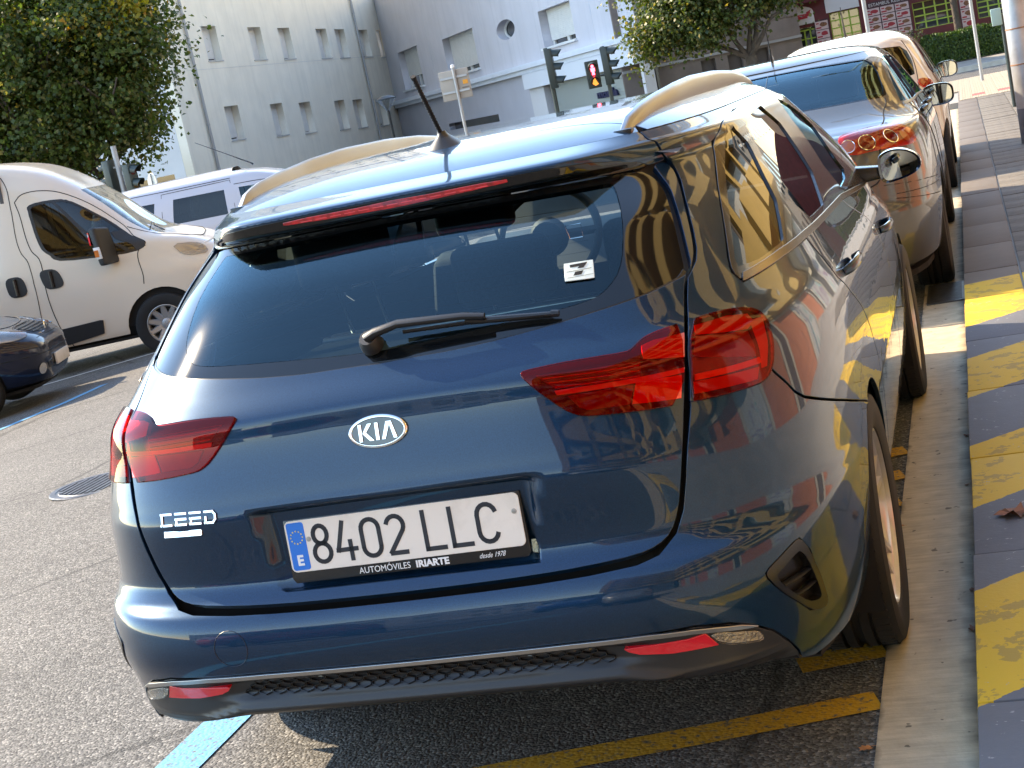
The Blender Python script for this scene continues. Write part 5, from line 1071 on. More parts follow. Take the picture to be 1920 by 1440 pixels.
    dl_top = [(118.9, .650), (119.3, .734), (119.4, .79), (118.9, .8566), (117.2, .925), (113, .955), (102.5, .972), (81.8, .981), (66.5, .974), (58, .945), (52.95, .912), (50.1, .838), (48, .76), (45.95, .689), (45.5, .665)]
    dlo = dl_bot + dl_top
    ra = arch_pts(S, 1.055, .317, .348, 150, -12, 26, 58); fa = arch_pts(S, 3.705, .317, .348, 190, -10, 26, 125)
    rear_arch_top = [p for p in arch_pts(S, 1.055, .317, .348, 113, -14, 20, 62)]
    rd = [(60.9, .651), (61.7, .615), (62.65, .5625), (65.2, .52), (68.4, .477), (71.2, .423), (73.6, .35), (74.9, .26), (75.4, .16), (75.5, .07)]
    bd = [(89.0, .639), (90.5, .62), (97.4, .566), (99.1, .4986), (101.2, .4039), (101.6, .3385), (101.3, .2), (100.9, .07)]
    fd = [(118.6, .600), (120.2, .55), (120.6, .45), (120.2, .33), (119.6, .2), (119.4, .07)]
    quarter = [p for p in shut if p[1] > .505][::1]
    qp = [(42.7, .998)] + [(u + .25, v) for u, v in quarter] + [(36.3, .5040)] + lb + [(44.78, .5135)] + [(u, v + .003) for u, v in bseam[1:]] + [p for p in rear_arch_top[1:] if True] + [(75.0, .07)] + [(u - .12, v) for u, v in rd[::-1]] + [(53, .6500), (46.1, .6420)] + [(45.3, .664), (45.7, .689), (47.8, .76), (49.9, .838), (52.75, .913), (57.9, .947), (66.5, .977)] + [(66.5, .998)]
    rdp = [(u + .12, v) for u, v in rd] + [(u - .12, v) for u, v in bd[::-1]] + [(75, .6475), (60.95, .6525)]
    fdp = [(u + .12, v) for u, v in bd] + [(u - .12, v) for u, v in fd[::-1]] + [(117.4, .6015), (103, .621)]
    fender = [(u + .1, v) for u, v in fd] + [(p[0], p[1]) for p in fa if p[1] > .07] + [(160, .09), (180, .09), (180, .56), (150, .585), (130, .598)]
    rframe = [(66.5, .977), (81.8, .984), (102.5, .975), (113, .958), (117.5, .928), (119.2, .8566), (119.8, .79), (119.7, .734), (119.3, .650), (119.2, .608), (131, .612), (129.5, .65), (128.5, .73), (127, .8566), (124.5, .94), (121, .985), (118, .998), (66.5, .998)]
    for sgn in (1, -1):
        mir = sgn < 0; hid = mir
        panel('quarter_panel', S, qp, BL, car, mirror=mir, hv=.010, hu=.022, smooth=0)
        panel('rear_door', S, rdp, BL, car, mirror=mir, hv=.012, hu=.03, smooth=0)
        panel('front_door', S, fdp, BL, car, mirror=mir, hv=.012, hu=.03, smooth=0)
        panel('front_wing', S, fender, BL, car, mirror=mir, hv=.02, hu=.05, smooth=0)
        panel('roof_frame', S, rframe, BL, car, mirror=mir, hv=.02, hu=.05, smooth=0, gap=.001)
        tr = panel('window_trim', S, dlo, mat('gloss window trim', (.030, .024, .020), .16, coat=.6), car, mirror=mir, off=.002, gap=0, smooth=1, hv=.014, holes=[qg, rg, fg])
        for nm, q, g in (('quarter_window', qg, 'glass_dark'), ('rear_door_window', rg, 'glass_dark'), ('front_door_window', fg, 'glass')):
            panel(nm, S, q, m[g], car, mirror=mir, off=-.003, gap=-.003, smooth=1, hv=.03, lip=0)
        # waist strip
        ws = [(46.0, .6430), (53, .651), (60.7, .6535), (75, .6485), (89.1, .6405), (103, .622), (117.4, .6025), (118.6, .607), (103, .6325), (89.1, .652), (75, .66), (60.7, .666), (53, .664), (46.4, .655)]
        panel('waist_strip', S, ws, mat('brushed trim strip', (.20, .17, .145), .22, metal=.9), tr, mirror=mir, off=.006, gap=0, smooth=0, hv=.012, lip=.008)
        for u0, v0, u1, v1 in ((64.98, .566, 73.2, .546), (98.3, .525, 110.5, .482)):
            A, B_ = S(u0, v0), S(u1, v1); n = S.nrm((u0 + u1) / 2, (v0 + v1) / 2); sx = np.array([-1, 1, 1]) if mir else np.array([1, 1, 1])
            A[2] = B_[2] = (A[2] + B_[2]) / 2 if abs(A[2] - B_[2]) > .03 else A[2]; 
            mid = (A + B_) / 2; d = (B_ - A); d = d / np.linalg.norm(d) * .10
            P = [(mid + d * t + n * o) * sx for t, o in ((-1.15, .002), (-1.0, .020), (-.4, .030), (.4, .031), (1.0, .022), (1.15, .002))]
            b = MB(); b.tube(P, [.010, .012, .012, .012, .012, .010], 10, sq=(.7, 1.1)); b.build('door_handle', BL, car, smooth=40)
        # sill cladding
        panel('sill', S, [(75.4, .012), (120, .012), (119.6, .068), (100, .066), (75.4, .066)], m['plastic'], car, mirror=mir, hv=.02, hu=.06, smooth=0, off=-.004)
        # arch liners
        for yc in (1.055, 3.705):
            b = MB(); G = []
            for a in np.linspace(-20, 200, 24):
                q = math.radians(a); G.append([(s_, yc + .36 * math.cos(q), .317 + .36 * math.sin(q)) for s_ in ((.55, .872) if not mir else (-.55, -.872))])
            b.sheet(G); b.build('arch_liner', m['shell'], car)
    # windscreen and its surround, bonnet follows the front rows
    panel('windscreen', S, [(130, .62), (150, .615), (180, .612), (210, .615), (230, .62), (229.5, .73), (233, .86), (235.5, .94), (215, .962), (180, .968), (145, .962), (124.5, .94), (127, .86), (130.5, .73)], m['glass_clear'], car, off=-.004, gap=0, smooth=0, hv=.04, hu=.05, lip=0)
    panel('header_trim', S, [(121, .985), (125, .945), (145, .968), (180, .974), (215, .968), (235, .945), (239, .985), (215, .998), (180, .998), (145, .998)], BL, car, gap=0, smooth=0, hv=.02, hu=.05)
    # --- inner shell: dark tub behind the gaps
    sh = MB(); G = []
    for v in (0, .05, .12, .2, .3, .4, .5, .56, .615): G.append([S(u, v) - S.nrm(u, v) * (.045 if v > .02 else .0) for u in np.linspace(0, 360, 121)])
    G = [[np.array([q[0], max(q[1], .50 if k < 4 else .10), q[2]]) for q in row] for k, row in enumerate(G)]
    sh.sheet(G); tub = sh.build('body_shell', m['shell'], car)
    fl = MB(); fl.prism([(float(S(u, 0)[0]), max(.5, float(S(u, 0)[1]))) for u in np.linspace(0, 357, 90)], (0, 0, .03), (0, 0, .185), ((1, 0, 0), (0, 1, 0))); fl.build('underbody', m['shell'], car)
    for mir in (0, 1):      # pillars seen from inside
        panel('inner_pillar', S, [(40.9, .66), (46, .645), (46.2, .69), (49, .80), (53, .905), (60, .955), (67, .985), (40, .985), (39.9, .88), (41.2, .80), (40.6, .7)], m['liner'], tub, mirror=bool(mir), off=-.03, gap=0, smooth=0, hv=.03, lip=0)
        panel('inner_pillar', S, [(82, .64), (90, .64), (98, .96), (90, .965)], m['dark'], tub, mirror=bool(mir), off=-.025, gap=0, smooth=0, hv=.05, lip=0)
    hl = MB(); hl.sheet([[tuple(SR(x, y) - np.array([0, 0, .035])) for x in np.linspace(-.6, .6, 13)] for y in np.linspace(.66, 2.45, 12)]); hl.build('headliner', m['liner'], tub)
    # --- cabin
    def seat(x, y, w=.50, hh=.62, tilt=.30, up=0, yb=0, head=True, zb=.46):
        b = MB(); c, s_ = math.cos(tilt), math.sin(tilt)
        Z = lambda h, d: (y - h * s_ - d * c, zb + h * c - d * s_)
        P = []
        for h, ww in ((0, w), (hh * .6, w), (hh, w * .72)):
            ring = []
            for d in (0, .11): yy, zz = Z(h, d); ring += [(x - ww / 2, yy, zz), (x + ww / 2, yy, zz)]
            P.append([ring[0], ring[1], ring[3], ring[2]])
        for k in range(2): b.hexa(P[k] + P[k + 1])
        b.box(x - w / 2, x + w / 2, y - .02, y + .48, zb - .14, zb + .04)
        o = b.build('seat', m['seat'], car, bevel=.03, seg=3)
        if head:
            h0 = MB(); pts = []
            yy, zz = Z(hh + .15 + up, .05); h0.box(x - .135, x + .135, yy - .045, yy + .045, zz - .085, zz + .085); h0.build('headrest', m['seat'], o, bevel=.04, seg=4)
            for dx in (-.055, .055):
                q = MB(); ya, za = Z(hh - .02, .05); yb_, zb2 = Z(hh + .12 + up, .05); q.tube([(x + dx, ya, za), (x + dx, yb_, zb2)], .006, 8); q.build('headrest_post', m['chrome'], o, smooth=40)
    seat(.37, 2.42, hh=.64); seat(-.37, 2.42, hh=.64)
    for x in (-.42, 0, .42): seat(x, 1.42, w=.415, hh=.56, tilt=.34, up=.10 if x < -.1 else -.035, yb=.16 if x < -.1 else 0)
    b = MB(); b.box(-.56, .56, .36, 1.16, .955, .968); b.build('load_cover', mat('load cover cloth', (.022, .028, .032), .85), car)
    b = MB(); b.tube([(-.56, 1.17, .965), (.56, 1.17, .965)], .016, 10); b.build('cover_roller', m['alu'], car, smooth=40)
    d = MB(); d.prism([(2.95, .55), (3.45, .55), (3.5, .98), (3.3, 1.0), (3.02, .97), (2.92, .86)], (1.5, 0, 0), (-.75, 0, 0), ((0, 1, 0), (0, 0, 1))); d.build('dashboard', m['dark'], car, bevel=.02)
    b = MB(); cx, cyy, cz = -.31, 2.78, 1.0; cr = .19; tl = .42
    P = [(cx + cr * math.cos(q), cyy + cr * math.sin(q) * math.sin(tl), cz + cr * math.sin(q) * math.cos(tl)) for q in np.linspace(0, 2 * math.pi, 41)]
    b.tube(P, .016, 8, caps=False); 
    for q in (0, math.pi, -math.pi / 2): b.tube([(cx, cyy + .03, cz), (cx + cr * math.cos(q), cyy + cr * math.sin(q) * math.sin(tl), cz + cr * math.sin(q) * math.cos(tl))], .018, 6)
    b.lathe([(.0, -.03), (.06, -.03), (.075, 0), (.05, .05)], 20, (cx, cyy, cz), 'y'); sw = b.build('steering_wheel', m['dark'], car, smooth=50)
    b = MB(); b.tube([(cx + .07, cyy - .012, cz + .03), (cx + .13, cyy - .012, cz + .03), (cx + .13, cyy - .012, cz - .02), (cx + .08, cyy - .012, cz - .02), (cx + .07, cyy - .012, cz + .03)], .003, 6); b.build('wheel_trim', m['chrome'], sw)
    b = MB(); b.box(-.11, .11, 2.72, 2.75, 1.28, 1.345); b.tube([(0, 2.74, 1.34), (0, 2.78, 1.40)], .012, 8); b.build('inner_mirror', m['dark'], car, bevel=.012)
    # --- roof rails, aerial
    for sgn in (1, -1):
        ys = np.linspace(.69, 2.66, 36); P = []
        for y in ys:
            zt = float(np.interp(y, [.69, .71, .75, .85, 1.0, 1.25, 1.5, 1.9, 2.2, 2.45, 2.62, 2.66], [1.394, 1.407, 1.424, 1.442, 1.456, 1.471, 1.479, 1.477, 1.466, 1.445, 1.42, 1.40]))
            P.append((np.interp(y, [.69, .8, 1.2, 2.0, 2.7], [.482, .494, .516, .530, .530]), y, zt))
        V = []; F = []
        for (x, y, zt) in P:
            zb = float(roof_f(np.array(x), np.array(y))[2]) - .015; w = .0125
            for dx, z in ((-w * 1.25, zb), (w * 1.5, zb - .008), (w * 1.1, zt - .014), (w * .55, zt - .002), (-w * .3, zt), (-w * .8, zt - .008)): V.append((sgn * (x + dx), y, max(z, zb - .01)))
        n = 6
        for i in range(len(P) - 1):
            for k in range(n): F.append((i * n + k, i * n + (k + 1) % n, (i + 1) * n + (k + 1) % n, (i + 1) * n + k))
        F += [tuple(range(n)), tuple(range((len(P) - 1) * n, len(P) * n))]
        b = MB(); b.add(V, F); rl = b.build('roof_rail', m['alu'], car, smooth=50)
        for y, xf in ((.70, .483), (2.64, .53)): b = MB(); b.box(sgn * xf - .021, sgn * xf + .024, y - .022, y + .012, 1.37, 1.397); b.build('rail_foot', m['satin'], rl, bevel=.005)
    b = MB(); ax, ay, az = 0, .878, 1.424
    G = [(0, .050, .075, -.004), (.006, .046, .070, 0), (.02, .034, .056, .004), (.032, .020, .040, .006), (.042, .012, .022, .004), (.05, .010, .014, 0)]
    V = []; 
    for h, rx, ry, sh_ in G:
        for k in range(24): q = 2 * math.pi * k / 24; V.append((ax + rx * math.cos(q), ay + ry * math.sin(q) * (1.25 if math.sin(q) > 0 else .75) + sh_, az + h))
    b.add(V, [(i * 24 + k, i * 24 + (k + 1) % 24, (i + 1) * 24 + (k + 1) % 24, (i + 1) * 24 + k) for i in range(5) for k in range(24)] + [tuple(range(120, 144))])
    an = b.build('aerial', m['plastic'], car, smooth=60)
    b = MB(); p0, p1 = np.array([0, .872, 1.472]), np.array([0, .760, 1.612])
    P = [p0 + (p1 - p0) * t for t in np.linspace(0, 1, 40)]; b.tube(P, [.0062 if i % 2 else .0046 for i in range(38)] + [.007, .0065], 8); b.build('aerial_rod', m['black'], an, smooth=40)
    # --- mirrors
    for sgn in (1, -1):
        def ring(y, s_, z_s=1.0):
            out = []
            for px, pz in chaikin(((.895, 1.050), (.905, 1.078), (.95, 1.090), (1.0, 1.080), (1.035, 1.055), (1.046, 1.025), (1.030, .998), (.99, .982), (.93, .972), (.905, .975), (.895, 1.0)), 2):
                cx_, cz_ = .965, 1.03; out.append((sgn * (cx_ + (px - cx_) * s_), y, cz_ + (pz - cz_) * s_ * z_s))
            return out
        V = []; F = []; R_ = [ring(2.775, .86), ring(2.768, .97), ring(2.79, 1.0), ring(2.84, .98), ring(2.90, .82), ring(2.93, .45)]
        for r_ in R_: V += r_
        k = 44
        F = [(i * k + j, i * k + (j + 1) % k, (i + 1) * k + (j + 1) % k, (i + 1) * k + j) for i in range(5) for j in range(k)] + [tuple(range(5 * k, 6 * k))]
        b = MB(); b.add(V, F); mh = b.build('door_mirror', mat('mirror housing blue-black', (.006, .010, .02), .1, coat=1), car, smooth=60)
        b = MB(); b.add([p for p in ring(2.782, .86)], [tuple(range(44))]); b.build('mirror_glass', mat('mirror glass', (.55, .62, .60), .01, metal=1), mh)
        b = MB(); b.hexa([(sgn * .80, 2.79, .985), (sgn * .92, 2.80, .99), (sgn * .92, 2.87, .99), (sgn * .80, 2.88, .985), (sgn * .80, 2.79, 1.045), (sgn * .92, 2.80, 1.03), (sgn * .92, 2.87, 1.03), (sgn * .80, 2.88, 1.045)]); b.build('mirror_arm', m['satin'], mh, bevel=.008)
    # --- badges
    emb_y = lambda x, z: None
    E0 = S(0, .526); n = S.nrm(0, .526); up = np.cross(n, [-1, 0, 0]) if False else np.cross([1, 0, 0], n) * -1
    if up[2] < 0: up = -up
    ctr = E0
    ob = MB(); el = lambda a, b_, o: [ctr + np.array([1, 0, 0]) * a * math.cos(q) + up * b_ * math.sin(q) + n * o for q in np.linspace(0, 2 * math.pi, 49)[:-1]]
    L = [el(.0650, .0345, .0), el(.0650, .0345, .004), el(.0625, .032, .0065), el(.0585, .0285, .0062), el(.0570, .027, .003)]
    ob.add([p for r_ in L for p in r_], [(i * 48 + k, i * 48 + (k + 1) % 48, (i + 1) * 48 + (k + 1) % 48, (i + 1) * 48 + k) for i in range(4) for k in range(48)]); em = ob.build('oval_badge', m['chrome'], car, smooth=60)
    b = MB(); b.add(el(.0575, .0275, .0035), [tuple(range(48))]); b.build('badge_field', m['gloss'], em)
    def letters(name, polys, o, sx, parent, mt, c=ctr, th=.0025, off=.0034, U=up, Nn=n):
        b = MB()
        for q in polys: b.prism([(x * sx, y * sx) for x, y in q], Nn * th, c + Nn * off + np.array([o[0], 0, 0]) + U * o[1], ((1, 0, 0), U))
        return b.build(name, mt, parent, bevel=.0004, seg=1)
    KIA = [[(-2.35, -1), (-1.95, -1), (-1.95, 1), (-2.35, 1)], [(-1.93, -.1), (-1.15, 1), (-.62, 1), (-1.42, .02), (-.52, -1), (-1.05, -1), (-1.93, -.02)],
           [(-.28, -1), (.14, -1), (.14, 1), (-.28, 1)], [(.42, -1), (.86, -1), (1.50, .58), (1.60, .58), (1.60, 1), (1.14, 1)], [(1.52, .60), (1.88, -1), (2.32, -1), (1.78, 1), (1.50, 1)]]
    letters('badge_letters', KIA, (0, 0), .0178, em, m['chrome'])
    def seg_letters(poly_strokes, c, U, Nn, name, parent, mt, wdt, th=.003):
        b = MB()
        for (x0, y0, x1, y1) in poly_strokes:
            d = np.array([x1 - x0, y1 - y0]); l = np.hypot(*d); d = d / l; q = np.array([-d[1], d[0]]) * wdt / 2; e_ = d * wdt / 2
            A, B_ = np.array([x0, y0]) - e_, np.array([x1, y1]) + e_
            b.prism([tuple(A - q), tuple(B_ - q), tuple(B_ + q), tuple(A + q)], Nn * th, c, ((1, 0, 0), U))
        return b.build(name, mt, parent, bevel=.0005, seg=1)
    h = .0118; wl = .0265; st_ = []
    for i, chh in enumerate('CEED'):
        x = i * .0385
        if chh == 'C': st_ += [(x, h, x + wl, h), (x, -h, x + wl, -h), (x + .002, h, x + .002, -h)]
        if chh == 'E': st_ += [(x, h, x + wl, h), (x, 0, x + wl, 0), (x, -h, x + wl, -h), (x + .002, 0, x + .002, -h)]
        if chh == 'D': st_ += [(x, h, x + wl - .006, h), (x, -h, x + wl - .006, -h), (x + .002, 0, x + .002, -h), (x + wl - .006, h, x + wl, h - .007), (x + wl, h - .007, x + wl, -h + .007), (x + wl, -h + .007, x + wl - .006, -h)]
    c1 = S(-31.2, .4485); nn = S.nrm(-28, .448); tdir = S(-24.5, .4465) - c1; tdir = tdir / np.linalg.norm(tdir); uu = np.cross(nn, tdir); uu = uu if uu[2] > 0 else -uu
    b = MB()
    def stroke(b, c, T, U, Nn, sts, wdt, th):
        for (x0, y0, x1, y1) in sts:
            d = np.array([x1 - x0, y1 - y0]); l = np.hypot(*d) + 1e-9; d = d / l; q = np.array([-d[1], d[0]]) * wdt / 2; e_ = d * wdt / 2
            A, B_ = np.array([x0, y0]) - e_, np.array([x1, y1]) + e_
            b.prism([tuple(A - q), tuple(B_ - q), tuple(B_ + q), tuple(A + q)], Nn * th, c, (T, U))
    stroke(b, c1, tdir, uu, nn, st_, .0052, .003); b.build('model_lettering', m['chrome'], car, bevel=.0005, seg=1)
    c2 = S(-31.1, .4265); b = MB(); b.prism([(0, -.007), (.098, -.007), (.1, -.005), (.1, .005), (.098, .007), (0, .007)], nn * .003, c2, (tdir, uu)); b.build('chrome_bar', m['chrome'], car, bevel=.0008, seg=1)
    # --- number plate
    tl = math.atan2(.010, .112); U = np.array([0, math.sin(tl), math.cos(tl)]); Nn = np.array([0, -math.cos(tl), math.sin(tl)]); X = np.array([1, 0, 0]); o = np.array([.0045, .0785, .6455])
    b = MB(); b.prism([(-.258, -.024), (.258, -.024), (.266, -.013), (.2635, .1125), (-.2625, .1125), (-.2645, -.013)], Nn * .010, o - Nn * .010, (X, U)); pf = b.build('plate_holder', m['satin'], car, bevel=.003)
    rr = lambda x0, x1, y0, y1, r: [(cx_ + r * math.cos(q), cy_ + r * math.sin(q)) for cx_, cy_, a in ((x1 - r, y0 + r, -90), (x1 - r, y1 - r, 0), (x0 + r, y1 - r, 90), (x0 + r, y0 + r, 180)) for q in np.radians(np.linspace(a, a + 90, 5))]
    WP = mat('white number plate', (.76, .70, .63), .38, coat=.3, noise2=(7, (.60, .54, .47), .5, .52))
    b = MB(); b.prism(rr(-.26, .26, 0, .11, .012), Nn * .0016, o + Nn * .001, (X, U)); pl = b.build('number_plate', WP, car, bevel=.0006, seg=1)
    b = MB(); b.prism(rr(-.256, -.216, .004, .106, .006), Nn * .0003, o + Nn * .0026, (X, U)); b.build('country_band', mat('blue plate band', (.0, .16, .62), .4), pl)
    M4 = lambda p: Matrix(((X[0], U[0], Nn[0], p[0]), (X[1], U[1], Nn[1], p[1]), (X[2], U[2], Nn[2], p[2]), (0, 0, 0, 1)))
    text_mesh('country_letter', 'E', .030, mat('plate white print', (.75, .78, .80), .4), pl, M4(o + X * -.2365 + U * .024 + Nn * .0032), .0002, bold=.0012)
    b = MB()
    for k in range(12):
        q = 2 * math.pi * k / 12; cxx, cyy_ = -.236 + .0135 * math.cos(q), .074 + .0135 * math.sin(q)
        b.prism([(cxx + (.0024 if j % 2 == 0 else .001) * math.sin(j * math.pi / 5), cyy_ + (.0024 if j % 2 == 0 else .001) * math.cos(j * math.pi / 5)) for j in range(10)], Nn * .0002, o + Nn * .0031, (X, U))
    b.build('star_ring', mat('plate star yellow', (.75, .55, .05), .5), pl)
    ink = mat('plate ink', (.012, .013, .02), .4)
    def arc(cx_, cy_, rx, ry, a0, a1, n_=12): return [(cx_ + rx * math.cos(q), cy_ + ry * math.sin(q)) for q in np.radians(np.linspace(a0, a1, n_))]
    H = .077
    G = {'8': [arc(.0205, H * .755, .0155, H * .245, -90, 270, 21), arc(.0205, H * .255, .0185, H * .255, -90, 270, 21)],
         '4': [[(.017, H), (.000, .020), (.040, .020)], [(.029, .036), (.029, .0)]],
         '0': [arc(.0205, H - .0195, .0195, .0195, 0, 180, 12) + arc(.0205, .0195, .0195, .0195, 180, 360, 12) + [(.04, H - .0195)]],
         '2': [arc(.020, H - .020, .019, .020, 165, -32, 12) + [(.002, .0), (.041, .0)]],
         'L': [[(.002, H), (.002, 0), (.040, 0)]],
         'C': [arc(.021, H - .021, .020, .021, 12, 180, 9) + arc(.021, .021, .020, .021, 180, 348, 9)]}
    x = -.203; wd = .0096
    for chh, adv in (('8', .0565), ('4', .0565), ('0', .0565), ('2', .082), ('L', .0585), ('L', .0585), ('C', .05)):
        b = MB()
        for st in G[chh]:
            pts = np.array(st); dd = np.gradient(pts, axis=0) if len(pts) > 4 else None
            for i in range(len(pts) - 1):
                a_, c_ = pts[i], pts[i + 1]; d_ = c_ - a_; l = np.hypot(*d_) + 1e-9; d_ = d_ / l; q = np.array([-d_[1], d_[0]]) * wd / 2; ee = d_ * (wd / 2 if len(pts) <= 4 else wd * .12)
                b.prism([tuple(a_ - ee - q), tuple(c_ + ee - q), tuple(c_ + ee + q), tuple(a_ - ee + q)], Nn * .0012, o + Nn * .002 + X * x + U * .0165, (X, U))
        b.build('plate_character', ink, pl); x += adv
    b = MB()
    for xx, zz in ((-.2095, .068), (.246, .072)): b.lathe([(0, -.0035), (.005, -.0032), (.0058, -.001), (.006, 0)], 14, tuple(o + X * xx + U * zz + Nn * .0005), 'y')
    b.build('plate_screw', mat('screw head', (.45, .43, .40), .35, metal=.8), pl, smooth=40)
    wt = mat('dealer print white', (.78, .78, .78), .5)
    text_mesh('dealer_lettering', 'AUTOMÓVILES', .0185, wt, pf, M4(o + X * -.1105 + U * -.0125 + Nn * .0008), .0002, 'LEFT', xs=.93)
    text_mesh('dealer_lettering', 'IRIARTE', .0195, wt, pf, M4(o + X * .0165 + U * -.0125 + Nn * .0008), .0002, 'LEFT', bold=.0008, xs=1.08)
    text_mesh('dealer_lettering', 'desde 1978', .0150, wt, pf, M4(o + X * .155 + U * -.0115 + Nn * .0008), .0002, 'LEFT', shear=.45, xs=.80)
    text_mesh('plate_stamp', 'SPAIN 0412', .005, mat('faint stamp', (.42, .40, .38), .5), pl, M4(o + X * -.04 + U * .1 + Nn * .0028), .0001) if False else None
    # fuel flap on the right flank
    # --- wheels
    for x, s in ((.79, 1), (-.79, -1)):
        for y in (1.055, 3.705): wheel('wheel', car, (x, y, .317), s, .317, .205, .222, m)
    # exhaust / tow cover ring on bumper (round cap outline)
    q = [( -24.2 + 2.1 * math.cos(a), .262 + .027 * math.sin(a)) for a in np.linspace(0, 2 * math.pi, 22)[:-1]]
    P = [S(u, v) + S.nrm(u, v) * .0008 for u, v in q]; P.append(P[0]); b = MB(); b.tube(P, .0006, 4); b.build('tow_cap', mat('gap shadow', (.006, .012, .03), .4), car)
    return car
build_estate()
# ------------------------------------------------------------------ the other vehicles
def car_body(t, S, k, P, m, v0, arches, windows, belt_holes=(), u_lim=180, roofh=.05, RO=5, frontL=None, hv=.03, hu=.06, trimless=False):
    """one painted shell with wheel arches and window openings, panes, roof; windows = (name, right-side outline, material, both sides)"""
    right = [(0, v0)]
    for yc, zc, r in arches: right += [p for p in arch_pts(S, yc, zc, r, 205, -25, 22, 60 if yc < 2 else 130) if p[1] > v0]
    right += [(180, v0)]
    out = right + [(180, 1.0), (0, 1.0)]
    hs = [w[1] for w in windows if w[3] != 'axis']; half = []
    for w in windows:
        if w[3] == 'axis': half.append(w)
    # the shell is cut in two halves at the axis; axis windows (front and rear panes) bite into both halves
    def clipaxis(poly):
        return poly
    outline = [(0, v0)] + right[1:]
    fw = [w for w in half if w[1][0][0] > 90]; rw = [w for w in half if w[1][0][0] <= 90]
    outline += ([tuple(p) for p in fw[0][1]] if fw else []) + [(180, 1.0), (0, 1.0)] + ([tuple(p) for p in rw[0][1]] if rw else [])
    D = panel_data(S, outline, gap=0, smooth=0, hv=hv, hu=hu, holes=hs, lip=.02, step=.04)
    body = raw('body', *joined(D, mirrored(D))[:2], P, t, joined(D, mirrored(D))[2])
    for nm, q, g, kind in windows:
        if kind == 'axis':
            qq = [tuple(p) for p in q]; u0 = 0 if qq[0][0] <= 90 else 180
            full = qq + [((-u if u0 == 0 else 360 - u), v) for u, v in qq[::-1]]
            panel(nm, S, full, g, t, off=-.004, gap=-.004, smooth=0, hv=.05, hu=.06, lip=0)
        else:
            panel(nm, S, q, g, t, off=-.004, gap=-.003, smooth=0, hv=.05, hu=.06, lip=0); panel(nm, S, q, g, t, mirror=True, off=-.004, gap=-.003, smooth=0, hv=.05, hu=.06, lip=0)
    T1 = S.T[-1]; wR, y0, y1, zt, nr, nf = T1[3], T1[1], T1[5], T1[2], T1[6], T1[7]
    def rf(x, y):
        Lr = np.where(y < S.yc, S.yc - y0, y1 - S.yc); n = np.where(y < S.yc, nr, nf); rho = ((np.abs(x) / wR) ** n + (np.abs(y - S.yc) / Lr) ** n) ** (1 / n)
        return np.stack([x, y, zt + roofh * (1 - np.clip(rho, 0, 1.05) ** RO)], -1)
    SR = Flat(rf, (2e-3, 2e-3)); ed = [tuple(S(u, 1.0)[:2]) for u in np.linspace(0, 357, 100)]
    panel('roof', SR, ed, P, t, gap=0, smooth=0, hu=.08, hv=.08, lip=.004, rnd=0)
    sh = MB(); G = []; vb = k
    for v in np.linspace(0.0, vb, 8): G.append([S(u, v) - S.nrm(u, v) * .05 for u in np.linspace(0, 360, 73)])
    sh.sheet(G); sh.build('inner_shell', CM['shell'], t); fl = MB(); fl.prism([tuple(S(u, 0)[:2]) for u in np.linspace(0, 355, 72)], (0, 0, .03), (0, 0, float(S(90, 0)[2]) - .005), ((1, 0, 0), (0, 1, 0))); fl.build('underbody', CM['shell'], t)
    hl = MB(); hl.sheet([[tuple(np.array(SR(x * wR * .9, y)) - np.array([0, 0, .04])) for x in np.linspace(-1, 1, 7)] for y in np.linspace(y0 + .1, y1 - .1, 9)]); hl.build('headliner', CM['liner'], t)
    return body, SR
def gap_line(t, S, L, r=.0035, name='shut_line', both=True):
    for s in ((1, -1) if both else (1,)):
        P = []; L2 = [np.array(p, float) for p in L]
        for _ in range(2):
            if len(L2) > 4: L2 = [L2[0]] + [L2[i] * (1 - f) + L2[i + 1] * f for i in range(len(L2) - 1) for f in (.25, .75)] + [L2[-1]]
        for i in range(len(L2) - 1):
            for f in np.linspace(0, 1, 4, endpoint=i == len(L2) - 2): q = L2[i] + (L2[i + 1] - L2[i]) * f; P.append(S(q[0], q[1]) * np.array([s, 1, 1]))
        b = MB(); b.tube(P, r, 5); b.build(name, CM['shell'], t, smooth=60)
def seats(t, ys, zb, xs=(-.36, .36)):
    for y in ys:
        for x in xs:
            b = MB(); b.hexa([(x - .24, y, zb), (x + .24, y, zb), (x + .24, y + .12, zb), (x - .24, y + .12, zb), (x - .2, y - .18, zb + .58), (x + .2, y - .18, zb + .58), (x + .2, y - .07, zb + .58), (x - .2, y - .07, zb + .58)]); o = b.build('seat', CM['seat'], t, bevel=.03); b = MB(); b.box(x - .12, x + .12, y - .22, y - .12, zb + .62, zb + .78); b.build('headrest', CM['seat'], o, bevel=.03)
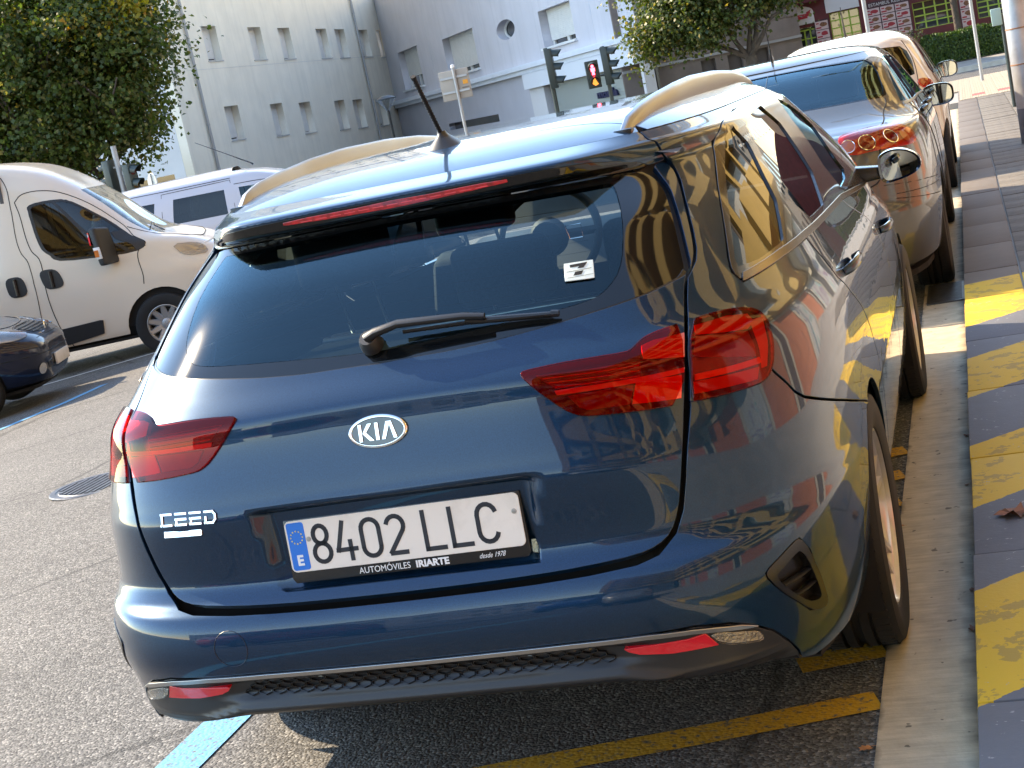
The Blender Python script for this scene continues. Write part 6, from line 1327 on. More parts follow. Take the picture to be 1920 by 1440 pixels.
def side_mirror(t, S, m, y, z, x0, w=.20, h=.15):
    for s in (1, -1):
        b = MB(); V = []; R_ = [(0, .86), (-.008, .98), (.02, 1), (.07, .97), (.12, .75), (.145, .4)]; n = 32
        for dy, sc in R_:
            for k in range(n): a = 2 * math.pi * k / n; c, q = math.cos(a), math.sin(a); rr = (abs(c) ** 3 + abs(q) ** 3) ** (-1 / 3); V.append((s * (x0 + w / 2 + w / 2 * sc * c * rr), y + dy, z + h / 2 * sc * q * rr))
        b.add(V, [(i * n + k, i * n + (k + 1) % n, (i + 1) * n + (k + 1) % n, (i + 1) * n + k) for i in range(5) for k in range(n)] + [tuple(range(5 * n, 6 * n))]); o = b.build('door_mirror', m, t, smooth=60)
        b = MB(); b.add([(s * (x0 + w / 2 + w / 2 * .86 * math.cos(a) * (abs(math.cos(a)) ** 3 + abs(math.sin(a)) ** 3) ** (-1 / 3)), y + .004, z + h / 2 * .86 * math.sin(a) * (abs(math.cos(a)) ** 3 + abs(math.sin(a)) ** 3) ** (-1 / 3)) for a in np.linspace(0, 2 * math.pi, 33)[:-1]], [tuple(range(32))]); b.build('mirror_glass', mat('mirror glass', (.55, .62, .60), .01, metal=1), o)
        b = MB(); b.box(min(s * (x0 - .12), s * (x0 + .03)), max(s * (x0 - .12), s * (x0 + .03)), y + .01, y + .08, z - h / 2 - .005, z - h / 2 + .05); b.build('mirror_arm', CM['satin'], o, bevel=.008)
SAL = [(.20,.10,.20,.80,.20,4.50,6,5),(.26,.04,.27,.85,.27,4.62,6,5),(.42,.0,.42,.875,.42,4.66,6,5),(.58,.0,.58,.89,.58,4.66,6,5),(.62,.03,.62,.89,.62,4.64,6,5),(.70,.035,.70,.887,.70,4.60,6,5),
 (.90,.06,.87,.872,.88,4.2,5.5,5),(.985,.09,.93,.855,.93,3.9,5,5),(1.0,.14,.955,.845,.96,3.75,5,5),(1.022,.42,1.0,.825,1.0,3.62,5,6),(1.05,.52,1.04,.805,1.04,3.52,4.6,6),(1.18,.80,1.17,.74,1.18,3.2,4.2,6),(1.32,1.12,1.31,.665,1.31,2.8,4.2,6),(1.375,1.32,1.38,.60,1.38,2.5,4.2,5)]
VAN = [(.26,.06,.26,.96,.26,5.30,10,5),(.34,.02,.34,1.0,.34,5.39,10,5),(.6,.0,.6,1.02,.6,5.41,10,5),(.9,.0,.9,1.022,.85,5.38,10,5),(1.15,.0,1.15,1.015,1.02,5.24,10,4.5),(1.34,.01,1.34,1.0,1.17,4.98,10,5),(1.45,.01,1.45,.985,1.28,4.62,10,6),(1.9,.02,1.9,.915,1.85,4.02,10,6),(2.15,.04,2.15,.875,2.12,3.70,10,6),(2.33,.07,2.33,.83,2.33,3.36,9,5),(2.43,.12,2.43,.76,2.42,3.02,8,4.5),(2.48,.22,2.48,.64,2.48,2.62,6,4)]
MINI = [(.25,.06,.25,.84,.25,4.3,9,5),(.33,.02,.33,.89,.33,4.38,9,5),(.6,.0,.6,.91,.6,4.4,9,5),(.85,.0,.85,.91,.8,4.34,9,5),(1.02,.0,1.02,.90,.97,4.1,9,5),(1.10,.01,1.10,.885,1.06,3.75,9,6),(1.4,.05,1.4,.82,1.4,3.3,9,6),(1.66,.12,1.66,.755,1.66,2.9,8,6),(1.78,.18,1.78,.70,1.78,2.55,7,5),(1.83,.28,1.83,.58,1.83,2.2,6,4)]
HAT = [(.20,.12,.20,.72,.2,3.5,6,5),(.27,.05,.27,.78,.27,3.6,6,5),(.45,.0,.45,.81,.45,3.65,5,5),(.56,.02,.58,.82,.58,3.64,5,5),(.70,.05,.70,.82,.70,3.55,5,5),(.88,.09,.86,.80,.82,3.2,4.6,5),(.96,.12,.93,.785,.92,2.9,4.4,5),(1.05,.17,1.02,.75,1.02,2.7,4.2,6),(1.25,.32,1.23,.66,1.23,2.3,4,6),(1.38,.42,1.36,.58,1.36,1.95,4,6),(1.42,.52,1.42,.50,1.42,1.75,4,5)]
def grey_saloon():
    S = Surf(SAL, yc=2.1, sig=.008); m = CM; P = paint('warm grey metallic paint', (.085, .084, .078), .5, .3, .15)
    t = thing('saloon_car', 'grey four-door saloon with round ringed tail lamps parked ahead of the blue car', 'car', (.13, 5.38, 0))
    rw = [(0, .720), (19.5, .7140), (36, .7110), (44.2, .706), (46.4, .716), (48.0, .757), (49.2, .838), (49.0, .905), (46.5, .944), (22, .966), (0, .971)]
    sw1 = [(57.5, .655), (82, .648), (82, .925), (62, .935), (59, .90)]; sw2 = [(85, .646), (112, .628), (116, .66), (113, .80), (107, .915), (85, .928)]; q1 = [(51, .665), (55.2, .657), (57, .86), (54.5, .80)]
    wsn = [(180, .655), (150, .66), (131, .68), (128, .80), (125, .93), (150, .955), (180, .96)]
    body, SR = car_body(t, S, .60, P, m, .03, ((1.10, .312, .352), (3.775, .312, .352)), [('rear_window', rw, m['glass'], 'axis'), ('rear_door_window', sw1, m['glass'], 1), ('front_door_window', sw2, m['glass'], 1), ('quarter_window', q1, m['glass'], 1), ('windscreen', wsn, m['glass_clear'], 'axis')], roofh=.052)
    panel('window_seal', S, [(u, v) for u, v in rw] + [(-u, v) for u, v in rw[::-1]], m['frit'], t, off=.0, gap=-.004, smooth=0, hv=.05, holes=[[(u * .985, .722 + (v - .722) * .955 + .004) for u, v in rw] + [(-u * .985, .722 + (v - .722) * .955 + .004) for u, v in rw[::-1]]])
    gap_line(t, S, [(44.9, .698), (44.6, .672), (41.2, .632), (38.8, .51), (37.0, .436), (36.2, .40), (35.8, .345), (33, .315), (20, .308), (0, .306)], .0045, 'boot_gap'); gap_line(t, S, [(0, .312), (36, .316), (48, .30), (56, .285)], .002, 'bumper_gap')
    for L in ([(56.5, .64), (59, .55), (67, .40), (71, .30), (73, .10)], [(83.5, .645), (84, .4), (84, .06)], [(113.5, .62), (116, .4), (116, .06)]): gap_line(t, S, L)
    gap_line(t, S, [(38, .2705), (47, .25), (55.8, .2285)], .0025, 'bumper_groove'); gap_line(t, S, [(38.3, .284), (47, .277), (55.8, .268)], .002, 'bumper_groove')
    lamp = [(26.6, .465), (27.6, .482), (34.4, .517), (40.5, .5145), (44.9, .486), (47.9, .449), (47.7, .4226), (45.9, .4143), (41.2, .4190), (34.4, .4215), (29.7, .4165), (27.6, .436)]
    lb = mat('saloon lamp red', (.55, .02, .015), .18, coat=1, bump=(60, .4, .006)); ring = m['chrome']; dk = mat('deep red lamp plastic'); cl = mat('lamp silver', (.55, .53, .50), .25, metal=.7)
    for s in (1, -1):
        o = panel('tail_lamp', S, lamp, lb, t, mirror=s < 0, off=.004, gap=0, smooth=1, hv=.02, lip=.012)
        for u, v, r, mt in ((33.9, .4440, .044, dk), (40.35, .4490, .042, dk), (28.95, .4420, .035, cl), (44.3, .4420, .036, mat('amber reflector plastic'))):
            c = S(u, v); n = S.nrm(u, v); a = np.cross([0, 0, 1], n); a /= np.linalg.norm(a); b_ = np.cross(n, a); f = np.array([s, 1, 1])
            ci = [(c + n * .008 + (a * math.cos(q) + b_ * math.sin(q)) * r) * f for q in np.linspace(0, 2 * math.pi, 25)]
            b = MB(); b.add([c * f + n * f * .0105] + ci[:-1], [(0, i + 1, (i + 1) % 24 + 1) for i in range(24)]); lo = b.build('lamp_bowl', mt, o, smooth=60)
            if mt is not mat('amber reflector plastic'): b = MB(); b.tube(ci, .0035, 6, caps=False); b.build('lamp_ring', ring, o, smooth=60)
        panel('lens', S, [tuple(np.mean(lamp, 0) + (np.array(p) - np.mean(lamp, 0)) * .985) for p in lamp], glass('pale red lens', (1, .62, .58), 1.5), o, mirror=s < 0, off=.013, gap=0, smooth=1, hv=.03, lip=.006)
        panel('window_moulding', S, [(52, .64), (83, .638), (113, .616), (113.4, .625), (83, .648), (52, .652)], m['alu'], t, mirror=s < 0, off=.004, gap=0, smooth=0, hv=.02, hu=.08)
        for u, v in ((68, .545), (98, .53)):
            c = S(u, v); n = S.nrm(u, v); f = np.array([s, 1, 1]); b = MB(); b.tube([(c + np.array([0, dy, 0]) + n * o_) * f for dy, o_ in ((-.11, .004), (-.09, .03), (.09, .03), (.11, .004))], .013, 8); b.build('door_handle', P, t, smooth=40)
    seats(t, (1.75, 2.75), .50); side_mirror(t, S, mat('mirror housing black', (.008, .008, .009), .2, coat=.6), 2.92, .98, .80, .21, .15)
    b = MB(); b.box(-.6, .6, .75, 1.3, .93, .945); b.build('parcel_shelf', m['dark'], t); b = MB(); b.box(-.11, .11, 2.72, 2.74, 1.22, 1.28); b.build('inner_mirror', m['dark'], t, bevel=.01)
    b = MB(); b.prism([(0, 0), (.10, 0), (.012, .075), (0, .08)], (.012, 0, 0), (-.006, 1.58, 1.425), ((0, 1, 0), (0, 0, 1))); b.tube([(0, 1.60, 1.49), (0, 1.52, 1.66)], .003, 6); b.build('roof_aerial', m['satin'], t, bevel=.003)
    for x, s in ((.775, 1), (-.775, -1)):
        for y in (1.10, 3.775): wheel('wheel', t, (x, y, .312), s, .312, .20, .21, m, 7)
    b = MB(); b.box(-.26, .26, -.012, 0, .76, .87); pl = b.build('number_plate', mat('white number plate'), t, bevel=.003)
def white_hatch():
    S = Surf(HAT, yc=1.7, sig=.010); m = CM; P = paint('warm white paint', (.74, .66, .56), .0, .4, .02)
    def make(P, loc, rz, label, z=0.):
        t = thing('hatchback_car', label, 'car', (loc[0], loc[1], z), rz)
        rw = [(0, .655), (28, .652), (39.6, .6420), (42.6, .648), (45.6, .740), (46.2, .820), (43, .862), (25, .876), (0, .878)]
        sw1 = [(57.5, .665), (60, .625), (73, .620), (83, .618), (83, .885), (64, .895)]; sw2 = [(86, .617), (112, .603), (119, .625), (114, .80), (106, .89), (86, .893)]; wsn = [(180, .60), (150, .605), (131, .625), (127, .78), (122, .905), (150, .93), (180, .935)]
        car_body(t, S, .56, P, m, .03, ((.62, .29, .325), (2.95, .29, .325)), [('rear_window', rw, m['glass_dark'], 'axis'), ('rear_side_window', sw1, m['glass_dark'], 1), ('front_door_window', sw2, m['glass'], 1), ('windscreen', wsn, m['glass_clear'], 'axis')], roofh=.055)
        gap_line(t, S, [(47.2, .90), (47.5, .82), (46.4, .735), (43.5, .635), (40.8, .56), (39.5, .44), (38, .33), (30, .305), (0, .30)], .004, 'tailgate_gap')
        for L in ([(84.5, .61), (85, .4), (84, .06)], [(58.5, .62), (62, .5), (66, .42)], [(116, .60), (117, .4), (117, .06)]): gap_line(t, S, L)
        for s in (1, -1):
            o = panel('tail_lamp', S, [(41.2, .592), (44, .615), (50.5, .598), (51.5, .56), (50.5, .47), (49.6, .432), (46.4, .428), (45.2, .48), (44.8, .54), (42, .56)], m['red'], t, mirror=s < 0, off=.006, gap=0, smooth=1, hv=.02, lip=.014)
            panel('lens', S, [(42, .590), (44.3, .61), (50, .594), (50.9, .56), (50, .47), (49.2, .436), (46.8, .433), (45.7, .48), (45.3, .54), (42.8, .565)], glass('pale red lens', (1, .62, .58), 1.5), o, mirror=s < 0, off=.012, gap=0, smooth=1, hv=.03, lip=.005)
            c = S(100, .5); b = MB(); b.tube([(s * (c[0] + .02), 2.0, .80), (s * (c[0] + .03), 2.08, .80), (s * (c[0] + .03), 2.18, .80)], .014, 8); b.build('door_handle', m['satin'], t, smooth=40)
            panel('headlamp', S, [(146, .46), (158, .47), (160, .36), (150, .35)], mat('lamp silver'), t, mirror=s < 0, off=.004, gap=0, smooth=1, hv=.03)
        seats(t, (1.3, 2.1), .48); side_mirror(t, S, P if False else mat('mirror housing black'), 2.42, .97, .75, .20, .16)
        for x, s in ((.715, 1), (-.715, -1)):
            for y in (.62, 2.95): wheel('wheel', t, (x, y, .29), s, .29, .185, .19, m, 6)
        b = MB(); b.box(-.26, .26, -.012, .0, .60, .71); b.build('number_plate', mat('white number plate'), t, bevel=.003)
        b = MB(); b.tube([(0, 1.62, 1.465), (0, 1.60, 1.49), (0, 1.52, 1.75)], [.018, .010, .003], 8); b.build('roof_aerial', m['satin'], t)
        return t
    t = make(P, (.22, 10.9), 0, 'cream white hatchback at the head of the kerbside row')
    make(paint('bright red paint', (.36, .012, .015), .1, .35, .05), (-4.6, -9.5), .2, 'red hatchback parked behind the camera, mirrored in the blue bumper', gz(-4.6))
    make(paint('royal blue paint', (.015, .05, .26), .3, .35, .1), (-1.9, -13.5), .1, 'royal blue hatchback parked behind the camera', gz(-1.9))
    make(paint('silver paint', (.45, .45, .46), .6, .35, .1), (.0, -9.6), 0, 'silver hatchback waiting at the kerb behind the camera')
def vans():
    m = CM; th = .341; f = np.array([math.cos(th), math.sin(th)]); r = np.array([math.sin(th), -math.cos(th)])
    S = Surf(VAN, yc=2.6, sig=.012); P = mat('cream van enamel', (.70, .61, .50), .28, coat=.7, coat_rough=.06); O = np.array([-7.5, 12.496]) - f * 4.46 - r * 1.02
    t = thing('cargo_van', 'high-roofed cream panel van with black side mirror and black door handles', 'van', (O[0], O[1], -.408), th - math.pi / 2)
    dw = [(108.8, .4638), (111.4, .5686), (115.1, .708), (117.6, .7239), (124, .727), (129.4, .7183), (131.8, .6546), (134.0, .5923), (132.6, .5258), (128.2, .4511), (124.5, .4274), (118.7, .4311), (110.4, .4421)]
    wsn = [(180, .545), (160, .53), (145, .508), (140.5, .53), (140.8, .62), (140.2, .700), (140.6, .752), (150, .758), (166, .760), (180, .762)]
    body, SR = car_body(t, S, .42, P, m, .02, ((1.0, .34, .40), (4.46, .34, .42)), [('door_window', dw, m['glass_dark'], 1), ('windscreen', wsn, m['glass_clear'], 'axis')], roofh=.05, hv=.05, hu=.09)
    for s in (0, 1):
        mr = bool(s); wf = panel('window_rubber', S, dw, m['satin'], t, mirror=mr, off=.001, gap=-.012, smooth=1, hv=.05, holes=[[tuple(np.mean(dw, 0) + (np.array(p) - np.mean(dw, 0)) * .965) for p in dw]]); panel('window_bar', S, [(123.4, .430), (124.6, .4285), (125.3, .728), (124.2, .728)], m['satin'], t, mirror=mr, off=.003, gap=0, smooth=0)
        panel('mirror_triangle', S, [(125.5, .4300), (128.2, .4490), (132.4, .5250), (132.9, .545), (129.5, .545), (127.2, .50)], m['plastic'], t, mirror=mr, off=.006, gap=0, smooth=0, hv=.05)
        panel('side_moulding', S, [(98.0, .112), (101.2, .116), (112.5, .1240), (113.1, .121), (112.8, .060), (112.2, .0575), (106, .0405), (100.4, .0350), (96, .033), (95, .108)], m['plastic'], t, mirror=mr, off=.014, gap=0, smooth=0, hv=.03, lip=.016)
        panel('rear_moulding', S, [(82, .104), (94.8, .108), (95.6, .033), (82, .03)], m['plastic'], t, mirror=mr, off=.014, gap=0, smooth=0, hv=.03, lip=.016)
        for u, v in ((105.85, .3640), (97.75, .3570)):
            q = [(u + 2.15 * math.cos(a) * (abs(math.cos(a)) ** 3.2 + abs(math.sin(a)) ** 3.2) ** (-1 / 3.2), v + .0485 * math.sin(a) * (abs(math.cos(a)) ** 3.2 + abs(math.sin(a)) ** 3.2) ** (-1 / 3.2)) for a in np.linspace(0, 2 * math.pi, 25)[:-1]]
            h = panel('door_handle', S, q, m['plastic'], t, mirror=mr, off=.008, gap=0, smooth=0, hv=.03, lip=.01); c = S(u, v); n = S.nrm(u, v); fx = np.array([-1 if mr else 1, 1, 1])
            b = MB(); b.tube([(c + np.array([0, 0, dz]) + n * .02) * fx for dz in (-.09, .09)], .022, 8); b.build('handle_grip', m['satin'], h, smooth=40)
    for L in ([(112.8, .748), (107.8, .56), (104.6, .40), (103.4, .29), (104.2, .12), (106.4, .022)], [(117.2, .8716), (108.7, .7134), (102.3, .4635), (100.9, .178), (100.7, .02)], [(134.6, .5437), (128.5, .46), (125.0, .4246), (123.2, .35), (122.2, .253)], [(112.8, .748), (117.5, .782), (125, .785), (131.5, .757), (135.6, .66), (136.5, .58), (134.6, .5437)], [(117.2, .8716), (112.5, .8716), (60, .8716)], [(80, .0), (80, .86)], [(136.0, .56), (140.0, .50), (146, .478), (180, .475)]): gap_line(t, S, L, .005)
    for s in (1, -1):   # big black mirrors
        b = MB(); V = []
        b.hexa([(s * .98, 4.02, 1.12), (s * 1.20, 3.94, 1.12), (s * 1.22, 4.02, 1.12), (s * .99, 4.14, 1.12), (s * .97, 3.96, 1.52), (s * 1.18, 3.90, 1.55), (s * 1.19, 3.98, 1.55), (s * .98, 4.10, 1.52)]); o = b.build('door_mirror', m['plastic'], t, bevel=.035, seg=3)
        b = MB(); b.box(min(s * 1.0, s * 1.16), max(s * 1.0, s * 1.16), 3.885, 3.9, 1.36, 1.50); b.build('mirror_glass', mat('mirror glass', (.55, .62, .60), .01, metal=1), o)
        b = MB(); b.hexa([(s * 1.185, 3.93, 1.20), (s * 1.225, 3.94, 1.20), (s * 1.225, 4.0, 1.20), (s * 1.185, 4.0, 1.20), (s * 1.175, 3.91, 1.33), (s * 1.215, 3.92, 1.33), (s * 1.215, 3.99, 1.33), (s * 1.175, 3.99, 1.33)]); o2 = b.build('indicator', mat('white plastic'), o, bevel=.008); b = MB(); b.box(min(s * 1.20, s * 1.232), max(s * 1.20, s * 1.232), 3.928, 3.97, 1.225, 1.30); b.build('indicator_lens', m['amber'], o)
        q = [(133.0, .434), (139.5, .4245), (141, .40), (139.5, .355), (134.5, .3530), (132.6, .372)]; h = panel('headlamp', S, q, mat('lamp silver'), t, mirror=s < 0, off=.004, gap=0, smooth=1, hv=.03); panel('headlamp_cover', S, q, m['clearlens'], h, mirror=s < 0, off=.012, gap=0, smooth=1, hv=.03, lip=.008)
    b = MB(); w0 = S(160, .535)
    b.tube([S(u, v) + S.nrm(u, v) * .03 for u, v in ((146, .512), (153, .545), (166, .56))], .010, 8); b.tube([S(u, v) + S.nrm(u, v) * .02 for u, v in ((145, .54), (155, .555), (172, .57))], .007, 6); b.build('wiper', m['satin'], t)
    for x, s in ((.90, 1), (-.90, -1)):
        for y in (1.0, 4.46): wheel('wheel', t, (x, y, .345), s, .345, .215, .215, {**m, 'rim': mat('steel wheel silver', (.42, .42, .42), .4, metal=.7)}, 10, True)
    seats(t, (3.45,), .75, (-.45, .45)); b = MB(); b.box(-.9, .9, 3.0, 3.04, .4, 2.3); b.build('bulkhead', m['liner'], t)
    b = MB(); b.prism([(3.9, .9), (4.55, .9), (4.5, 1.25), (4.1, 1.22), (3.95, 1.05)], (1.8, 0, 0), (-.9, 0, 0), ((0, 1, 0), (0, 0, 1))); b.build('dashboard', m['dark'], t)
    # silver people carrier behind
    S2 = Surf(MINI, yc=2.2, sig=.012); P2 = mat('silver-blue van enamel', (.50, .52, .58), .3, coat=.8, metal=.15); 
    t = thing('passenger_van', 'pale silver-blue passenger van with dark rear windows behind the cream van', 'van', (-10.85, 17.05, -.4325), th - math.pi / 2)
    kk = S2.k; sw1 = [(66.2, .617), (85, .612), (85, .815), (66.8, .82)]; sw0 = [(50.5, .625), (60.5, .617), (61, .82), (52, .825)]; sw2 = [(91.5, .610), (120, .595), (136, .575), (140, .61), (133, .76), (122, .80), (91.5, .812)]; wsn = [(180, .565), (160, .56), (147, .565), (143.5, .60), (139, .72), (136, .83), (155, .86), (180, .865)]
    car_body(t, S2, .5, P2, m, .02, ((.95, .32, .36), (3.55, .32, .37)), [('side_window', sw0, m['glass_dark'], 1), ('sliding_door_window', sw1, m['glass_dark'], 1), ('front_door_window', sw2, m['glass'], 1), ('windscreen', wsn, m['glass_clear'], 'axis')], roofh=.05, hv=.05, hu=.09)
    for L in ([(63, .05), (63, .88), (87.8, .885), (88, .05)], [(52, .905), (66, .90), (88, .90)], [(89, .845), (115, .84), (128, .82), (138.5, .74), (143, .6), (140, .4), (138, .1)], [(60, .45), (140, .43)], [(63, .50), (88, .495)]): gap_line(t, S2, L, .005)
    for x, s in ((.80, 1), (-.80, -1)):
        for y in (.95, 3.55): wheel('wheel', t, (x, y, .32), s, .32, .20, .20, m, 7, True)
    b = MB(); b.tube([(.35, 2.45, 1.86), (.35, 2.42, 1.89), (.35, 1.72, 2.32)], [.018, .010, .003], 8); b.build('roof_aerial', m['satin'], t); seats(t, (1.4, 2.3), .6); side_mirror(t, S2, mat('mirror housing black'), 3.15, 1.15, .89, .2, .2)
def dark_car():
    m = CM; th = .341; S = Surf(HAT, yc=1.7, sig=.010); P = paint('dark navy paint', (.006, .010, .028), .3, .3, .1)
    f = np.array([math.cos(th), math.sin(th)]); r = np.array([math.sin(th), -math.cos(th)]); nose = np.array([-7.42, 10.25]); O = nose - f * 3.65
    t = thing('hatchback_car', 'dark navy car of which only the front corner shows at the left edge', 'car', (O[0], O[1], -.36), th - math.pi / 2)
    wsn = [(180, .60), (150, .605), (131, .625), (127, .78), (122, .905), (150, .93), (180, .935)]; sw2 = [(86, .617), (112, .603), (119, .625), (114, .80), (106, .89), (86, .893)]
    car_body(t, S, .56, P, m, .03, ((.62, .29, .325), (2.95, .29, .325)), [('front_door_window', sw2, m['glass'], 1), ('windscreen', wsn, m['glass_clear'], 'axis')], roofh=.055)
    for s in (1, -1):
        q = [(131, .47), (140, .485), (150, .468), (153, .42), (147, .375), (135, .375), (130, .42)]; h = panel('headlamp', S, q, mat('lamp silver'), t, mirror=s < 0, off=.003, gap=0, smooth=1, hv=.03); panel('headlamp_cover', S, q, m['clearlens'], h, mirror=s < 0, off=.012, gap=0, smooth=1, hv=.03, lip=.01); panel('indicator', S, [(147, .46), (151, .445), (151, .40), (147, .40)], m['amber'], h, mirror=s < 0, off=.008, gap=0, smooth=1)
        c = S(146, .15); n = S.nrm(146, .15); fx = np.array([s, 1, 1]); a = np.cross(n, [0, 0, 1.]); b_ = np.cross(a, n); b = MB(); b.add([(c + n * .006) * fx] + [(c + n * .004 + (a * math.cos(q_) + b_ * math.sin(q_)) * .055) * fx for q_ in np.linspace(0, 2 * math.pi, 21)[:-1]], [(0, i + 1, (i + 1) % 20 + 1) for i in range(20)]); b.build('fog_lamp', mat('lamp silver'), t)
    gr = panel('grille', S, [(157, .475), (203, .475), (200, .385), (160, .385)], m['satin'], t, off=.004, gap=0, smooth=1, hv=.03)
    for k in range(5): b = MB(); v = .395 + k * .018; b.tube([S(u, v) + S.nrm(u, v) * .008 for u in np.linspace(159, 201, 14)], .005, 6); b.build('grille_bar', m['chrome'] if k == 4 else m['plastic'], gr)
    panel('lower_grille', S, [(150, .20), (210, .20), (207, .12), (153, .12)], m['satin'], t, off=.004, gap=0, smooth=1, hv=.03)
    gap_line(t, S, [(130, .57), (131, .49), (143, .505), (158, .485), (180, .483)], .005, 'bonnet_gap'); gap_line(t, S, [(128, .36), (140, .352), (180, .35)], .004, 'bumper_gap'); gap_line(t, S, [(128, .25), (150, .245), (180, .244)], .006, 'bumper_moulding')
    b = MB(); b.box(-.26, .26, 3.655, 3.675, .36, .47); b.build('number_plate', mat('white number plate'), t, bevel=.003); b = MB(); b.lathe([(0, .012), (.035, .010), (.045, 0)], 20, (0, 3.575, .735), 'y'); b.build('badge', m['chrome'], t, smooth=40)
    for x, s in ((.715, 1), (-.715, -1)):
        for y in (.62, 2.95): wheel('wheel', t, (x, y, .29), s, .29, .185, .19, m, 6)
    seats(t, (1.3, 2.1), .48); side_mirror(t, S, P, 2.42, .97, .75, .20, .15)
grey_saloon(); white_hatch(); vans(); dark_car()
# ------------------------------------------------------------------ street furniture
def furniture():
    gal = mat('galvanised steel', (.42, .43, .44), .45, metal=.6, noise=(5, .22), noise2=(2.6, (.30, .17, .10), .6, .60)); dg = mat('dark green painted metal', (.022, .032, .028), .4); gl = mat('grey painted pole', (.38, .38, .38), .5, metal=.3, noise=(4, .1))
    blk = mat('matt black lamp housing', (.010, .011, .012), .5)
    def head(name, parent, P, face, cols, lit=None, w=.30, hs=.30, hood=.24):
        """signal head of stacked lamps facing 'face' (unit xy); P = top centre"""
        f = np.array([face[0], face[1], 0.]); f /= np.linalg.norm(f); r = np.array([-f[1], f[0], 0]); P = np.array(P, float); n = len(cols)
        T = lambda a, b_, z: tuple(P + r * a + f * b_ + np.array([0, 0, z]))
        b = MB(); b.hexa([T(-w / 2, -.1, -hs * n), T(w / 2, -.1, -hs * n), T(w / 2, .08, -hs * n), T(-w / 2, .08, -hs * n), T(-w / 2, -.1, 0), T(w / 2, -.1, 0), T(w / 2, .08, 0), T(-w / 2, .08, 0)]); h = b.build(name, dg, parent, bevel=.02)
        for i, c in enumerate(cols):
            z = -hs * (i + .5); R = hs * .36; b = MB(); b.add([T(R * math.cos(a), .083, z + R * math.sin(a)) for a in np.linspace(0, 2 * math.pi, 21)[:-1]], [tuple(range(20))])
            m = mat('unlit %s lamp' % ('red', 'amber', 'green')[c], ((.10, .012, .012), (.12, .06, .01), (.012, .07, .04))[c], .25)
            if lit is not None and lit[i]: m = lit[i]
            b.build('signal_lamp', m, h)
            V = []; F = []; aa = np.linspace(-.35, math.pi + .35, 14)
            for a in aa: V += [T(R * 1.08 * math.cos(a), .08, z + R * 1.08 * math.sin(a)), T(R * 1.02 * math.cos(a), .08 + hood * (.55 + .45 * max(0, math.sin(a))), z + R * 1.02 * math.sin(a) - .03)]
            F = [(2 * k, 2 * k + 1, 2 * k + 3, 2 * k + 2) for k in range(13)]; F += [tuple(reversed(q)) for q in F]; V2 = V + [tuple(np.array(v) + np.array([0, 0, .004])) for v in V]
            raw('lamp_hood', V2, [(2 * k, 2 * k + 1, 2 * k + 3, 2 * k + 2) for k in range(13)] + [(28 + 2 * k + 2, 28 + 2 * k + 3, 28 + 2 * k + 1, 28 + 2 * k) for k in range(13)], dg, h, smooth=50)
        return h
    def pole(parent, x, y, z0, z1, r, m=dg, name='pole'): b = MB(); b.tube([(x, y, z0), (x, y, z1)], r, 12); return b.build(name, m, parent, smooth=40)
    # the two lights in front of the lilac building, and the red man
    z0 = gz(-9.2); t = thing('traffic_light', 'dark green three-lamp traffic light seen from the side in front of the white shop fascia', 'traffic light', (-9.13, 38, z0)); pole(t, 0, 0, 0, 2.75 - z0, .06); head('signal_head', t, (.07, 0, 2.72 - z0), (1, .12), (0, 1, 2), w=.32, hs=.35, hood=.27)
    z0 = gz(-7.7); t = thing('traffic_light', 'dark traffic light with a lit red walking-man signal beside it on the same pole', 'traffic light', (-7.62, 38, z0)); pole(t, 0, 0, 0, 2.48 - z0, .055); head('signal_head', t, (.05, 0, 2.46 - z0), (1, .0), (0, 1, 2), w=.29, hs=.33, hood=.27)
    red = mat('lit red signal', (.3, .01, .01), .4, emit=((1, .05, .10), 3.2)); amb = mat('brown countdown panel', (.25, .10, .03), .4, emit=((.8, .28, .05), .35))
    h = head('pedestrian_signal', t, (-.36, -.05, 2.18 - z0), (.35, -.94), (0, 2), lit=(mat('unlit black panel', (.015, .015, .015), .3), mat('unlit black panel')), w=.34, hs=.36, hood=.16)
    f = np.array([.35, -.94, 0]); f /= np.linalg.norm(f); r = np.array([-f[1], f[0], 0]); O = np.array([-.36, -.05, 2.18 - z0])
    b = MB()
    for poly in ([(.02 * math.cos(a) * 2, .10 + .02 * 2 * math.sin(a)) for a in np.linspace(0, 6.28, 13)[:-1]], [(-.06, .055), (.06, .055), (.05, -.04), (.03, -.04), (.035, -.13), (.005, -.13), (0, -.05), (-.005, -.13), (-.035, -.13), (-.03, -.04), (-.05, -.04)]):
        b.prism([(x, z - .25) for x, z in poly], f * .01, O + f * .09, (r, (0, 0, 1)))
    b.build('red_man', red, h); b = MB(); b.prism([(.0, -.66), (.09, -.63), (.04, -.52), (.02, -.46), (-.03, -.50), (-.07, -.60)], f * .01, O + f * .09, (r, (0, 0, 1))); b.build('lower_signal', amb, h)
    b = MB(); b.tube([(0, 0, 1.75 - z0), (-.30, -.05, 1.75 - z0)], .025, 8); b.build('bracket', dg, t)
    # lights behind the vans, under the big tree
    z0 = gz(-16.6); t = thing('traffic_light', 'double-headed traffic light half hidden under the big tree behind the vans', 'traffic light', (-16.58, 28, z0)); pole(t, 0, 0, 0, 2.4 - z0, .06, gl); head('signal_head', t, (-.22, 0, 2.12 - z0), (-1, .2), (0, 1, 2), w=.28, hs=.29, hood=.24); head('signal_head', t, (.26, 0, 1.95 - z0), (1, -.2), (0, 1, 2), w=.28, hs=.29, hood=.24)
    b = MB(); b.box(-.30, -.02, -.01, .01, 1.92 - z0, 1.96 - z0); b.box(.02, .30, -.01, .01, 1.75 - z0, 1.79 - z0); b.build('bracket', gl, t)
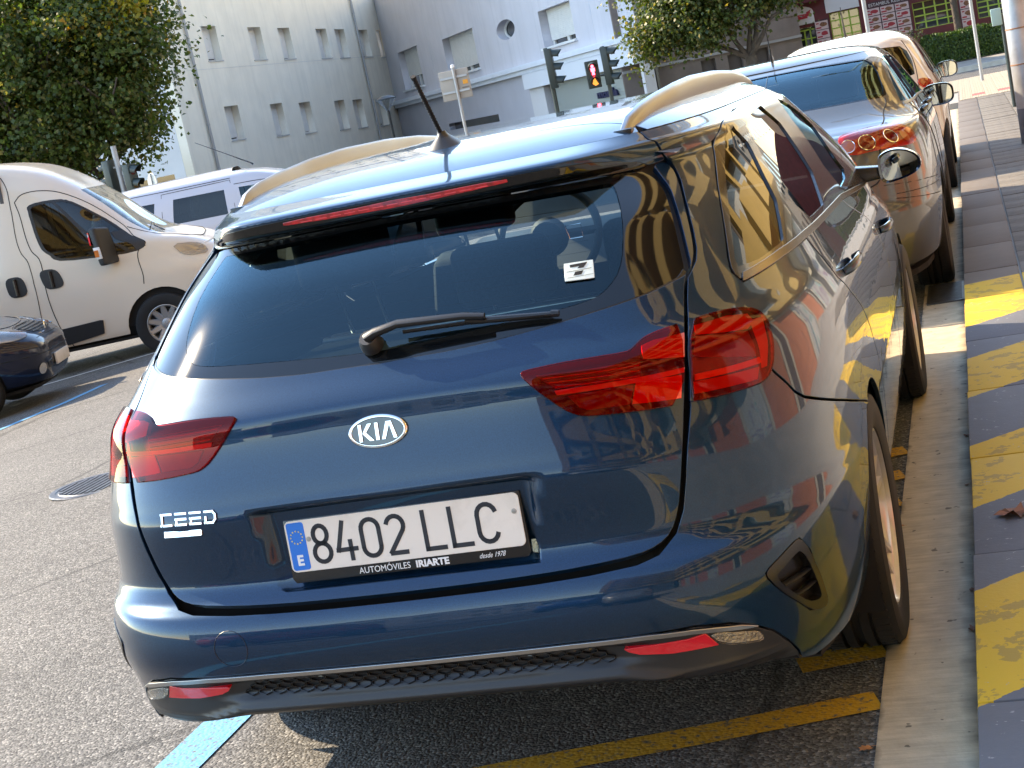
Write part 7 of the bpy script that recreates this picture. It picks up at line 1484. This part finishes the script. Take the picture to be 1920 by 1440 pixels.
    # back of a road sign
    z0 = gz(-7.9); t = thing('road_sign', 'grey back of a rectangular road sign with a small orange sticker', 'road sign', (-7.92, 26, z0)); pole(t, 0, -.03, 0, 2.42 - z0, .03, gl)
    b = MB(); b.box(-.33, .27, .005, .03, 1.80 - z0, 2.36 - z0); pn = b.build('sign_panel', mat('sign back', (.36, .31, .26), .6, noise=(3, .08)), t, bevel=.012); b = MB(); b.box(-.30, .24, -.02, .005, 1.93 - z0, 1.97 - z0); b.box(-.30, .24, -.02, .005, 2.2 - z0, 2.24 - z0); b.build('sign_rail', gl, pn)
    b = MB(); b.box(.13, .23, -.004, .004, 2.06 - z0, 2.14 - z0); b.build('sticker', mat('orange sticker', (.75, .30, .02), .5), pn); b = MB(); b.box(.10, .24, -.003, .004, 1.99 - z0, 2.01 - z0); b.build('sticker_text', mat('sticker print', (.15, .12, .1), .6), pn)
    b = MB(); b.lathe([(.0, .06), (.035, .05), (.04, .0), (.0, -.01)], 14, (0, -.03, 2.40 - z0)); b.build('pole_cap', mat('white plastic'), t, smooth=40)
    # street lamp by the cream building
    z0 = gz(-16.4); t = thing('street_lamp', 'black street lamp with a conical glass lantern by the cream building', 'street lamp', (-16.4, 45, z0)); pole(t, 0, 0, 0, 2.12 - z0, .045, blk)
    b = MB(); b.lathe([(.0, 2.60 - z0), (.16, 2.58 - z0), (.34, 2.50 - z0), (.35, 2.47 - z0), (.0, 2.47 - z0)], 28); b.build('lamp_hat', blk, t, smooth=30); b = MB(); b.lathe([(.30, 2.465 - z0), (.06, 2.13 - z0), (.05, 2.10 - z0)], 28); b.build('lantern_glass', glass('lantern glass', (.8, .82, .84)), t, smooth=40)
    # round mirror-like disc seen from behind
    z0 = gz(-13.7); t = thing('road_sign', 'round road sign seen from behind just above the silver van', 'road sign', (-13.62, 24, z0)); pole(t, 0, .03, 0, 1.62 - z0, .025, gl); b = MB(); b.lathe([(.0, -.012), (.16, -.012), (.17, .0), (.16, .012), (.0, .012)], 28, (0, 0, 1.47 - z0), 'y'); dsc = b.build('sign_disc', mat('sign back grey', (.42, .42, .40), .5, metal=.3), t, smooth=30); dsc.rotation_euler = (0, 0, -.5); b = MB(); b.box(-.012, .012, -.03, -.012, 1.30 - z0, 1.64 - z0); b.build('sign_rail', gl, dsc)
    # poles on the right
    t = thing('lamp_post', 'thick galvanised lamp post on the pavement at the right edge', 'lamp post', (1.772, 13.25, .12))
    b = MB(); b.lathe([(.125, 0), (.122, .03), (.122, .34)], 32); b.build('base_sleeve', mat('grey bitumen sleeve', (.16, .15, .15), .8, noise=(6, .3)), t, smooth=40); b = MB(); b.lathe([(.121, .34), (.117, 2.0), (.110, 3.6)], 32); sh = b.build('post', gal, t, smooth=40)
    for z in (.76, 1.10): b = MB(); b.lathe([(.1185, z - .008), (.1225, z - .006), (.1225, z + .006), (.1185, z + .008)], 32); b.build('strap', mat('rusty strap', (.30, .16, .09), .7), t, smooth=30)
    b = MB(); b.tube([(0, 0, 3.6), (0, 0, 7.0), (-.3, 0, 7.5), (-1.1, 0, 7.7)], [.110, .085, .07, .05], 14); b.build('upper_post', gal, t, smooth=40); b = MB(); b.hexa([(-1.7, -.12, 7.66), (-1.0, -.12, 7.66), (-1.0, .12, 7.66), (-1.7, .12, 7.66), (-1.65, -.08, 7.78), (-1.0, -.06, 7.78), (-1.0, .06, 7.78), (-1.65, .08, 7.78)]); b.build('lantern', gl, t, bevel=.02)
    t = thing('sign_post', 'thin grey pole standing on the cream crossing tiles', 'pole', (1.52, 28.3, .125)); pole(t, 0, 0, 0, 3.1, .032, gl); b = MB(); b.box(-.3, .3, -.02, .01, 2.5, 3.1); b.build('sign_panel', mat('sign back'), t, bevel=.01)
    t = thing('sign_post', 'grey pole rising behind the roof of the white hatchback', 'pole', (-.56, 31.6, .0)); pole(t, 0, 0, 0, 3.4, .045, gl); b = MB(); b.box(-.35, .35, -.02, .01, 2.7, 3.4); b.build('sign_panel', mat('sign back'), t, bevel=.01)
    t = thing('bin_post', 'slim dark green post with a small green box beside the lamp post', 'post', (1.785, 19.0, .12)); pole(t, 0, 0, 0, 1.22, .028, dg); b = MB(); b.box(-.13, .0, -.06, .06, 1.08, 1.30); b.build('box', mat('pale green box', (.30, .42, .38), .5), t, bevel=.012)
furniture()
